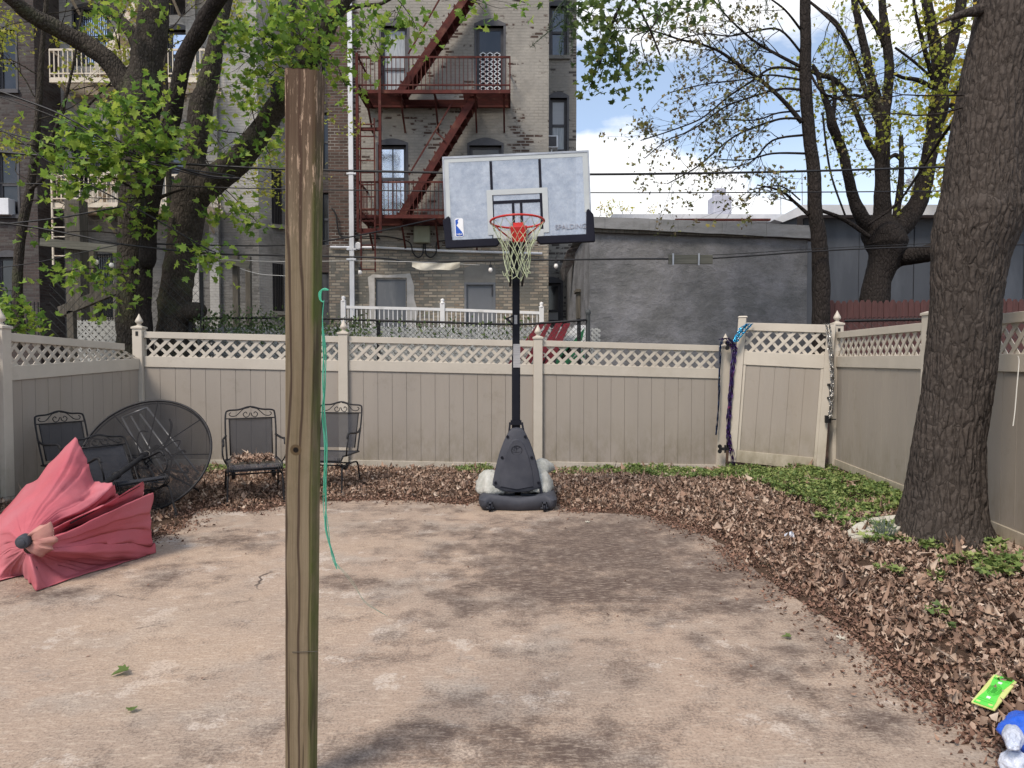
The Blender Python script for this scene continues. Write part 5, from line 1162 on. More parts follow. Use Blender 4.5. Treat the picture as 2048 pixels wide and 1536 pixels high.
a, c = XZ(1026.5, 735, 7.07), XZ(1040.5, 688, 7.07); sk = MB().box(a[0], 7.0725, a[1], c[0], 7.0785, c[1]).build('warning_sticker', 'sticker', hp_)
a, c = XZ(1028.5, 648, 7.07), XZ(1034.5, 630, 7.07); MB().box(a[0], 7.0805, a[1], c[0], 7.084, c[1]).build('height_gauge', 'sticker', hp_)
# base tub
by0 = 6.74; m = MB(); rows = []
bxl, bxr = W(956, 1010, by0).x, W(1116, 1010, by0).x
def ring(z, ins, wave=0):
    o = []; n = 60; x0, x1, y0, y1 = bxl + ins, bxr - ins, by0 + ins, 7.62 - ins; cx, cy = (x0 + x1) / 2, (y0 + y1) / 2
    for i in range(n):
        t = 2 * math.pi * i / n; c_, s_ = math.cos(t), math.sin(t); e = .22
        x = cx + (x1 - x0) / 2 * math.copysign(abs(c_) ** e, c_); y = cy + (y1 - y0) / 2 * math.copysign(abs(s_) ** e, s_)
        # scoop for the wheels on the front face
        if s_ < -.5:
            for wx in (-.245, .25):
                y += .05 * math.exp(-((x - cx - wx) / .045) ** 2) * wave
            z_ = z - .025 * (abs(x - cx) < .2) * (z > .1)
        else: z_ = z
        o.append(Vector((x, y, z_)))
    return o
rows = [ring(.005, .035, 1), ring(.03, .012, 1), ring(.06, 0, 1), ring(.105, .0, .8), ring(.13, .02, .5), ring(.148, .05), ring(.15, .12), ring(.12, .2), ring(.115, .35)]
m.grid(rows, closed=True); m.build('base', 'base_plastic', hp_, sm='auto')
for wx in (980, 1089):
    c = W(wx, 1015, by0 + .0); c = Vector((c.x, by0 + .005, .035))
    wo_ = MB().lathe(c - Vector((.011, 0, 0)), [(.033, 0), (.036, .004), (.036, .018), (.033, .022)], 18, Vector((1, 0, 0))).build('wheel', 'pole_black', hp_, sm='auto')
    MB().box(c.x - .022, c.y - .018, .03, c.x - .014, c.y + .03, .088).box(c.x + .014, c.y - .018, .03, c.x + .022, c.y + .03, .088).box(c.x - .022, c.y - .018, .08, c.x + .022, c.y + .03, .088).lathe((c.x - .035, c.y, c.z), [(.008, 0), (.008, .07)], 8, Vector((1, 0, 0))).build('fork', 'base_plastic', wo_)
m = MB()
for xa, xb in ((988, 990), (1080, 1086)): m.bar(W(xa, 975, 6.95), W(xb, 1000, 6.88), .022)
m.bar((pc.x - .05, 7.13, .74), (bxl + .15, 7.5, .15), .022); m.bar((pc.x + .05, 7.13, .74), (bxr - .15, 7.5, .15), .022)
m.bar((pc.x - .06, 7.06, W(0, 845, 7.05).z), W(1017, 880, 7.02), .02); m.bar((pc.x + .06, 7.06, W(0, 845, 7.05).z), W(1050, 880, 7.02), .02)
m.box(pc.x - .055, 7.05, W(0, 850, 7.05).z, pc.x + .055, 7.17, W(0, 842, 7.05).z); m.build('brace', 'pole_black', hp_)
YCv = 6.93
half = [(0, 857), (10, 858.5), (17, 866), (26, 884), (34, 905), (40, 926), (45, 948), (49, 968), (50.5, 974), (40, 979), (22, 984), (0, 985.5)]
def shield(sc_, y_, dy=0, cy=920):
    pts = [(1033.5 + x * sc_, cy + (y - cy) * sc_ + dy) for x, y in half] + [(1033.5 - x * sc_, cy + (y - cy) * sc_ + dy) for x, y in reversed(half[1:-1])]
    return [W(x, y, YCv) + Vector((0, y_ + (985 - y) * .0003, 0)) for x, y in pts]
m = MB(); m.grid([shield(1, .09), shield(1, .02), shield(.98, .0), shield(.9, -.012)], closed=True); s_l = len(m.v); n_ = 22; m.f.append(tuple(range(s_l - n_, s_l)))
cv = m.build('pole_cover', 'base_plastic', hp_, sm='auto')
inner = [(0, 878), (8, 880), (15, 890), (24, 912), (31, 940), (34, 962), (34, 974), (0, 980)]
pts = [(1033.5 + x, y) for x, y in inner] + [(1033.5 - x, y) for x, y in reversed(inner[1:-1])]
pts2 = [(1033.5 + x * .93, 925 + (y - 925) * .96) for x, y in inner] + [(1033.5 - x * .93, 925 + (y - 925) * .96) for x, y in reversed(inner[1:-1])]
m = MB(); A_ = [W(x, y, YCv) + Vector((0, -.0125 + (985 - y) * .0003, 0)) for x, y in pts]; B_ = [W(x, y, YCv) + Vector((0, -.022 + (985 - y) * .0003, 0)) for x, y in pts2]
m.grid([A_, B_], closed=True); m.f.append(tuple(range(len(A_), 2 * len(A_)))); m.build('raised_panel', 'base_plastic', cv, sm='auto')
m = MB()
for x, y in ((1015, 873.5), (1050.5, 873.5), (1004, 915), (1063.5, 915), (991, 965), (1077, 965)):
    c = W(x, y, YCv) + Vector((0, -.010 + (985 - y) * .0003, 0)); m.lathe(c, [(.014, 0), (.014, .012), (.010, .013)], 12, Vector((0, -1, 0)))
m.build('bolts', 'pole_black', cv)
c = W(1033.5, 901, YCv) + Vector((0, -.0225 + 84 * .0003, 0)); m = MB(); m.tube([(c.x + .052 * math.cos(t), c.y, c.z + .046 * math.sin(t)) for t in [2 * math.pi * i / 28 for i in range(28)]], .0025, 5, closed=True)
m.tube([(c.x - .05, c.y, c.z - .012), (c.x, c.y - .001, c.z - .02), (c.x + .05, c.y, c.z - .012)], .002, 5).tube([(c.x - .02, c.y, c.z + .04), (c.x, c.y, c.z + .012), (c.x + .03, c.y, c.z + .035)], .002, 5).tube([(c.x, c.y, c.z + .045), (c.x - .006, c.y, c.z - .015)], .002, 5)
m.tube([(c.x - .045, c.y, c.z + .01), (c.x - .02, c.y, c.z - .0), (c.x - .02, c.y, c.z + .04)], .002, 5); m.build('round_emblem', 'pole_black', cv)
def bag(name, c, sx_, sy_, sz_, label, rz=0, m_='sandbag', grp=None, cat='sandbag', tail=True):
    rows = []; n = 26; k = 14
    for i in range(k + 1):
        ph = -math.pi / 2 + math.pi * i / k; row = []
        for j in range(n):
            t = 2 * math.pi * j / n; cc = math.cos(ph); e = .75
            x = math.copysign(abs(math.cos(t)) ** e, math.cos(t)) * abs(cc) ** .55; y = math.copysign(abs(math.sin(t)) ** e, math.sin(t)) * abs(cc) ** .55; z = math.sin(ph)
            q = Vector((x * sx_, y * sy_, z * sz_)); d = mn.noise(q * 8 + Vector(c) * 3) * .07 + mn.noise(q * 26) * .018 - .03 * max(0, 1 - abs(mn.noise(q * 13 + Vector(c))) * 6); q *= 1 + d * 4
            tp = 1 - .42 * max(-.3, q.z / sz_); q.x *= tp; q.y *= tp
            if q.z < -sz_ * .6: q.z = -sz_ * .6
            row.append(Vector((q.x * math.cos(rz) - q.y * math.sin(rz), q.x * math.sin(rz) + q.y * math.cos(rz), q.z)) + Vector(c))
        rows.append(row)
    return MB().grid(rows, closed=True)
gp = 'white sandbags weighing down the hoop base'
bag('sandbag', (W(982, 975, 7.15).x, 7.14, .205), .135, .23, .14, '', .2).solo('sandbag', 'sandbag', 'white woven sandbag on the left side of the hoop base', 'sandbag', gp, sm=True)
bag('sandbag', (W(1082, 965, 7.2).x - .01, 7.18, .21), .125, .22, .13, '', -.2).solo('sandbag', 'sandbag', 'white woven sandbag on the right side of the hoop base', 'sandbag', gp, sm=True)
bag('sandbag', (W(1082, 945, 7.35).x + .01, 7.42, .33), .10, .16, .085, '', -.5).solo('sandbag', 'sandbag', 'small white bag tied with black cord, stacked behind the right sandbag', 'sandbag', gp, sm=True)

# ---------------------------------------------------------------- wooden post in front
YT, YBt = 2.0, 2.17
cx0 = -.5 * (454 - 397) / F
def pw(x, y, Y): return W(x, y, Y)
A = [W(570, 132, 1.96), W(628, 132, 1.96)]
w0 = .086
Bq = Vector((0, 2.36, -.06)); Tq = Vector((0, 1.99, 2.258))
for q in (Bq, Tq): q.x = -454 / F * (q.y * cp - (q.z - EYE) * sp)
dq = (Tq - Bq); Lq = dq.length; dq.normalize(); uq = Vector((1, 0, 0)); uq = (uq - dq * uq.dot(dq)).normalized(); vq = dq.cross(uq)
wd = .086; nseg = 60; rows = []; m = MB(); prof_ = [(0, .003), (.003, 0)] + [(wd * k / 10, 0) for k in range(1, 10)] + [(wd - .003, 0), (wd, .003)] + [(wd, wd * k / 8) for k in range(1, 8)] + [(wd, wd - .003), (wd - .003, wd), (.003, wd), (0, wd - .003)]
for i in range(nseg + 1):
    z = Lq * i / nseg; jit = mn.noise((0, 0, z * 3)) * .0012; e = .003 * max(0, i / nseg - .86) / .14
    rows.append([Vector((u - wd / 2 + jit + (e if u > wd / 2 else -e * .5), v, z + (.008 * mn.noise((u * 90, v * 60, 2)) if i == nseg else 0))) for u, v in prof_])
m.grid(rows, closed=True); npf = len(prof_); m.f.append(tuple(range(nseg * npf, nseg * npf + npf)))
po = m.solo('wooden_post', 'post_wood', 'square weathered timber post standing on the patio in the foreground', 'post', org=(0, 0, 0), sm=False)
Mq = Matrix((uq, vq, dq)).transposed().to_4x4(); Mq.translation = Bq + uq * wd / 2; po.matrix_world = Mq
c = W(606, 1322, 2.2)
m = MB(); yy = 2.36 - .39 * ((c.z + .05) / 2.395); m.tube([(c.x - .055, yy - .002, c.z), (c.x - .03, yy - .003, c.z + .001), (c.x + .028, yy - .003, c.z + .003)], .0012, 5).solo('wire', 'old_wood', 'thin rusty wire stapled across the front of the timber post', 'wire')
# green twine hanging from the post
Yt_ = 2.02
m = MB()
for k in range(7):
    jx = lambda a: a + rng.uniform(-3.5, 3.5)
    pts = [(648, 600), (645, 640), (jx(649), 700), (jx(648), 760), (jx(647), 830), (jx(651), 900), (jx(650), 960), (jx(650), 1010), (jx(654), 1060), (jx(666), 1110), (jx(676), 1138)]
    m.tube(smooth([(*W(x, y, Yt_ + .0006 * (y - 580) * .4 + k * .002),) for x, y in pts], 5), .0011, 4, cap=False)
for k in range(2):
    pts = [(640, 600), (638, 590), (640, 583), (648, 579), (656, 580), (650, 577 + k * 3), (642, 582), (641, 600), (647, 604)]
    m.tube(smooth([(*W(x + k, y, Yt_ - .02),) for x, y in pts], 5), .0019, 5)
m.solo('garden_twine', 'twine_green', 'frayed green twine knotted to the timber post and hanging down', 'twine')
m = MB()
for k in range(3): m.tube(smooth([(*W(672 + k, 1128, 2.2),), (*W(702 + k * 3, 1165, 2.35),), (*W(728, 1200 + k * 2, 2.6),), (*W(752, 1218 + k, 2.9),), (*W(775, 1232, 3.1),)], 5), .0006, 4, cap=False)
m.solo('garden_twine', 'twine_pale', 'thin pale end of twine trailing toward the concrete', 'twine')

# ---------------------------------------------------------------- wrought iron chairs
def make_chair(label):
    t = thing('patio_chair', (0, 0, 0), label, 'chair', 'black wrought iron patio chairs')
    r = .0095; bz0, bz1 = .42, .93; hw = .25
    def bk(z): return .24 + (z - .42) * .30          # back slopes away
    m = MB(); m.tube(smooth([(-hw, bk(.40), .40), (-hw - .01, bk(.7), .7), (-hw - .005, bk(.88), .88), (-hw + .02, bk(.93), .925), (-.12, bk(.94), .935), (0, bk(.96), .965), (.12, bk(.94), .935), (hw - .02, bk(.93), .925), (hw + .005, bk(.88), .88), (hw + .01, bk(.7), .7), (hw, bk(.40), .40)], 5), r, 7)
    m.tube([(-hw, bk(.84), .84), (hw, bk(.84), .84)], .007, 6).tube([(-hw + .03, bk(.84), .84), (-hw + .035, bk(.45), .45)], .007, 6).tube([(hw - .03, bk(.84), .84), (hw - .035, bk(.45), .45)], .007, 6)
    bf_ = m.build('back_frame', 'black_iron', t, sm=True)
    m = MB()
    for s in (-1, 1):
        sp = [(s * .03 + s * .045 * math.cos(a), bk(.885), .885 + .035 * math.sin(a) + .006) for a in [R(200 - k * 30) * 1.0 for k in range(9)]]
        m.tube(smooth([(s * .005, bk(.86), .90), (s * .02, bk(.87), .862), (s * .055, bk(.87), .853), (s * .075, bk(.89), .885), (s * .05, bk(.9), .908), (s * .035, bk(.9), .89)], 4), .005, 5)
        m.tube(smooth([(s * .01, bk(.93), .955), (s * .07, bk(.93), .94), (s * .11, bk(.9), .905), (s * .15, bk(.87), .87), (s * .2, bk(.87), .866), (s * .22, bk(.9), .89), (s * .20, bk(.9), .905)], 4), .005, 5)
    m.build('scroll', 'black_iron', bf_, sm=True)
    MB().grid([[Vector((x, bk(z) + .004 + .012 * math.sin(math.pi * (x + .22) / .44), z)) for x in np.linspace(-hw + .03, hw - .03, 9)] for z in np.linspace(.45, .84, 6)]).build('backrest', 'sling_mesh', t, sm=True)
    rows = [[Vector((x, y, .415 - .02 * math.sin(math.pi * min(1, max(0, (y + .26) / .5))) - (.0 if y > -.24 else (-.24 - y) * 1.4))) for x in np.linspace(-.26, .26, 9)] for y in (.24, .12, 0, -.12, -.2, -.25, -.275, -.285)]
    MB().grid(rows).build('seat', 'sling_mesh', t, sm=True)
    m = MB(); m.tube([(-.265, .25, .41), (-.265, -.24, .415), (-.265, -.28, .37), (.265, -.28, .37), (.265, -.24, .415), (.265, .25, .41)], r, 6, closed=True)
    for s in (-1, 1):
        for k in range(3): m.tube(smooth([(s * (.262 - .02 * k), -.27, .40), (s * (.262 - .02 * k), -.30, .36), (s * (.262 - .02 * k), -.27, .32), (s * (.262 - .02 * k), -.2, .31)], 3), .005, 5)
    m.build('seat_frame', 'black_iron', t, sm=True)
    for s in (-1, 1):
        MB().tube(smooth([(s * .255, bk(.66), .66), (s * .29, .15, .64), (s * .30, 0, .645), (s * .30, -.13, .655), (s * .30, -.19, .635), (s * .30, -.2, .60)], 4), .012, 6).tube(smooth([(s * .30, -.17, .64), (s * .31, -.22, .56), (s * .30, -.22, .48), (s * .27, -.15, .41)], 4), .008, 6).build('armrest', 'black_iron', t, sm=True)
    for s in (-1, 1):
        MB().tube(smooth([(s * .25, -.12, .30), (s * .26, -.22, .305), (s * .265, -.27, .27), (s * .27, -.285, .12), (s * .275, -.30, .01)], 4), .010, 7).lathe((s * .275, -.30, 0), [(.02, 0), (.02, .012)], 10).build('leg', 'black_iron', t, sm=True)
        MB().tube(smooth([(s * .25, -.12, .30), (s * .26, .1, .31), (s * .265, .20, .28), (s * .27, .25, .12), (s * .275, .28, .01)], 4), .010, 7).lathe((s * .275, .28, 0), [(.02, 0), (.02, .012)], 10).build('leg', 'black_iron', t, sm=True)
    MB().tube([(-.25, -.12, .30), (.25, -.12, .30)], .009, 6).tube([(-.25, .06, .305), (.25, .06, .305)], .009, 6).tube(smooth([(-.2, -.12, .30), (-.2, .0, .25), (-.2, .06, .305)], 3), .02, 6).tube(smooth([(.2, -.12, .30), (.2, .0, .25), (.2, .06, .305)], 3), .02, 6).build('spring_base', 'black_iron', t, sm=True)
    return t
ch0 = make_chair('black iron armchair with dead leaves on its seat, left of the timber post')
def setc(o, x, y, rz, s=1, tilt=0, z=0): o.location = (x, y, z); o.rotation_euler = (tilt, 0, rz); o.scale = (s, s, s)
p = G(520, 1010); 
c4 = copy_tree(ch0); c1 = copy_tree(ch0); c2_ = copy_tree(ch0)
setc(ch0, W(510, 990, 7.35).x, 7.32, R(24), .98)
setc(c4, W(652, 960, 7.75).x, 7.85, R(-8), 1.0); c4['label'] = 'black iron patio chair half hidden behind the timber post on its right side'
setc(c1, W(160, 900, 7.2).x, 7.2, R(60), .95); c1['label'] = 'black iron chair farthest left, against the fence behind the folded umbrella'
setc(c2_, W(268, 900, 6.35).x, 6.3, R(56), .93, tilt=R(-15), z=-.02); c2_['label'] = 'black iron chair in front of the upturned table, touching the umbrella'
# leaves lying on the seat of the first chair
n = 260; ux = nr.uniform(-.2, .2, n); uy = nr.uniform(-.16, .2, n); a = R(24)
P3 = np.stack([ch0.location.x + ux * math.cos(a) - uy * math.sin(a), ch0.location.y + ux * math.sin(a) + uy * math.cos(a), .425 + nr.uniform(0, .03, n) * (1 - (ux / .25) ** 2)], -1)
setp(add_obj('seat_leaves', scatter('seat_leaves', SMALL, P3, rots(n, .4), nr.uniform(.03, .07, n), 'leaf_dry', curl=.8)), 'dry brown leaves piled on the seat of the middle iron chair', 'dead leaves', kind='stuff')

# ---------------------------------------------------------------- table on its edge
Tc = Vector((W(292, 915, 6.85).x, 6.85, 0)); Rt_ = .60; tn = Vector((.10, -math.cos(R(33)), math.sin(R(33)))).normalized(); tu = tn.cross(Vector((0, 0, 1))).normalized(); tv = tu.cross(tn).normalized()
if tv.z < 0: tv = -tv
Tc.z = Rt_ * tv.z + .03
tb = thing('patio_table', (Tc.x, Tc.y, 0), 'round black mesh patio table lying on its edge against the fence corner', 'table')
def Tp(a, r, h=0): return Tc + (tu * math.cos(a) + tv * math.sin(a)) * r + tn * h
rows = [[Tp(2 * math.pi * i / 64, r) for i in range(64)] for r in (.03, .2, .4, .59)]
MB().grid(rows, closed=True).build('tabletop', 'table_mesh', tb)
MB().tube([tuple(Tp(2 * math.pi * i / 64, Rt_)) for i in range(64)], .012, 8, closed=True).tube([tuple(Tp(2 * math.pi * i / 64, Rt_ - .015, -.03)) for i in range(64)], .007, 6, closed=True).build('rim', 'black_iron', tb, sm=True)
m = MB()
for k in range(8): a = R(90 + 45 * k + (4 if k % 2 else 0)); m.tube([tuple(Tp(a, .03, -.012)), tuple(Tp(a, .6, -.012))], .006, 6)
m.tube([tuple(Tp(2 * math.pi * i / 16, .035)) for i in range(16)], .008, 6, closed=True); m.build('spokes', 'black_iron', tb)
for k in range(4):
    a = R(20 + 90 * k); d2 = (tu * math.cos(a) + tv * math.sin(a)); q = lambda r, h: tuple(Tc + d2 * r - tn * h)
    pts = [q(.42, .02), q(.40, .12), q(.30, .2), q(.18, .22), q(.10, .30), q(.14, .42), q(.25, .5), q(.35, .6), q(.36, .66)]
    pts = [(x, y, max(z, .02)) for x, y, z in pts]; MB().tube(smooth(pts, 4), .011, 6).build('leg', 'black_iron', tb, sm=True)
m = MB()
for rr_, hh_ in ((.17, .22), (.11, .3)): m.tube([tuple(Tp(2 * math.pi * i / 24, rr_, -hh_)) for i in range(24)], .008, 6, closed=True)
for a in (30, 110, 200, 290): m.tube(smooth([tuple(Tp(R(a), .17, -.22)), tuple(Tp(R(a + 20), .26, -.14)), tuple(Tp(R(a + 35), .32, -.08)), tuple(Tp(R(a + 50), .28, -.05))], 4), .007, 5)
m.build('scroll_brace', 'black_iron', tb, sm=True)
# silver tube frame behind the mesh
m = MB()
for (xa, ya, xb, yb) in ((244, 835, 315, 966), (262, 832, 334, 955), (280, 828, 378, 960), (294, 815, 397, 947)): m.tube([tuple(W(xa, ya, 7.72)), tuple(W(xb, yb, 7.42))], .011, 8)
m.tube([tuple(W(330, 945, 7.47)), tuple(W(346, 915, 7.5)), tuple(W(362, 905, 7.52))], .009, 6); m.tube([tuple(W(244, 835, 7.72)), tuple(W(294, 815, 7.72))], .011, 8)
m.solo('folding_frame', 'silver', 'silver tubular folding frame leaning behind the round mesh table', 'folding frame', sm=True)

# ---------------------------------------------------------------- fallen umbrella
ub = thing('patio_umbrella', W(47, 1083, 4.5) * 1, 'faded pink patio umbrella folded and lying on the concrete', 'umbrella')
RAD = [
 [(48, 1092), (20, 1098, 4.6), (-10, 1120, 4.75), (-50, 1142, 4.85), (-90, 1165, 4.75)],
 [(40, 1082), (15, 1060, 4.7), (-20, 1065, 4.95), (-60, 1090, 5.2), (-110, 1125, 5.4)],
 [(44, 1072), (30, 1035, 4.85), (20, 1022, 5.15), (5, 1025, 5.45), (-20, 1050, 5.75)],
 [(52, 1068), (72, 1022, 4.85), (108, 968, 5.2), (133, 922, 5.5), (150, 876, 5.78)],
 [(62, 1068), (110, 1022, 4.9), (148, 1002, 5.15), (172, 985, 5.4), (188, 962, 5.65)],
 [(66, 1070), (115, 1040, 4.85), (165, 1018, 5.05), (197, 995, 5.3), (226, 967, 5.5)],
 [(72, 1072), (122, 1052, 4.95), (170, 1035, 5.2), (205, 1018, 5.45), (240, 998, 5.7)],
 [(78, 1074), (130, 1046, 4.75), (185, 1018, 4.95), (240, 988, 5.2), (286, 962, 5.4)],
 [(82, 1078), (138, 1062, 4.95), (190, 1046, 5.15), (240, 1025, 5.4), (283, 1002, 5.6)],
 [(86, 1082), (140, 1062, 4.65), (195, 1035, 4.8), (255, 1008, 5.0), (306, 986, 5.2)],
 [(88, 1092), (142, 1085, 4.66), (200, 1068, 4.85), (255, 1055, 5.05), (303, 1050, 5.22)],
 [(84, 1100), (140, 1104, 4.62), (200, 1104, 4.82), (260, 1104, 5.05), (312, 1106, 5.28)],
 [(76, 1104), (120, 1118, 4.7), (165, 1124, 4.85), (220, 1126, 5.0), (275, 1122, 5.12)],
 [(66, 1106), (92, 1128, 4.62), (120, 1145, 4.66), (145, 1155, 4.7), (165, 1158, 4.72)],
 [(58, 1108), (64, 1130, 4.42), (70, 1155, 4.40), (74, 1172, 4.40), (76, 1185, 4.425)],
 [(52, 1106), (46, 1125, 4.6), (44, 1140, 4.7), (48, 1155, 4.75), (55, 1165, 4.75)],
 [(48, 1102), (28, 1120, 4.6), (8, 1140, 4.65), (-15, 1160, 4.6), (-40, 1180, 4.5)],
]
C_ = []
for r_ in RAD:
    pts = [tuple(W(r_[0][0], r_[0][1], 4.49))] + [tuple(W(*q)) for q in r_[1:]]
    C_.append([p for p, _ in smooth(pts, 12)])
rows = []; K = len(C_); sub = 16; axis0 = W(47, 1083, 4.5); axis1 = Vector((Tc.x, Tc.y, Tc.z))
for i in range(K):
    A_, B_ = C_[i], C_[(i + 1) % K]; A0, B2 = C_[i - 1], C_[(i + 2) % K]
    for s in range(sub):
        t = s / sub; row = []
        for j, (a, b) in enumerate(zip(A_, B_)):
            cr_ = .5 * ((2 * a) + (b - A0[j]) * t + (2 * A0[j] - 5 * a + 4 * b - B2[j]) * t * t + (3 * a - A0[j] - 3 * b + B2[j]) * t ** 3)
            p = cr_.lerp(a.lerp(b, t), .8); f_ = j / len(A_)
            p = p + Vector((mn.noise(p * 7), mn.noise(p * 7 + Vector((9, 0, 0))), mn.noise(p * 7 + Vector((0, 9, 0))))) * .02 * f_ * (4 * t * (1 - t) + .1)
            wv_ = math.sin((i + t) * 9 + mn.noise(p * 3) * 5) * .007 * f_ - .030 * max(0, 1 - abs(mn.noise(Vector(((i + t) * 1.9, f_ * .7, 3)))) * 8) * f_ + .003 * mn.noise(p * 16); p.z += wv_; p.y += wv_ * .7
            p.z = max(p.z, .008); row.append(p)
        rows.append(row)
rows.append(rows[0])
m = MB().grid(rows); cn = m.build('canopy', 'pink_cloth', ub, sm=True, fix=False)
so_ = cn.modifiers.new('s', 'SOLIDIFY'); so_.thickness = .003
# pale vent flap by the tip
V_ = [(60, 1070), (85, 1048), (105, 1042), (112, 1058), (112, 1072), (120, 1075), (118, 1085), (108, 1088), (112, 1100), (95, 1104), (88, 1116), (72, 1105), (60, 1098)]
base_ = [W(x, y, 4.53) for x, y in V_]; hub = W(47, 1083, 4.46)
rows = []
for j in range(9):
    f_ = j / 8; rows.append([])
    for k in range(len(base_)):
        for s in range(5):
            q = base_[k].lerp(base_[(k + 1) % len(base_)], s / 5); p = hub.lerp(q, .25 + .75 * f_); p.y -= .035 * math.sin(f_ * 2.6) ; p += Vector((0, 0, 1)) * (math.sin((k + s / 5) * 3.3) * .007 * f_); rows[-1].append(p)
m = MB().grid(rows, closed=True); vf = m.build('vent_flap', 'peach_cloth', ub, sm=True, fix=False); q_ = vf.modifiers.new('s', 'SOLIDIFY'); q_.thickness = .003
ax = (hub - axis1).normalized()
MB().lathe(hub + ax * .0, [(.042, -.04), (.044, .0), (.042, .018), (.037, .026), (.024, .030), (.022, .036), (.010, .040), (.001, .040)], 28, ax).build('finial', 'base_plastic', ub, sm='auto')
d_ = (axis1 - hub).normalized(); pe = axis1 + d_ * .35; pe.z = max(pe.z, .05)
MB().tube([tuple(hub + d_ * .05), tuple(hub + d_ * 1.25)], .019, 12).tube([tuple(hub + d_ * 1.25), tuple(pe)], .024, 12).lathe(hub + d_ * 1.62, [(.027, 0), (.034, .005), (.034, .05), (.027, .055)], 14, d_).lathe(hub + d_ * 2.35, [(.04, 0), (.04, .05)], 12, d_).build('pole', 'black_iron', ub, sm='auto')
for i in (3, 7, 9, 11, 14): 
    pts = [tuple(p + (axis0.lerp(axis1, .3) - p).normalized() * .012) for p in C_[i][13::8]]; MB().tube([(p[0], p[1] + .03, max(p[2] - .02, .01)) for p in pts], .005, 6).build('rib', 'black_iron', ub)

# ---------------------------------------------------------------- small things on the ground
c = G(1990, 1385, .06); u_ = Vector((.93, .36, .05)).normalized(); v_ = Vector((-.34, .93, .12)).normalized(); n_ = u_.cross(v_)
cr4 = [G(x, y, .07) for x, y in ((1942, 1402), (1990, 1419), (2034, 1363), (1987, 1348))]
nt_ = thing('toy_banknote', (cr4[0].x, cr4[0].y, .05), 'lime green toy banknote packet lying on the dead leaves', 'toy money')
up_ = Vector((0, 0, 1)); f4 = lambda s, t: cr4[0].lerp(cr4[1], s).lerp(cr4[3].lerp(cr4[2], s), t)
MB().prism([p - up_ * .009 for p in cr4], up_ * .009).build('pad', 'lime_pale', nt_, bevel=.003)
s0 = .08
poly = [f4(.10, .0), f4(.90, .0), f4(.86, .2), f4(.80, .35), f4(.78, .5), f4(.80, .65), f4(.86, .8), f4(.90, 1.0), f4(.10, 1.0), f4(.14, .8), f4(.2, .65), f4(.22, .5), f4(.2, .35), f4(.14, .2)]
MB().prism([p + up_ * .0005 for p in poly], up_ * .002).build('note_print', 'lime', nt_)
m = MB()
for r_ in (.17, .22, .27): m.tube([tuple(f4(.5 + r_ * math.cos(a), .5 + r_ * .62 * math.sin(a)) + up_ * .003) for a in [2 * math.pi * i / 24 for i in range(24)]], .0012, 4, closed=True)
for t in (.1, .16, .84, .9): m.tube([tuple(f4(.2, t) + up_ * .003), tuple(f4(.8, t) + up_ * .003)], .001, 4)
m.prism([f4(.42, .40) + up_ * .0032, f4(.58, .42) + up_ * .0032, f4(.62, .52) + up_ * .0032, f4(.52, .60) + up_ * .0032, f4(.40, .55) + up_ * .0032], up_ * .001); m.build('print_lines', 'lime_dark', nt_)
m = MB()
for s, t in ((.24, .06), (.76, .06), (.24, .94), (.76, .94)): m.lathe(f4(s, t) + up_ * .0026, [(.009, 0), (.009, .001)], 12)
m.build('corner_seals', 'lime_pale', nt_); m = MB()
for t in (.24, .76): m.prism([f4(.42, t - .03) + up_ * .0032, f4(.58, t - .03) + up_ * .0032, f4(.58, t + .03) + up_ * .0032, f4(.42, t + .03) + up_ * .0032], up_ * .001)
m.build('pale_marks', 'white_paint', nt_)
# blue plastic wrap of a water multipack, cut by the frame
c = G(2060, 1505, .05); wp = thing('plastic_wrap', (c.x, c.y, 0), 'crumpled blue and clear plastic wrapper at the lower right corner', 'plastic wrapper')
def crumple(c, sx_, sy_, sz_, seed, rz=0, k=40):
    rows = []
    for i in range(k + 1):
        ph = -math.pi / 2 + math.pi * i / k; row = []
        for j in range(2 * k):
            t = math.pi * j / k; q = Vector((math.cos(t) * math.cos(ph), math.sin(t) * math.cos(ph), math.sin(ph))); d = 1 + .22 * mn.noise(q * 1.6 + Vector((seed, 0, 0))) - .10 * abs(mn.noise(q * 3.1 + Vector((seed, 3, 0)))) + .03 * mn.noise(q * 9)
            q = Vector((q.x * sx_, q.y * sy_, q.z * sz_)) * d; q = Vector((q.x * math.cos(rz) - q.y * math.sin(rz), q.x * math.sin(rz) + q.y * math.cos(rz), q.z)); row.append(q + Vector(c))
        rows.append(row)
    return MB().grid(rows, closed=True)
crumple(c + Vector((.03, .0, .05)), .13, .12, .07, 3, .6).build('blue_film', 'wrap_blue', wp, sm=True)
p = G(2026, 1474, .15); crumple(p, .085, .03, .028, 8, .95).build('clear_film', 'wrap_clear', wp, sm=True)
p = G(2030, 1525, .07); crumple(p, .05, .045, .04, 12, .2).build('clear_film', 'wrap_clear', wp, sm=True)
for s_t, (x, y), sz in (('SPRING', (2016, 1487), .028), ('B', (2042, 1492), .035)):
    pass
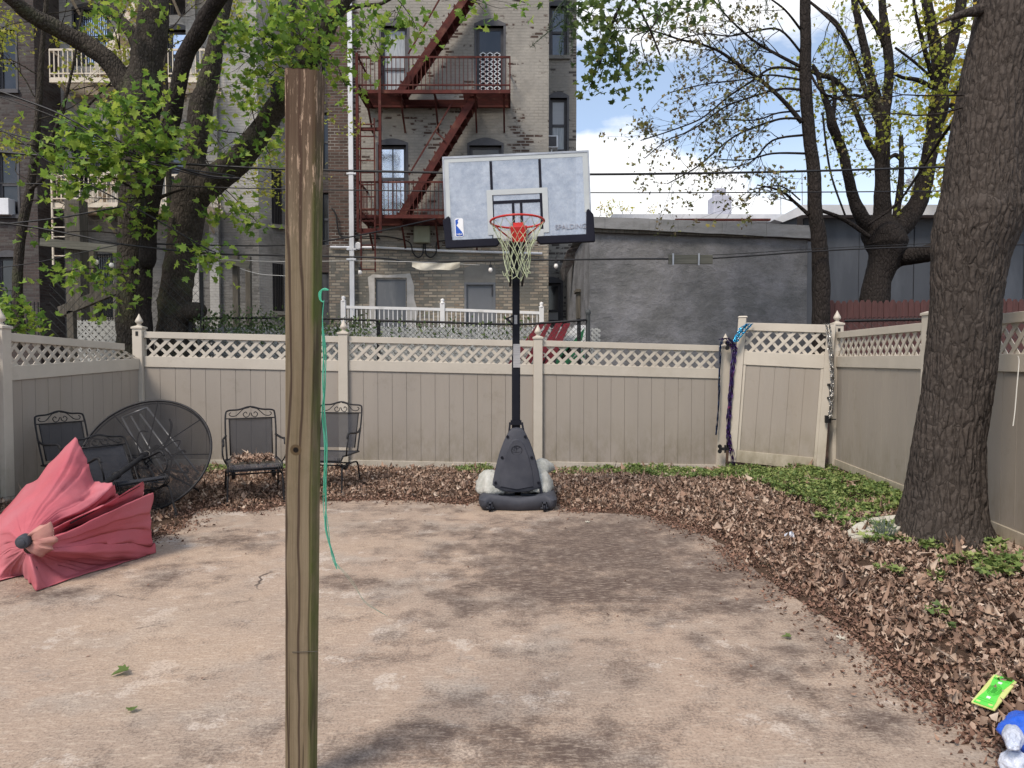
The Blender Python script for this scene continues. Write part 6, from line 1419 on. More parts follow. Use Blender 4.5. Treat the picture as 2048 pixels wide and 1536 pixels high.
# white slab by the trunk, plastic cup, green leaves on the concrete
m = MB(); m.prism([G(1712, 1046, .13), G(1745, 1034, .15), G(1800, 1028, .16), G(1812, 1045, .16), G(1785, 1066, .13), G(1700, 1074, .11), G(1692, 1062, .11)], (0, 0, -.10)); m.solo('stone_slab', 'stone_white', 'pale broken stone slab at the foot of the thick trunk', 'slab', bevel=.01)
c = G(1571, 1073, .06); MB().lathe(c, [(.020, 0), (.024, .02), (.027, .045), (.028, .06), (.025, .058), (.018, .002)], 16, Vector((.7, -.5, .35))).solo('plastic_cup', 'wrap_clear', 'small clear plastic cup lying in the dead leaves', 'cup', sm='auto')
gl = 'green leaves lying on the concrete'
for (x, y, s, rz, lb) in ((258, 1343, .075, 2.2, 'larger folded green leaf lying left of the timber post'), (263, 1424, .045, .4, 'small yellow green seed sprig nearest the bottom edge at left'), (1582, 1276, .05, 1.2, 'small dark green leaf on the right side of the concrete')):
    c = G(x, y, .008); V, T = MAPLE; V = V.copy() * s; V[:, 2] *= 2.2; a = rz; Rm_ = np.array([[math.cos(a), -math.sin(a), 0], [math.sin(a), math.cos(a), 0], [0, 0, 1]])
    V = V @ Rm_.T; V[:, 2] -= V[:, 2].min() - .0; me = fast_mesh('maple_leaf', V, T, 'leaf_dark'); o = add_obj('maple_leaf', me, org=c); setp(o, lb, 'leaf', gl)
mm = 'pale seed clusters on the open concrete'
for x, y, lb in ((1682, 1276, 'pale seed cluster beside the small dark leaf at right'), (1175, 1044, 'pale curled leaf on the concrete right of the hoop base')):
    m = MB(); c = G(x, y, .006)
    for k in range(5): a = k * 1.3; m.tube([(c.x, c.y, c.z), (c.x + math.cos(a) * .02, c.y + math.sin(a) * .03, c.z + .004)], .004, 5)
    m.solo('seed_cluster', 'stone_white', lb, 'seeds')

# ---------------------------------------------------------------- foil streamers round the gate
def streamer(pts, n, spread, wd, name, mat_, label, seed):
    rs = random.Random(seed); m = MB()
    for k in range(n):
        q = []; ph = rs.uniform(0, 6); ox = rs.uniform(-1, 1) * spread; oy = rs.uniform(-1, 1) * spread
        sm__ = smooth(pts, 7)
        for i, (p, s) in enumerate(sm__): q.append((p + Vector((ox * (s + .25) + .006 * math.sin(i * .8 + ph), oy * .5, 0)), i * .9 + ph))
        L_ = []
        for p, a in q: L_.append([p + Vector((math.cos(a), math.sin(a), 0)) * wd * .5, p - Vector((math.cos(a), math.sin(a), 0)) * wd * .5])
        m.grid(L_)
    return m.solo(name, mat_, label, 'streamer', 'foil streamers tied around the gate posts', fix=False)
Yg = 10.0
def PT(L_, Y): return [(*W(x, y, Y), s) for x, y, s in L_]
streamer(PT([(1500, 647, .6), (1490, 655, 1), (1480, 668, .7), (1470, 684, .35)], 9.92), 16, .05, .02, 'foil_streamer', 'foil_blue', 'bright blue foil streamer tied over the leaning gate stile', 1)
streamer(PT([(1440, 680, .5), (1452, 676, .4), (1464, 690, .8), (1468, 705, .5), (1464, 740, .3), (1460, 790, .3), (1457, 830, .3), (1456, 870, .3), (1462, 900, .35), (1468, 938, .4)], 10.03), 16, .05, .014, 'foil_streamer', 'foil_purple', 'long purple and pink foil streamer hanging between hinge post and gate', 2)
streamer(PT([(1455, 676, .4), (1443, 682, .3), (1440, 700, .25), (1438, 760, .2), (1436, 820, .2), (1431, 870, .15)], 10.12), 8, .03, .010, 'foil_streamer', 'foil_navy', 'thin dark blue foil streamer down the left of the hinge post', 3)
streamer(PT([(1652, 646, .5), (1658, 652, .6), (1660, 680, .35), (1664, 720, .3), (1666, 760, .25), (1664, 800, .25), (1661, 838, .3)], 9.5), 12, .05, .014, 'foil_streamer', 'foil_silver', 'silver foil streamer hanging from the corner post right of the gate', 4)

# ---------------------------------------------------------------- overhead lines
def wire(pts, r, label, m_='wire_black', g='overhead lines crossing the yard'):
    P = smooth([(*W(*p),) for p in pts], 8); MB().tube([(p, r * 1.25) for p, _ in P], r * 1.25, 5).solo('utility_wire', m_, label, 'wire', g, sm=True, org=tuple(P[0][0]))
Yw = 9.4
wire([(-80, 155, Yw), (120, 228, Yw), (240, 296, Yw), (400, 348, 9.8), (480, 356, 9.9)], .011, 'thick drooping cable from the upper left edge to the maple fork')
wire([(-80, 165, Yw), (120, 238, Yw), (250, 306, Yw), (400, 352, 9.8), (480, 357, 9.9)], .006, 'thinner cable running just under the thick drooping one')
wire([(-80, 240, Yw), (150, 300, Yw), (320, 331, Yw), (470, 352, 9.9)], .008, 'cable entering at left below the thick drooping one')
wire([(-80, 297, 10.2), (130, 315, 10.2), (400, 330, 10.2), (560, 338, 10.2), (760, 343, 10.2), (1100, 349, 10.2), (1500, 345, 10.2), (1900, 334, 10.2), (2150, 324, 10.2)], .014, 'thickest straight cable crossing the whole view behind the backboard top')
wire([(-80, 366, 10.2), (300, 371, 10.2), (560, 378, 10.2), (1100, 385, 10.2), (1500, 385, 10.2), (1900, 382, 10.2), (2150, 378, 10.2)], .007, 'thin straight wire crossing the view just below the thickest cable')
wire([(-80, 215, Yw), (30, 275, Yw), (100, 325, Yw), (200, 380, Yw), (300, 432, 9.6), (400, 490, 9.9), (432, 505, 10.0)], .008, 'steep cable falling from the left edge across both maple trunks')
wire([(-80, 455, 10), (40, 445, 10), (130, 434, 10), (240, 414, 10)], .010, 'black cable rising gently behind the tall weathered pole')
wire([(-80, 436, 10), (50, 452, 10), (160, 472, 10), (240, 488, 10), (420, 507, 10.2), (570, 511, 10.4), (760, 516, 10.6), (820, 524, 10.7), (930, 522, 10.7), (1100, 520, 10.7), (1250, 518, 10.7), (1340, 518, 10.7)], .011, 'long black cable carrying the white cloth and ending at the wood block')
wire([(1424, 517, 10.7), (1500, 512, 10.7), (1640, 502, 10.6), (1800, 495, 10.5), (2100, 488, 10.4)], .009, 'black cable leaving the wood block toward the thick right trunk')
wire([(1424, 510, 10.75), (1500, 506, 10.7), (1640, 497, 10.6), (1880, 486, 10.5)], .004, 'thin wire just above the cable leaving the wood block')
wire([(-80, 545, 9.8), (60, 527, 9.8), (150, 508, 9.8), (245, 488, 9.8)], .005, 'thin wire rising from the left edge to the left maple trunk')
wire([(310, 488, 10.6), (450, 491, 10.6), (570, 490, 10.6), (700, 474, 11), (870, 438, 12)], .009, 'cable from the maple trunks up to the fire escape platform')
wire([(420, 518, 10.4), (560, 523, 10.5), (760, 522, 10.6), (960, 530, 10.8)], .003, 'thin pale wire below the long black cable', 'wire_white')
wire([(480, 537, 10.4), (520, 548, 10.4), (575, 552, 10.5)], .003, 'short pale wire sagging by the short weathered posts', 'wire_white')
wire([(1159, 64, 9.6), (1220, 58, 9.6), (1285, 58, 9.6)], .003, 'very thin wire crossing the bright sky near the top') if 0 else None
o = MB(); a, c = XZ(1337, 528, 10.68), XZ(1425, 510, 10.68); o.box(a[0], 10.66, a[1], c[0], 10.70, c[1]).solo('wood_block', 'gray_wood', 'gray wooden block spliced into the black cable before the garage', 'block', bevel=.004)
m = MB()
for x in (1350, 1402): X_ = XZ(x, 0, 10.66)[0]; m.box(X_ - .012, 10.645, a[1] - .02, X_ + .012, 10.659, c[1] + .02)
m.solo('cable_clamps', 'silver', 'two metal clamps fixing the cable to the gray wood block', 'clamps')
rows = []
for j in range(7):
    rows.append([])
    for i in range(25):
        t = i / 24; x = 824 + 96 * t; y = 524 + 3 * math.sin(t * 3.1) + (14 + 2 * math.sin(t * 9)) * j / 6 * (1 - .35 * (abs(t - .5) * 2) ** 3); p = W(x, y, 10.62); p.y += .012 * math.sin(t * 11 + j * .5) ; rows[-1].append(p)
MB().grid(rows).solo('white_cloth', 'stone_white', 'tattered pale cloth draped over the black cable before the apartment wall', 'cloth', sm=True, fix=False)
gb_ = 'clear bulbs hanging from the overhead lines'
for x, y, Y, lb in ((193, 520, 10, 'clear bulb hanging left of the barred ground window'), (223, 526, 10, 'clear bulb hanging right of the barred ground window'), (720, 541, 10.7, 'clear bulb hanging beside the white downspout'), (981, 536, 10.7, 'clear bulb hanging before the filled door transom'), (1112, 528, 10.7, 'clear bulb hanging right of the basketball net')):
    c = W(x, y, Y); t = thing('light_bulb', tuple(c), lb, 'bulb', gb_)
    MB().lathe(c - Vector((0, 0, .07)), [(.001, 0), (.02, .008), (.032, .03), (.03, .05), (.018, .075)], 12).build('glass', 'bulb', t, sm=True); MB().lathe(c + Vector((0, 0, .0)), [(.02, 0), (.02, .05), (.006, .06), (.006, .10)], 10).build('socket', 'wire_black', t, sm='auto')
MB().tube(smooth([(*W(2036, 712, 5.4),), (*W(2038, 725, 5.4),), (*W(2034, 770, 5.4),), (*W(2030, 820, 5.4),), (*W(2026, 852, 5.4),)], 5), .004, 5).solo('cord', 'rope_white', 'short white cord hanging on the right fence past the thick trunk', 'cord')
# ---------------------------------------------------------------- trees
def limb(mb, pts, n=12, seg=7, wob=.06):     # pts: (px, py, Y, width_px)
    P = smooth([(*W(x, y, Y), w_ / 2 * Y / F) for x, y, Y, w_ in pts], seg); base = len(mb.v); mb.tube(P, None, n)
    for i in range(base, len(mb.v)):
        v = Vector(mb.v[i]); k = (i - base) // n
        if k < len(P):
            c, r = P[k]; d = v - c; f = 1 + wob * 2 * mn.noise(v * 5) + wob * mn.noise(v * 14); mb.v[i] = tuple(c + d * f)
    return P
def rv(s=1.0): return Vector((rng.gauss(0, s), rng.gauss(0, s), rng.gauss(0, s)))
def grow(mb, p, d, Ln, r, depth, out, droop=0, spread=.55, nc=3, wander=.16, sides=4, ldens=1.0):
    n = max(3, int(Ln / .13)); P = [(*p, r)]; ds = []; d = d.normalized(); p = Vector(p)
    for i in range(n):
        d = (d + rv(wander) + Vector((0, 0, droop))).normalized(); p = p + d * (Ln / n); P.append((*p, r * (1 - .75 * (i + 1) / n))); ds.append(d.copy())
    mb.tube(P, None, sides if r > .006 else 3, cap=False)
    if depth > 0:
        k = nc + rng.randint(0, 1)
        for j in range(k):
            t = rng.uniform(.25, .98); i = min(int(t * n), n - 1); nd = (ds[i] + rv(spread)).normalized(); grow(mb, P[i + 1][:3], nd, Ln * rng.uniform(.35, .6), r * .5, depth - 1, out, droop, spread, nc, wander, sides)
        i = n - 1; grow(mb, P[-1][:3], (ds[-1] + rv(.2)).normalized(), Ln * .4, r * .35, 0, out, droop, spread, nc, wander, sides)
    else:
        for q in P[1::2]:
            if rng.random() < .75: out.append(Vector(q[:3]))
        out.append(Vector(P[-1][:3]))
def leafmesh(name, pts, per, rad, smin, smax, m_, root, tmpl=MAPLE, tilt=.7, sag=.0, label=None):
    if not len(pts): return
    A = np.repeat(np.array([tuple(p) for p in pts]), per, 0); A = A + nr.normal(0, rad, A.shape) + np.array([0, 0, -sag])
    me = scatter(name, tmpl, A, rots(len(A), tilt), nr.uniform(smin, smax, len(A)), m_, org=tuple(ORG[root.name]) if root else (0, 0, 0), curl=.25)
    return add_obj(name, me, root)
def blob(cx, cy, rx, ry, Y, dY, n):          # cluster centres in an ellipsoid
    o = []
    while len(o) < n:
        a, b_, c = rng.uniform(-1, 1), rng.uniform(-1, 1), rng.uniform(-1, 1)
        if a * a + b_ * b_ + c * c < 1: o.append(W(cx + a * rx, cy + b_ * ry, Y + c * dY))
    return o
# --- the thick foreground trunk with furrowed bark
t4 = thing('tree', (W(1893, 1100, 5.45).x, 5.45, 0), 'thick leaning trunk with furrowed brown bark in front of the right fence', 'tree')
prof = [(1897, 1128, 215), (1897, 1105, 196), (1890, 1070, 176), (1887, 1036, 158), (1892, 970, 143), (1898, 883, 130), (1912, 790, 128), (1921, 707, 129), (1930, 600, 126), (1939, 520, 138), (1952, 465, 158), (1962, 425, 165), (1966, 390, 150), (1970, 330, 140), (1980, 250, 134), (1998, 156, 136), (2022, 60, 140), (2042, -20, 146), (2075, -150, 150), (2110, -320, 150)]
P = smooth([(*W(x, y, 5.48), w_ / 2 * 5.48 / F) for x, y, w_ in prof], 26)
ns_ = 150; rows = []
for i, (c, r) in enumerate(P):
    row = []
    for j in range(ns_):
        t = 2 * math.pi * j / ns_; u = Vector((math.cos(t), math.sin(t), 0))
        q = Vector((math.cos(t) * 1.35, math.sin(t) * 1.35, c.z)); wz = mn.noise(Vector((q.x * 1.5, q.y * 1.5, c.z * 1.8))) * .35
        rdg = 0
        v1 = mn.noise(Vector((math.cos(t) * 5.5 + wz, math.sin(t) * 5.5 + wz, c.z * 2.3))); v2 = mn.noise(Vector((math.cos(t) * 11 + wz * 3, math.sin(t) * 11, c.z * 5.5 + 7)))
        h = -.013 * max(0, 1 - abs(v1) * 7) - .009 * max(0, 1 - abs(v2) * 5) + .004 * mn.noise(Vector((math.cos(t) * 30, math.sin(t) * 30, c.z * 22)))
        fl = max(0, .42 - c.z) ** 1.5 * (.16 * max(0, math.cos(t * 5 + .6)) + .05); cr = -.055 * math.exp(-((t - 5.30) / .10) ** 2) * max(0, min(1, (1.3 - c.z) / .8))
        row.append(c + u * (r * (1 + .05 * mn.noise(Vector((math.cos(t), math.sin(t), c.z * .8)))) + h + fl + cr))
    rows.append(row)
MB().grid(rows, closed=True).build('trunk', 'bark_brown', t4, sm=True, fix=False)
m = MB(); limb(m, [(1985, 14, 5.5, 30), (1955, 22, 5.45, 22), (1930, 27, 5.4, 15), (1905, 35, 5.35, 10), (1885, 43, 5.3, 5), (1870, 50, 5.25, 3)], 8); m.build('branch', 'bark_brown', t4, sm=True, fix=False); m = MB(); limb(m, [(2020, 425, 5.5, 60), (2050, 402, 5.5, 42), (2090, 385, 5.5, 40), (2180, 330, 5.5, 36)], 12); m.build('branch', 'bark_brown', t4, sm=True, fix=False); m = MB()
out = []
for (x, y, d) in ((1940, 190, (-.8, .3, .25)), (1925, 215, (-1, .3, -.25)), (1930, 45, (-.7, .2, -.25))): grow(m, W(x, y, 5.42), Vector(d), .9, .008, 1, out, -.03, .4, 2)
m.build('branch', 'bark_dark', t4, sm=True, fix=False)
# --- left maple, twin trunks
LB, LB2 = MB(), MB(); tw1 = MB(); pts_g = []
t1 = thing('maple_tree', (W(265, 680, 11).x, 11.0, 0), 'big maple with rough bark whose trunk forks toward the upper left corner', 'tree')
Y1 = 11.0
limb(LB, [(268, 760, Y1, 66), (266, 670, Y1, 58), (262, 556, Y1, 52), (264, 470, Y1, 50), (266, 400, Y1, 54), (272, 330, Y1, 56), (278, 260, Y1, 62), (282, 205, Y1, 74), (290, 150, Y1, 64), (296, 105, Y1, 60), (305, 59, Y1, 57), (308, 0, Y1, 51), (314, -90, Y1, 46), (322, -230, Y1, 38)], 16, 8)
limb(LB, [(270, 200, Y1, 46), (249, 164, Y1, 44), (211, 117, 10.9, 37), (164, 85, 10.8, 36), (111, 56, 10.6, 33), (58, 26, 10.4, 31), (20, -4, 10.2, 26), (-60, -60, 10, 22)], 12, 6)
limb(LB, [(283, 110, Y1, 30), (261, 64, 11.1, 24), (231, 29, 11.2, 20), (205, -10, 11.3, 17), (160, -80, 11.4, 12)], 10, 6)
LB.build('trunk', 'bark_gray', t1, sm=True, fix=False)
t3 = thing('maple_tree', (W(290, 680, 10.5).x, 10.5, 0), 'slender dark smooth trunk leaning right between the two big maple trunks', 'tree')
m3 = MB(); limb(m3, [(291, 760, 10.6, 32), (290, 670, 10.6, 30), (288, 619, 10.6, 28), (291, 540, 10.55, 26), (294, 520, 10.5, 34), (297, 478, 10.5, 30), (302, 425, 10.4, 27), (316, 337, 10.4, 31), (335, 275, 10.3, 29), (346, 234, 10.3, 32), (353, 190, 10.2, 30), (369, 117, 10.1, 32), (393, 73, 10, 32), (416, 29, 9.9, 32), (442, -8, 9.8, 30), (490, -80, 9.6, 25)], 12, 7)
limb(m3, [(300, 395, 10.4, 6), (292, 370, 10.4, 4), (262, 330, 10.2, 3)], 6); limb(m3, [(320, 395, 10.4, 8), (345, 385, 10.4, 5), (370, 378, 10.4, 4)], 6)
m3.build('trunk', 'bark_dark', t3, sm=True, fix=False)
t2 = thing('maple_tree', (W(350, 680, 11.2).x, 11.2, 0), 'maple trunk right of the fork with a long limb slanting behind the timber post', 'tree')
Y2 = 11.1
limb(LB2, [(352, 760, Y2, 84), (352, 668, Y2, 74), (350, 603, Y2, 62), (358, 545, Y2, 60), (366, 494, Y2, 60), (375, 430, Y2, 66), (382, 380, Y2, 70), (392, 345, Y2, 52), (390, 318, Y2, 42), (396, 249, Y2, 43), (404, 200, Y2, 44), (412, 180, Y2, 38), (422, 132, Y2, 36), (431, 88, Y2, 32), (445, 29, Y2, 26), (458, -30, Y2, 24), (470, -130, Y2, 20)], 16, 8)
limb(LB2, [(385, 400, Y2, 56), (425, 362, Y2, 56), (460, 335, Y2, 52), (480, 318, Y2, 50), (516, 270, 11, 46), (548, 223, 10.9, 42), (590, 160, 10.8, 40), (640, 92, 10.7, 34), (662, 45, 10.6, 30), (690, 0, 10.5, 25), (740, -80, 10.4, 20)], 14, 8)
limb(LB2, [(352, 640, Y2, 50), (375, 625, 10.95, 42), (396, 622, 10.85, 34), (404, 622, 10.8, 24)], 12, 5); limb(LB2, [(620, 110, 10.7, 14), (680, 30, 10.6, 10), (720, 12, 10.5, 8), (760, 8, 10.5, 7), (790, -8, 10.4, 6)], 8)
LB2.build('trunk', 'bark_gray', t2, sm=True, fix=False)
def leafy(root, blobs, anchors, m_='leaf_green', per=5, rad=.14, smin=.07, smax=.135, tmpl=MAPLE, tw_r=.006, tag_=None):
    tw = MB(); pts = []
    for (cx, cy, rx, ry, Y, dY, n) in blobs:
        cs = blob(cx, cy, rx * 1.05, ry * 1.05, Y, dY, max(3, round(n * .72))); pts += cs
        a = min(anchors, key=lambda q: (Vector(W(*q)) - W(cx, cy, Y)).length); A0 = W(*a); mid = W(cx, cy, Y)
        tw.tube(smooth([(*A0, tw_r * 1.6), (*(A0.lerp(mid, .5) + rv(.05) + Vector((0, 0, .06))), tw_r * 1.2), (*mid, tw_r)], 5), None, 5, cap=False)
        for c in cs[::2]:
            s = mid.lerp(A0, rng.uniform(0, .5)); tw.tube(smooth([(*s, tw_r * .8), (*(s.lerp(c, .5) + rv(.05)), tw_r * .55), (*c, tw_r * .3)], 3), None, 3, cap=False)
    tw.build('twigs', 'bark_dark', root, fix=False); leafmesh('crown', pts, per, rad, smin, smax, m_, root, tmpl)
leafy(t3, [(175, 245, 50, 28, 9.6, .3, 26), (240, 235, 50, 35, 9.5, .3, 34), (305, 205, 32, 30, 9.6, .3, 18), (150, 290, 60, 32, 9.5, .3, 30), (235, 300, 70, 32, 9.5, .35, 40), (310, 280, 50, 40, 9.6, .3, 28), (140, 350, 40, 38, 9.4, .3, 20), (215, 350, 55, 30, 9.5, .3, 16), (280, 330, 40, 22, 9.5, .2, 14), (330, 300, 40, 25, 9.6, .3, 12), (125, 392, 30, 22, 9.4, .2, 7), (60, 290, 60, 10, 9.3, .2, 5)], [(300, 395, 10.4), (316, 337, 10.4), (346, 234, 10.3)])
leafy(t1, [(250, 430, 40, 12, 10.4, .2, 8), (130, 545, 45, 18, 10, .3, 16), (195, 548, 40, 16, 10, .3, 12), (235, 540, 26, 10, 10.2, .2, 7), (280, 425, 60, 22, 10.3, .2, 14), (330, 440, 30, 14, 10.3, .2, 7), (262, 590, 20, 8, 10.3, .1, 5), (80, 470, 12, 8, 10.3, .1, 3), (200, 625, 30, 10, 10.5, .2, 5), (250, 20, 60, 22, 10.6, .5, 14), (200, 20, 40, 20, 10.6, .5, 8)], [(262, 470, 11), (262, 556, 11), (266, 400, 11), (240, 100, 11)])
leafy(t2, [(520, 60, 60, 60, 10.3, .5, 46), (590, 70, 60, 60, 10.2, .5, 48), (650, 120, 50, 50, 10.2, .4, 30), (540, 150, 50, 40, 10.4, .5, 26), (470, 100, 40, 60, 10.5, .4, 22), (620, 15, 80, 30, 10.2, .5, 34), (720, 60, 45, 40, 10.2, .4, 20), (790, 40, 45, 28, 10.2, .3, 15), (835, 60, 24, 30, 10.2, .2, 9), (690, 170, 26, 26, 10.3, .2, 9), (760, 110, 30, 18, 10.2, .2, 5), (500, 200, 40, 22, 10.4, .3, 12), (545, 215, 20, 20, 10.5, .2, 6), (430, 520, 32, 22, 10.2, .2, 14), (392, 505, 22, 14, 10.2, .2, 8), (470, 300, 40, 26, 10.5, .2, 13), (540, 310, 30, 26, 10.5, .3, 8), (430, 260, 26, 20, 10.5, .2, 7), (480, 430, 40, 26, 10.5, .2, 14), (515, 445, 16, 14, 10.5, .1, 5), (560, 270, 16, 26, 10.6, .1, 5), (440, 415, 30, 26, 10.6, .2, 8), (370, 290, 28, 18, 10.6, .2, 6), (960, 8, 70, 14, 10, .3, 9), (1050, 5, 50, 8, 10, .3, 5)], [(425, 357, 11.1), (516, 270, 11), (640, 92, 10.7), (720, 12, 10.5), (790, -8, 10.4), (445, 29, 11.1), (366, 494, 11.1), (590, 160, 10.8)])
# small yellow green trees beyond them, and bare stems at far left
t5 = thing('young_tree', (W(95, 680, 13).x, 13.0, 0), 'spindly young tree with yellow green spring leaves at the upper left', 'tree')
m = MB(); out = []
limb(m, [(40, 700, 13.4, 20), (35, 560, 13.4, 18), (45, 450, 13.4, 18), (60, 380, 13.4, 16), (70, 300, 13.3, 14), (78, 200, 13.2, 12), (85, 90, 13.2, 9), (95, -20, 13.1, 7)], 8)
limb(m, [(65, 330, 13.3, 8), (110, 260, 13.2, 7), (135, 180, 13.1, 6), (150, 110, 13, 5), (165, 20, 13, 4)], 6); limb(m, [(60, 380, 13.3, 8), (110, 330, 13.2, 5), (170, 220, 13, 5), (260, 130, 12.9, 3)], 6)
for (x, y, d, l) in ((70, 290, (-1, 0, .1), 1.6), (72, 240, (1, -.2, .3), 1.6), (80, 150, (-1, -.2, .3), 1.5), (82, 110, (1, 0, .3), 1.4), (88, 50, (-1, 0, .5), 1.3), (90, 30, (1, 0, .2), 1.5), (135, 180, (1, 0, .2), 1.3), (110, 260, (.6, 0, .5), 1.2), (62, 370, (-.5, 0, .8), 1.2), (150, 110, (.7, 0, .4), 1.2), (75, 200, (-.7, 0, .6), 1.3), (60, 350, (1, 0, -.1), 1.6), (62, 400, (1, 0, .1), 1.4)): grow(m, W(x, y, 13.2), Vector(d), l, .014, 2, out, .02, .5, 3)
m.build('trunk', 'bark_gray', t5, sm=True, fix=False); leafmesh('crown', [p for p in out if p.z > 4.6], 5, .12, .05, .10, 'leaf_yellow', t5, SMALL)
t6 = thing('young_tree', (W(470, 680, 13.8).x, 13.8, 0), 'thin background tree with pale yellow leaves seen between the maple limbs', 'tree')
m = MB(); out = []
limb(m, [(350, 700, 13.8, 16), (345, 560, 13.8, 14), (340, 420, 13.8, 12), (335, 300, 13.8, 12), (332, 200, 13.8, 11), (330, 100, 13.8, 9), (335, 0, 13.8, 6), (338, -60, 13.8, 4)], 8)
for (x, y, d, l) in ((335, 250, (1, 0, .3), 1.6), (332, 200, (1, 0, .2), 1.8), (332, 160, (-.6, 0, .6), 1.0), (330, 110, (1, 0, .3), 1.5), (333, 60, (.8, 0, .5), 1.2), (333, 40, (-.8, 0, .5), .9), (338, 330, (1, 0, .1), 2.0), (338, 330, (1, .2, -.1), 2.3), (336, 280, (1, 0, .0), 2.3)): grow(m, W(x, y, 13.8), Vector(d), l, .012, 2, out, .01, .5, 3)
m.build('trunk', 'bark_gray', t6, sm=True, fix=False); leafmesh('crown', out, 4, .11, .05, .10, 'leaf_yellow', t6, SMALL)
# undergrowth bush at the left edge
bs = thing('shrub', W(20, 690, 9.8), 'leafy green bush poking over the left fence at the frame edge', 'shrub')
leafy(bs, [(15, 620, 40, 26, 9.2, .3, 22), (55, 650, 40, 16, 9.3, .3, 18), (-20, 640, 40, 30, 9.2, .3, 14), (15, 590, 14, 12, 9.2, .1, 4)], [(20, 690, 9.8)], per=5, rad=.08, smin=.06, smax=.11)
# --- slender tree with sweeping twigs against the sky
t7 = thing('tree', (W(1642, 660, 10.8).x, 10.8, 0), 'slender straight tree with fine arching twigs against the sky, left of the forked tree', 'tree')
m = MB(); Y7 = 10.8
limb(m, [(1643, 760, Y7, 34), (1642, 650, Y7, 34), (1642, 560, Y7, 34), (1638, 480, Y7, 30), (1630, 420, Y7, 27), (1628, 350, Y7, 26), (1622, 300, Y7, 24), (1616, 245, Y7, 24), (1611, 160, Y7, 23), (1611, 80, Y7, 21), (1610, 0, Y7, 20), (1608, -120, Y7, 17), (1606, -260, Y7, 14)], 12, 8, .04)
BR = [[(1604, 245, 10), (1565, 200, 8), (1523, 162, 7), (1478, 130, 7), (1439, 103, 5), (1400, 88, 4.5), (1360, 79, 4), (1320, 66, 3), (1281, 57, 2.5), (1220, 56, 2)],
 [(1602, 134, 7), (1560, 112, 6), (1514, 86, 5), (1480, 58, 4), (1448, 26, 3), (1420, -10, 2.5)],
 [(1602, 140, 6), (1545, 136, 5), (1500, 165, 4), (1457, 193, 4), (1425, 220, 3.5), (1395, 241, 3), (1340, 262, 2.5), (1281, 281, 2)],
 [(1604, 180, 5), (1560, 178, 4.5), (1500, 195, 4), (1448, 215, 3.5), (1387, 258, 3), (1334, 281, 2.5), (1290, 316, 2)],
 [(1605, 238, 5), (1560, 238, 4.5), (1500, 258, 4), (1457, 281, 3.5), (1395, 333, 3), (1334, 368, 2)],
 [(1608, 270, 5), (1545, 281, 4), (1500, 325, 3), (1435, 338, 2)], [(1612, 307, 5), (1545, 307, 4), (1492, 320, 3), (1430, 318, 2)],
 [(1602, 105, 5), (1560, 60, 4), (1510, 62, 3.5), (1460, 72, 3), (1400, 68, 2.5), (1330, 90, 2)], [(1602, 60, 5), (1570, 20, 4), (1530, -10, 3), (1490, -40, 2)], [(1604, 160, 4), (1540, 150, 3.5), (1480, 160, 3), (1410, 168, 2.5), (1340, 185, 2)],
 [(1618, 430, 8), (1590, 405, 6), (1562, 382, 5), (1515, 370, 3)], [(1600, 400, 3), (1560, 372, 3), (1500, 380, 2)], [(1600, 222, 4), (1556, 226, 3.5), (1510, 240, 3), (1440, 238, 2)],
 [(1622, 150, 6), (1645, 185, 5), (1690, 200, 4), (1740, 192, 2)], [(1622, 5, 5), (1670, 50, 5), (1700, 90, 4), (1720, 140, 3)]]
out = []
for br in BR:
    P = limb(m, [(x, y, Y7 + .9 * math.sin(i * .5 + br[0][1]) * (i / len(br)), w_) for i, (x, y, w_) in enumerate(br)], 6, 5, .03)
    N_ = len(P)
    for k in range(4, N_):
        if rng.random() < .68:
            c, r = P[k]; d = (P[k][0] - P[k - 1][0]).normalized(); grow(m, c, (d + rv(.5) + Vector((-.1, 0, rng.choice((-.35, .25))))).normalized(), rng.uniform(.35, .9), max(r * .5, .003), 1, out, -.02, .5, 3, .2, 3)
m.build('trunk', 'bark_dark', t7, sm=True, fix=False)
leafmesh('crown', [p for p in out if rng.random() < .42], 3, .045, .045, .08, 'leaf_young', t7, SMALL, 1.0)
# --- forked multi stem tree
t8 = thing('tree', (W(1752, 640, 12.3).x, 12.3, 0), 'wide forked tree with many stems standing behind the red picket fence', 'tree')
m = MB(); Y8 = 12.3
limb(m, [(1745, 700, Y8, 60), (1748, 610, Y8, 56), (1756, 560, Y8, 50), (1768, 520, Y8, 56), (1772, 485, Y8, 78), (1765, 460, Y8, 76), (1764, 430, Y8, 34), (1765, 380, Y8, 29), (1765, 300, Y8, 27), (1766, 235, Y8, 28), (1754, 200, Y8, 19), (1740, 150, Y8, 17), (1728, 90, Y8, 15), (1716, 40, Y8, 14), (1706, -20, Y8, 12), (1695, -120, Y8, 10)], 14, 6)
limb(m, [(1768, 240, Y8, 20), (1776, 180, Y8, 18), (1778, 120, Y8, 17), (1770, 60, Y8, 17), (1764, 0, Y8, 14), (1760, -120, Y8, 10)], 10)
limb(m, [(1772, 90, Y8, 15), (1755, 55, Y8, 12), (1738, 28, Y8, 11), (1720, 0, Y8, 9), (1700, -50, Y8, 8)], 8)
limb(m, [(1780, 470, Y8, 50), (1812, 440, Y8, 42), (1838, 400, Y8, 34), (1855, 330, Y8, 30), (1868, 262, Y8, 28), (1877, 215, Y8, 38), (1880, 180, Y8, 27), (1874, 110, Y8, 22), (1862, 50, Y8, 20), (1852, -10, Y8, 18), (1845, -120, Y8, 14)], 12, 6)
limb(m, [(1880, 185, Y8, 24), (1892, 130, Y8, 23), (1905, 80, Y8, 22), (1918, 30, Y8, 21), (1928, -30, Y8, 18), (1945, -120, Y8, 14)], 10)
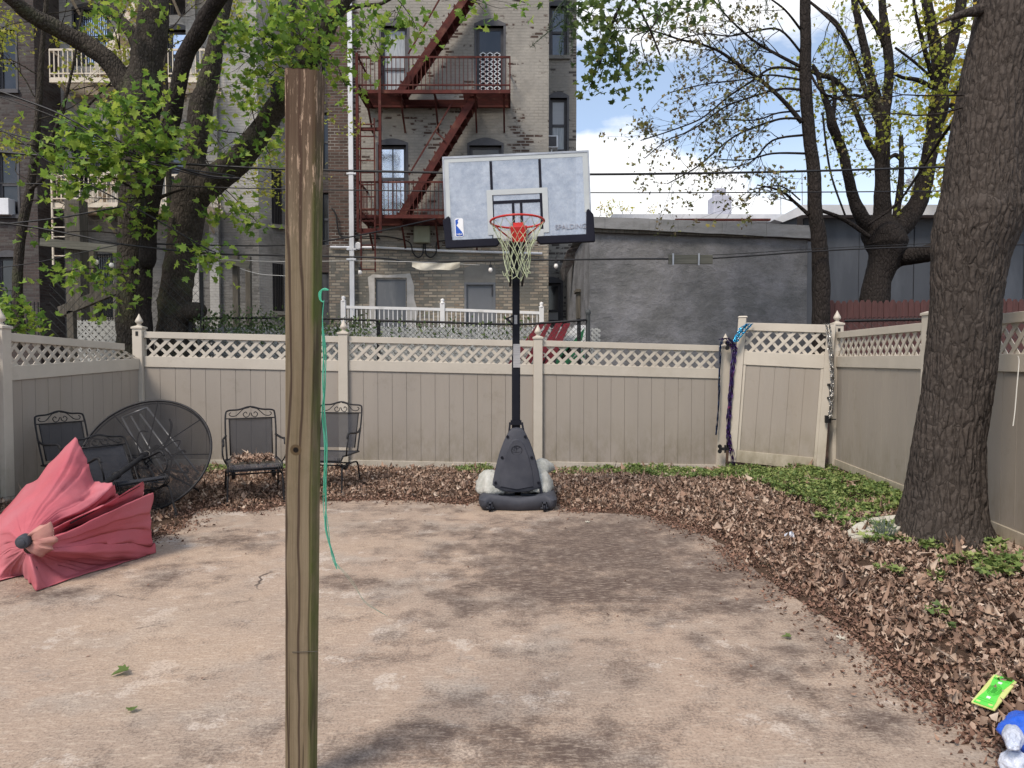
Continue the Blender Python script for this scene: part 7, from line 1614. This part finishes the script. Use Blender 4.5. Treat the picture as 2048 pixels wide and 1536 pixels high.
limb(m, [(1746, 470, Y8, 30), (1722, 430, 12.2, 26), (1708, 400, 12.2, 22), (1696, 350, 12.1, 19), (1684, 300, 12.1, 18), (1664, 250, 12, 19), (1660, 225, 12, 15), (1645, 185, 12, 10), (1636, 150, 12, 9), (1625, 130, 12, 7)], 10)
limb(m, [(1664, 240, 12, 10), (1670, 190, 12, 8), (1662, 150, 12, 6)], 6)
limb(m, [(1763, 330, Y8, 13), (1745, 300, Y8, 12), (1735, 280, Y8, 14), (1718, 240, Y8, 10), (1700, 200, Y8, 10), (1670, 160, Y8, 10), (1640, 150, Y8, 10), (1622, 140, Y8, 9)], 8)
limb(m, [(1755, 245, Y8, 10), (1725, 165, Y8, 9), (1705, 110, Y8, 8), (1675, 50, Y8, 8), (1640, 20, Y8, 6), (1620, 4, Y8, 5)], 8)
limb(m, [(1748, 200, Y8, 7), (1700, 190, Y8, 6), (1650, 205, Y8, 4)], 6)
limb(m, [(1780, 525, Y8, 40), (1800, 515, Y8, 36), (1840, 510, 12.0, 34), (1880, 500, 11.6, 34), (1930, 495, 11.3, 30)], 12)
limb(m, [(1790, 440, Y8, 14), (1800, 380, Y8, 13), (1803, 330, Y8, 11), (1802, 270, Y8, 8)], 8); limb(m, [(1803, 320, Y8, 8), (1790, 310, Y8, 9), (1775, 320, Y8, 6)], 6)
limb(m, [(1866, 175, Y8, 9), (1835, 160, Y8, 9), (1805, 155, Y8, 7), (1785, 145, Y8, 5)], 8); limb(m, [(1868, 170, Y8, 9), (1852, 110, 12.1, 9), (1842, 70, 12, 8), (1830, 20, 11.9, 6), (1826, -20, 11.9, 5)], 8)
limb(m, [(1868, 160, Y8, 5), (1830, 125, Y8, 5), (1790, 95, Y8, 4)], 6); limb(m, [(1900, 210, Y8, 10), (1925, 215, Y8, 12), (1918, 170, Y8, 8), (1938, 130, Y8, 7), (1942, 80, Y8, 6)], 6); limb(m, [(1885, 185, Y8, 9), (1915, 185, Y8, 8), (1950, 178, Y8, 6)], 6)
limb(m, [(1735, 450, 12, 6), (1800, 400, 11.8, 5), (1880, 280, 11, 7), (1930, 215, 10, 9)], 6); limb(m, [(1640, 420, 12, 7), (1690, 440, 12, 8), (1740, 475, 12, 9)], 6); limb(m, [(1645, 225, 12, 4), (1660, 340, 12, 4), (1690, 430, 12, 4)], 5)
out = []
for _ in range(170):
    x0_, y0_ = rng.choice([(1765, 330), (1766, 250), (1776, 150), (1740, 150), (1728, 90), (1868, 262), (1880, 200), (1862, 60), (1905, 80), (1684, 300), (1705, 110), (1716, 40), (1700, 190), (1803, 300), (1835, 160), (1842, 70), (1855, 330), (1660, 225), (1664, 170), (1925, 215), (1640, 150)])
    grow(m, W(x0_ + rng.uniform(-6, 6), y0_ + rng.uniform(-25, 25), Y8), (rv(1) + Vector((0, 0, .15))).normalized(), rng.uniform(.4, 1.0), .006, 1, out, -.01, .5, 2, .2, 3)
m.build('trunk', 'bark_dark', t8, sm=True, fix=False)
leafmesh('crown', [p for p in out if rng.random() < .5], 3, .06, .05, .10, 'leaf_yellow', t8, SMALL, 1.0)
# --- golden green tree behind, far right
t9 = thing('tree', (W(1985, 690, 15).x, 15, 0), 'sunlit golden green tree mostly hidden behind the thick trunk', 'tree')
m = MB(); out = []
limb(m, [(1990, 700, 15, 20), (1985, 500, 15, 18), (1970, 350, 15, 16), (1955, 200, 15, 12), (1950, 80, 15, 9), (1950, -60, 15, 5)], 8)
limb(m, [(1975, 400, 15, 12), (2030, 330, 15, 10), (2070, 200, 15, 8)], 7)
for _ in range(34):
    y = rng.uniform(-40, 420); grow(m, W(1965 + rng.uniform(-8, 20), y, 15), (Vector((rng.choice((-1, -1, 1)), rng.uniform(-.5, .5), rng.uniform(-.1, .5)))), rng.uniform(.7, 1.3), .01, 1, out, 0, .5, 3)
m.build('trunk', 'bark_gray', t9, sm=True, fix=False); leafmesh('crown', out, 4, .11, .07, .13, 'leaf_gold', t9, MAPLE, .8)
# --- maple sprays and a conifer tip hanging in from above
t10 = thing('maple_branch', W(1200, -40, 9.2), 'hanging maple branch with green leaves over the gap beside the apartment building', 'branch')
m = MB(); limb(m, [(1330, -80, 9.2, 12), (1260, -20, 9.2, 8), (1220, 60, 9.2, 5), (1200, 120, 9.2, 4)], 6); limb(m, [(1260, -20, 9.2, 6), (1300, 60, 9.2, 4), (1320, 110, 9.2, 3)], 6); m.build('stem', 'bark_dark', t10, fix=False)
leafy(t10, [(1185, 50, 30, 40, 9.1, .3, 15), (1240, 30, 45, 34, 9.1, .3, 20), (1200, 130, 34, 34, 9.1, .3, 15), (1180, 175, 18, 16, 9.1, .2, 6), (1260, 110, 34, 26, 9.2, .3, 12), (1300, 140, 22, 16, 9.2, .2, 5), (1310, 25, 45, 22, 9.3, .3, 11), (1380, 15, 50, 16, 9.4, .3, 9), (1170, 15, 24, 22, 9.1, .2, 9), (1235, 165, 26, 14, 9.1, .2, 5), (1215, 90, 20, 20, 9.1, .2, 6), (1130, 8, 40, 12, 9.2, .2, 5)], [(1220, 60, 9.2), (1260, -20, 9.2), (1300, 60, 9.2)], m_='leaf_dark', per=5, rad=.10, smin=.07, smax=.12)
t11 = thing('conifer_branch', W(1120, -40, 8.6), 'dark conifer branch tip drooping in front of the upper right windows', 'branch')
m = MB(); nd = []
for (a, b_) in (((1135, -40), (1130, 60)), ((1130, 0), (1095, 60)), ((1130, 20), (1155, 70)), ((1128, 40), (1060, 95)), ((1135, 10), (1165, 40)), ((1130, 50), (1120, 110)), ((1140, 30), (1145, 105)), ((1420, -30), (1400, 30)), ((1430, -30), (1450, 40)), ((1500, -40), (1470, 25)), ((1360, -30), (1340, 22)), ((1540, -40), (1530, 30))):
    A, B = W(*a, 8.6), W(*b_, 8.55); m.tube(smooth([(*A, .006), (*(A.lerp(B, .5) + rv(.02)), .004), (*B, .002)], 5), None, 4, cap=False)
    for k in range(90): q = A.lerp(B, rng.random()); e = q + rv(.035); nd.append((q, e)); m.tube([(*q, .0025), (*e, .001)], None, 3, cap=False)
m.build('needles', 'needle', t11, fix=False)
# distant tree tops beyond the garage
t12 = thing('distant_tree', W(1230, 440, 34), 'distant bare tree tops just above the garage parapet', 'tree')
m = MB(); out = []
for x in (1195, 1212, 1228, 1245, 1262, 1280): grow(m, W(x, 445, 34), Vector((rng.uniform(-.3, .3), 0, 1)), rng.uniform(.5, .9), .02, 2, out, .03, .5, 3, .2, 3)
m.build('trunk', 'bark_gray', t12, fix=False); leafmesh('crown', out, 1, .05, .05, .12, 'leaf_gold', t12, SMALL)
# tuft of blue green lavender beside the slab
tf = MB(); c = G(1768, 1080, .07)
for k in range(70): d = Vector((rng.gauss(0, .35), rng.gauss(0, .3), 1)).normalized(); l = rng.uniform(.08, .2); b0 = c + Vector((rng.uniform(-.05, .05), rng.uniform(-.04, .04), 0)); tf.tube([(*b0, .003), (*(b0 + d * l), .0015)], None, 3, cap=False)
mat('sage', (.10, .13, .11), (.07, .10, .07), 10, .8)
tf.solo('herb_tuft', 'sage', 'gray green bushy herb tuft in front of the pale stone slab', 'plant', fix=False)
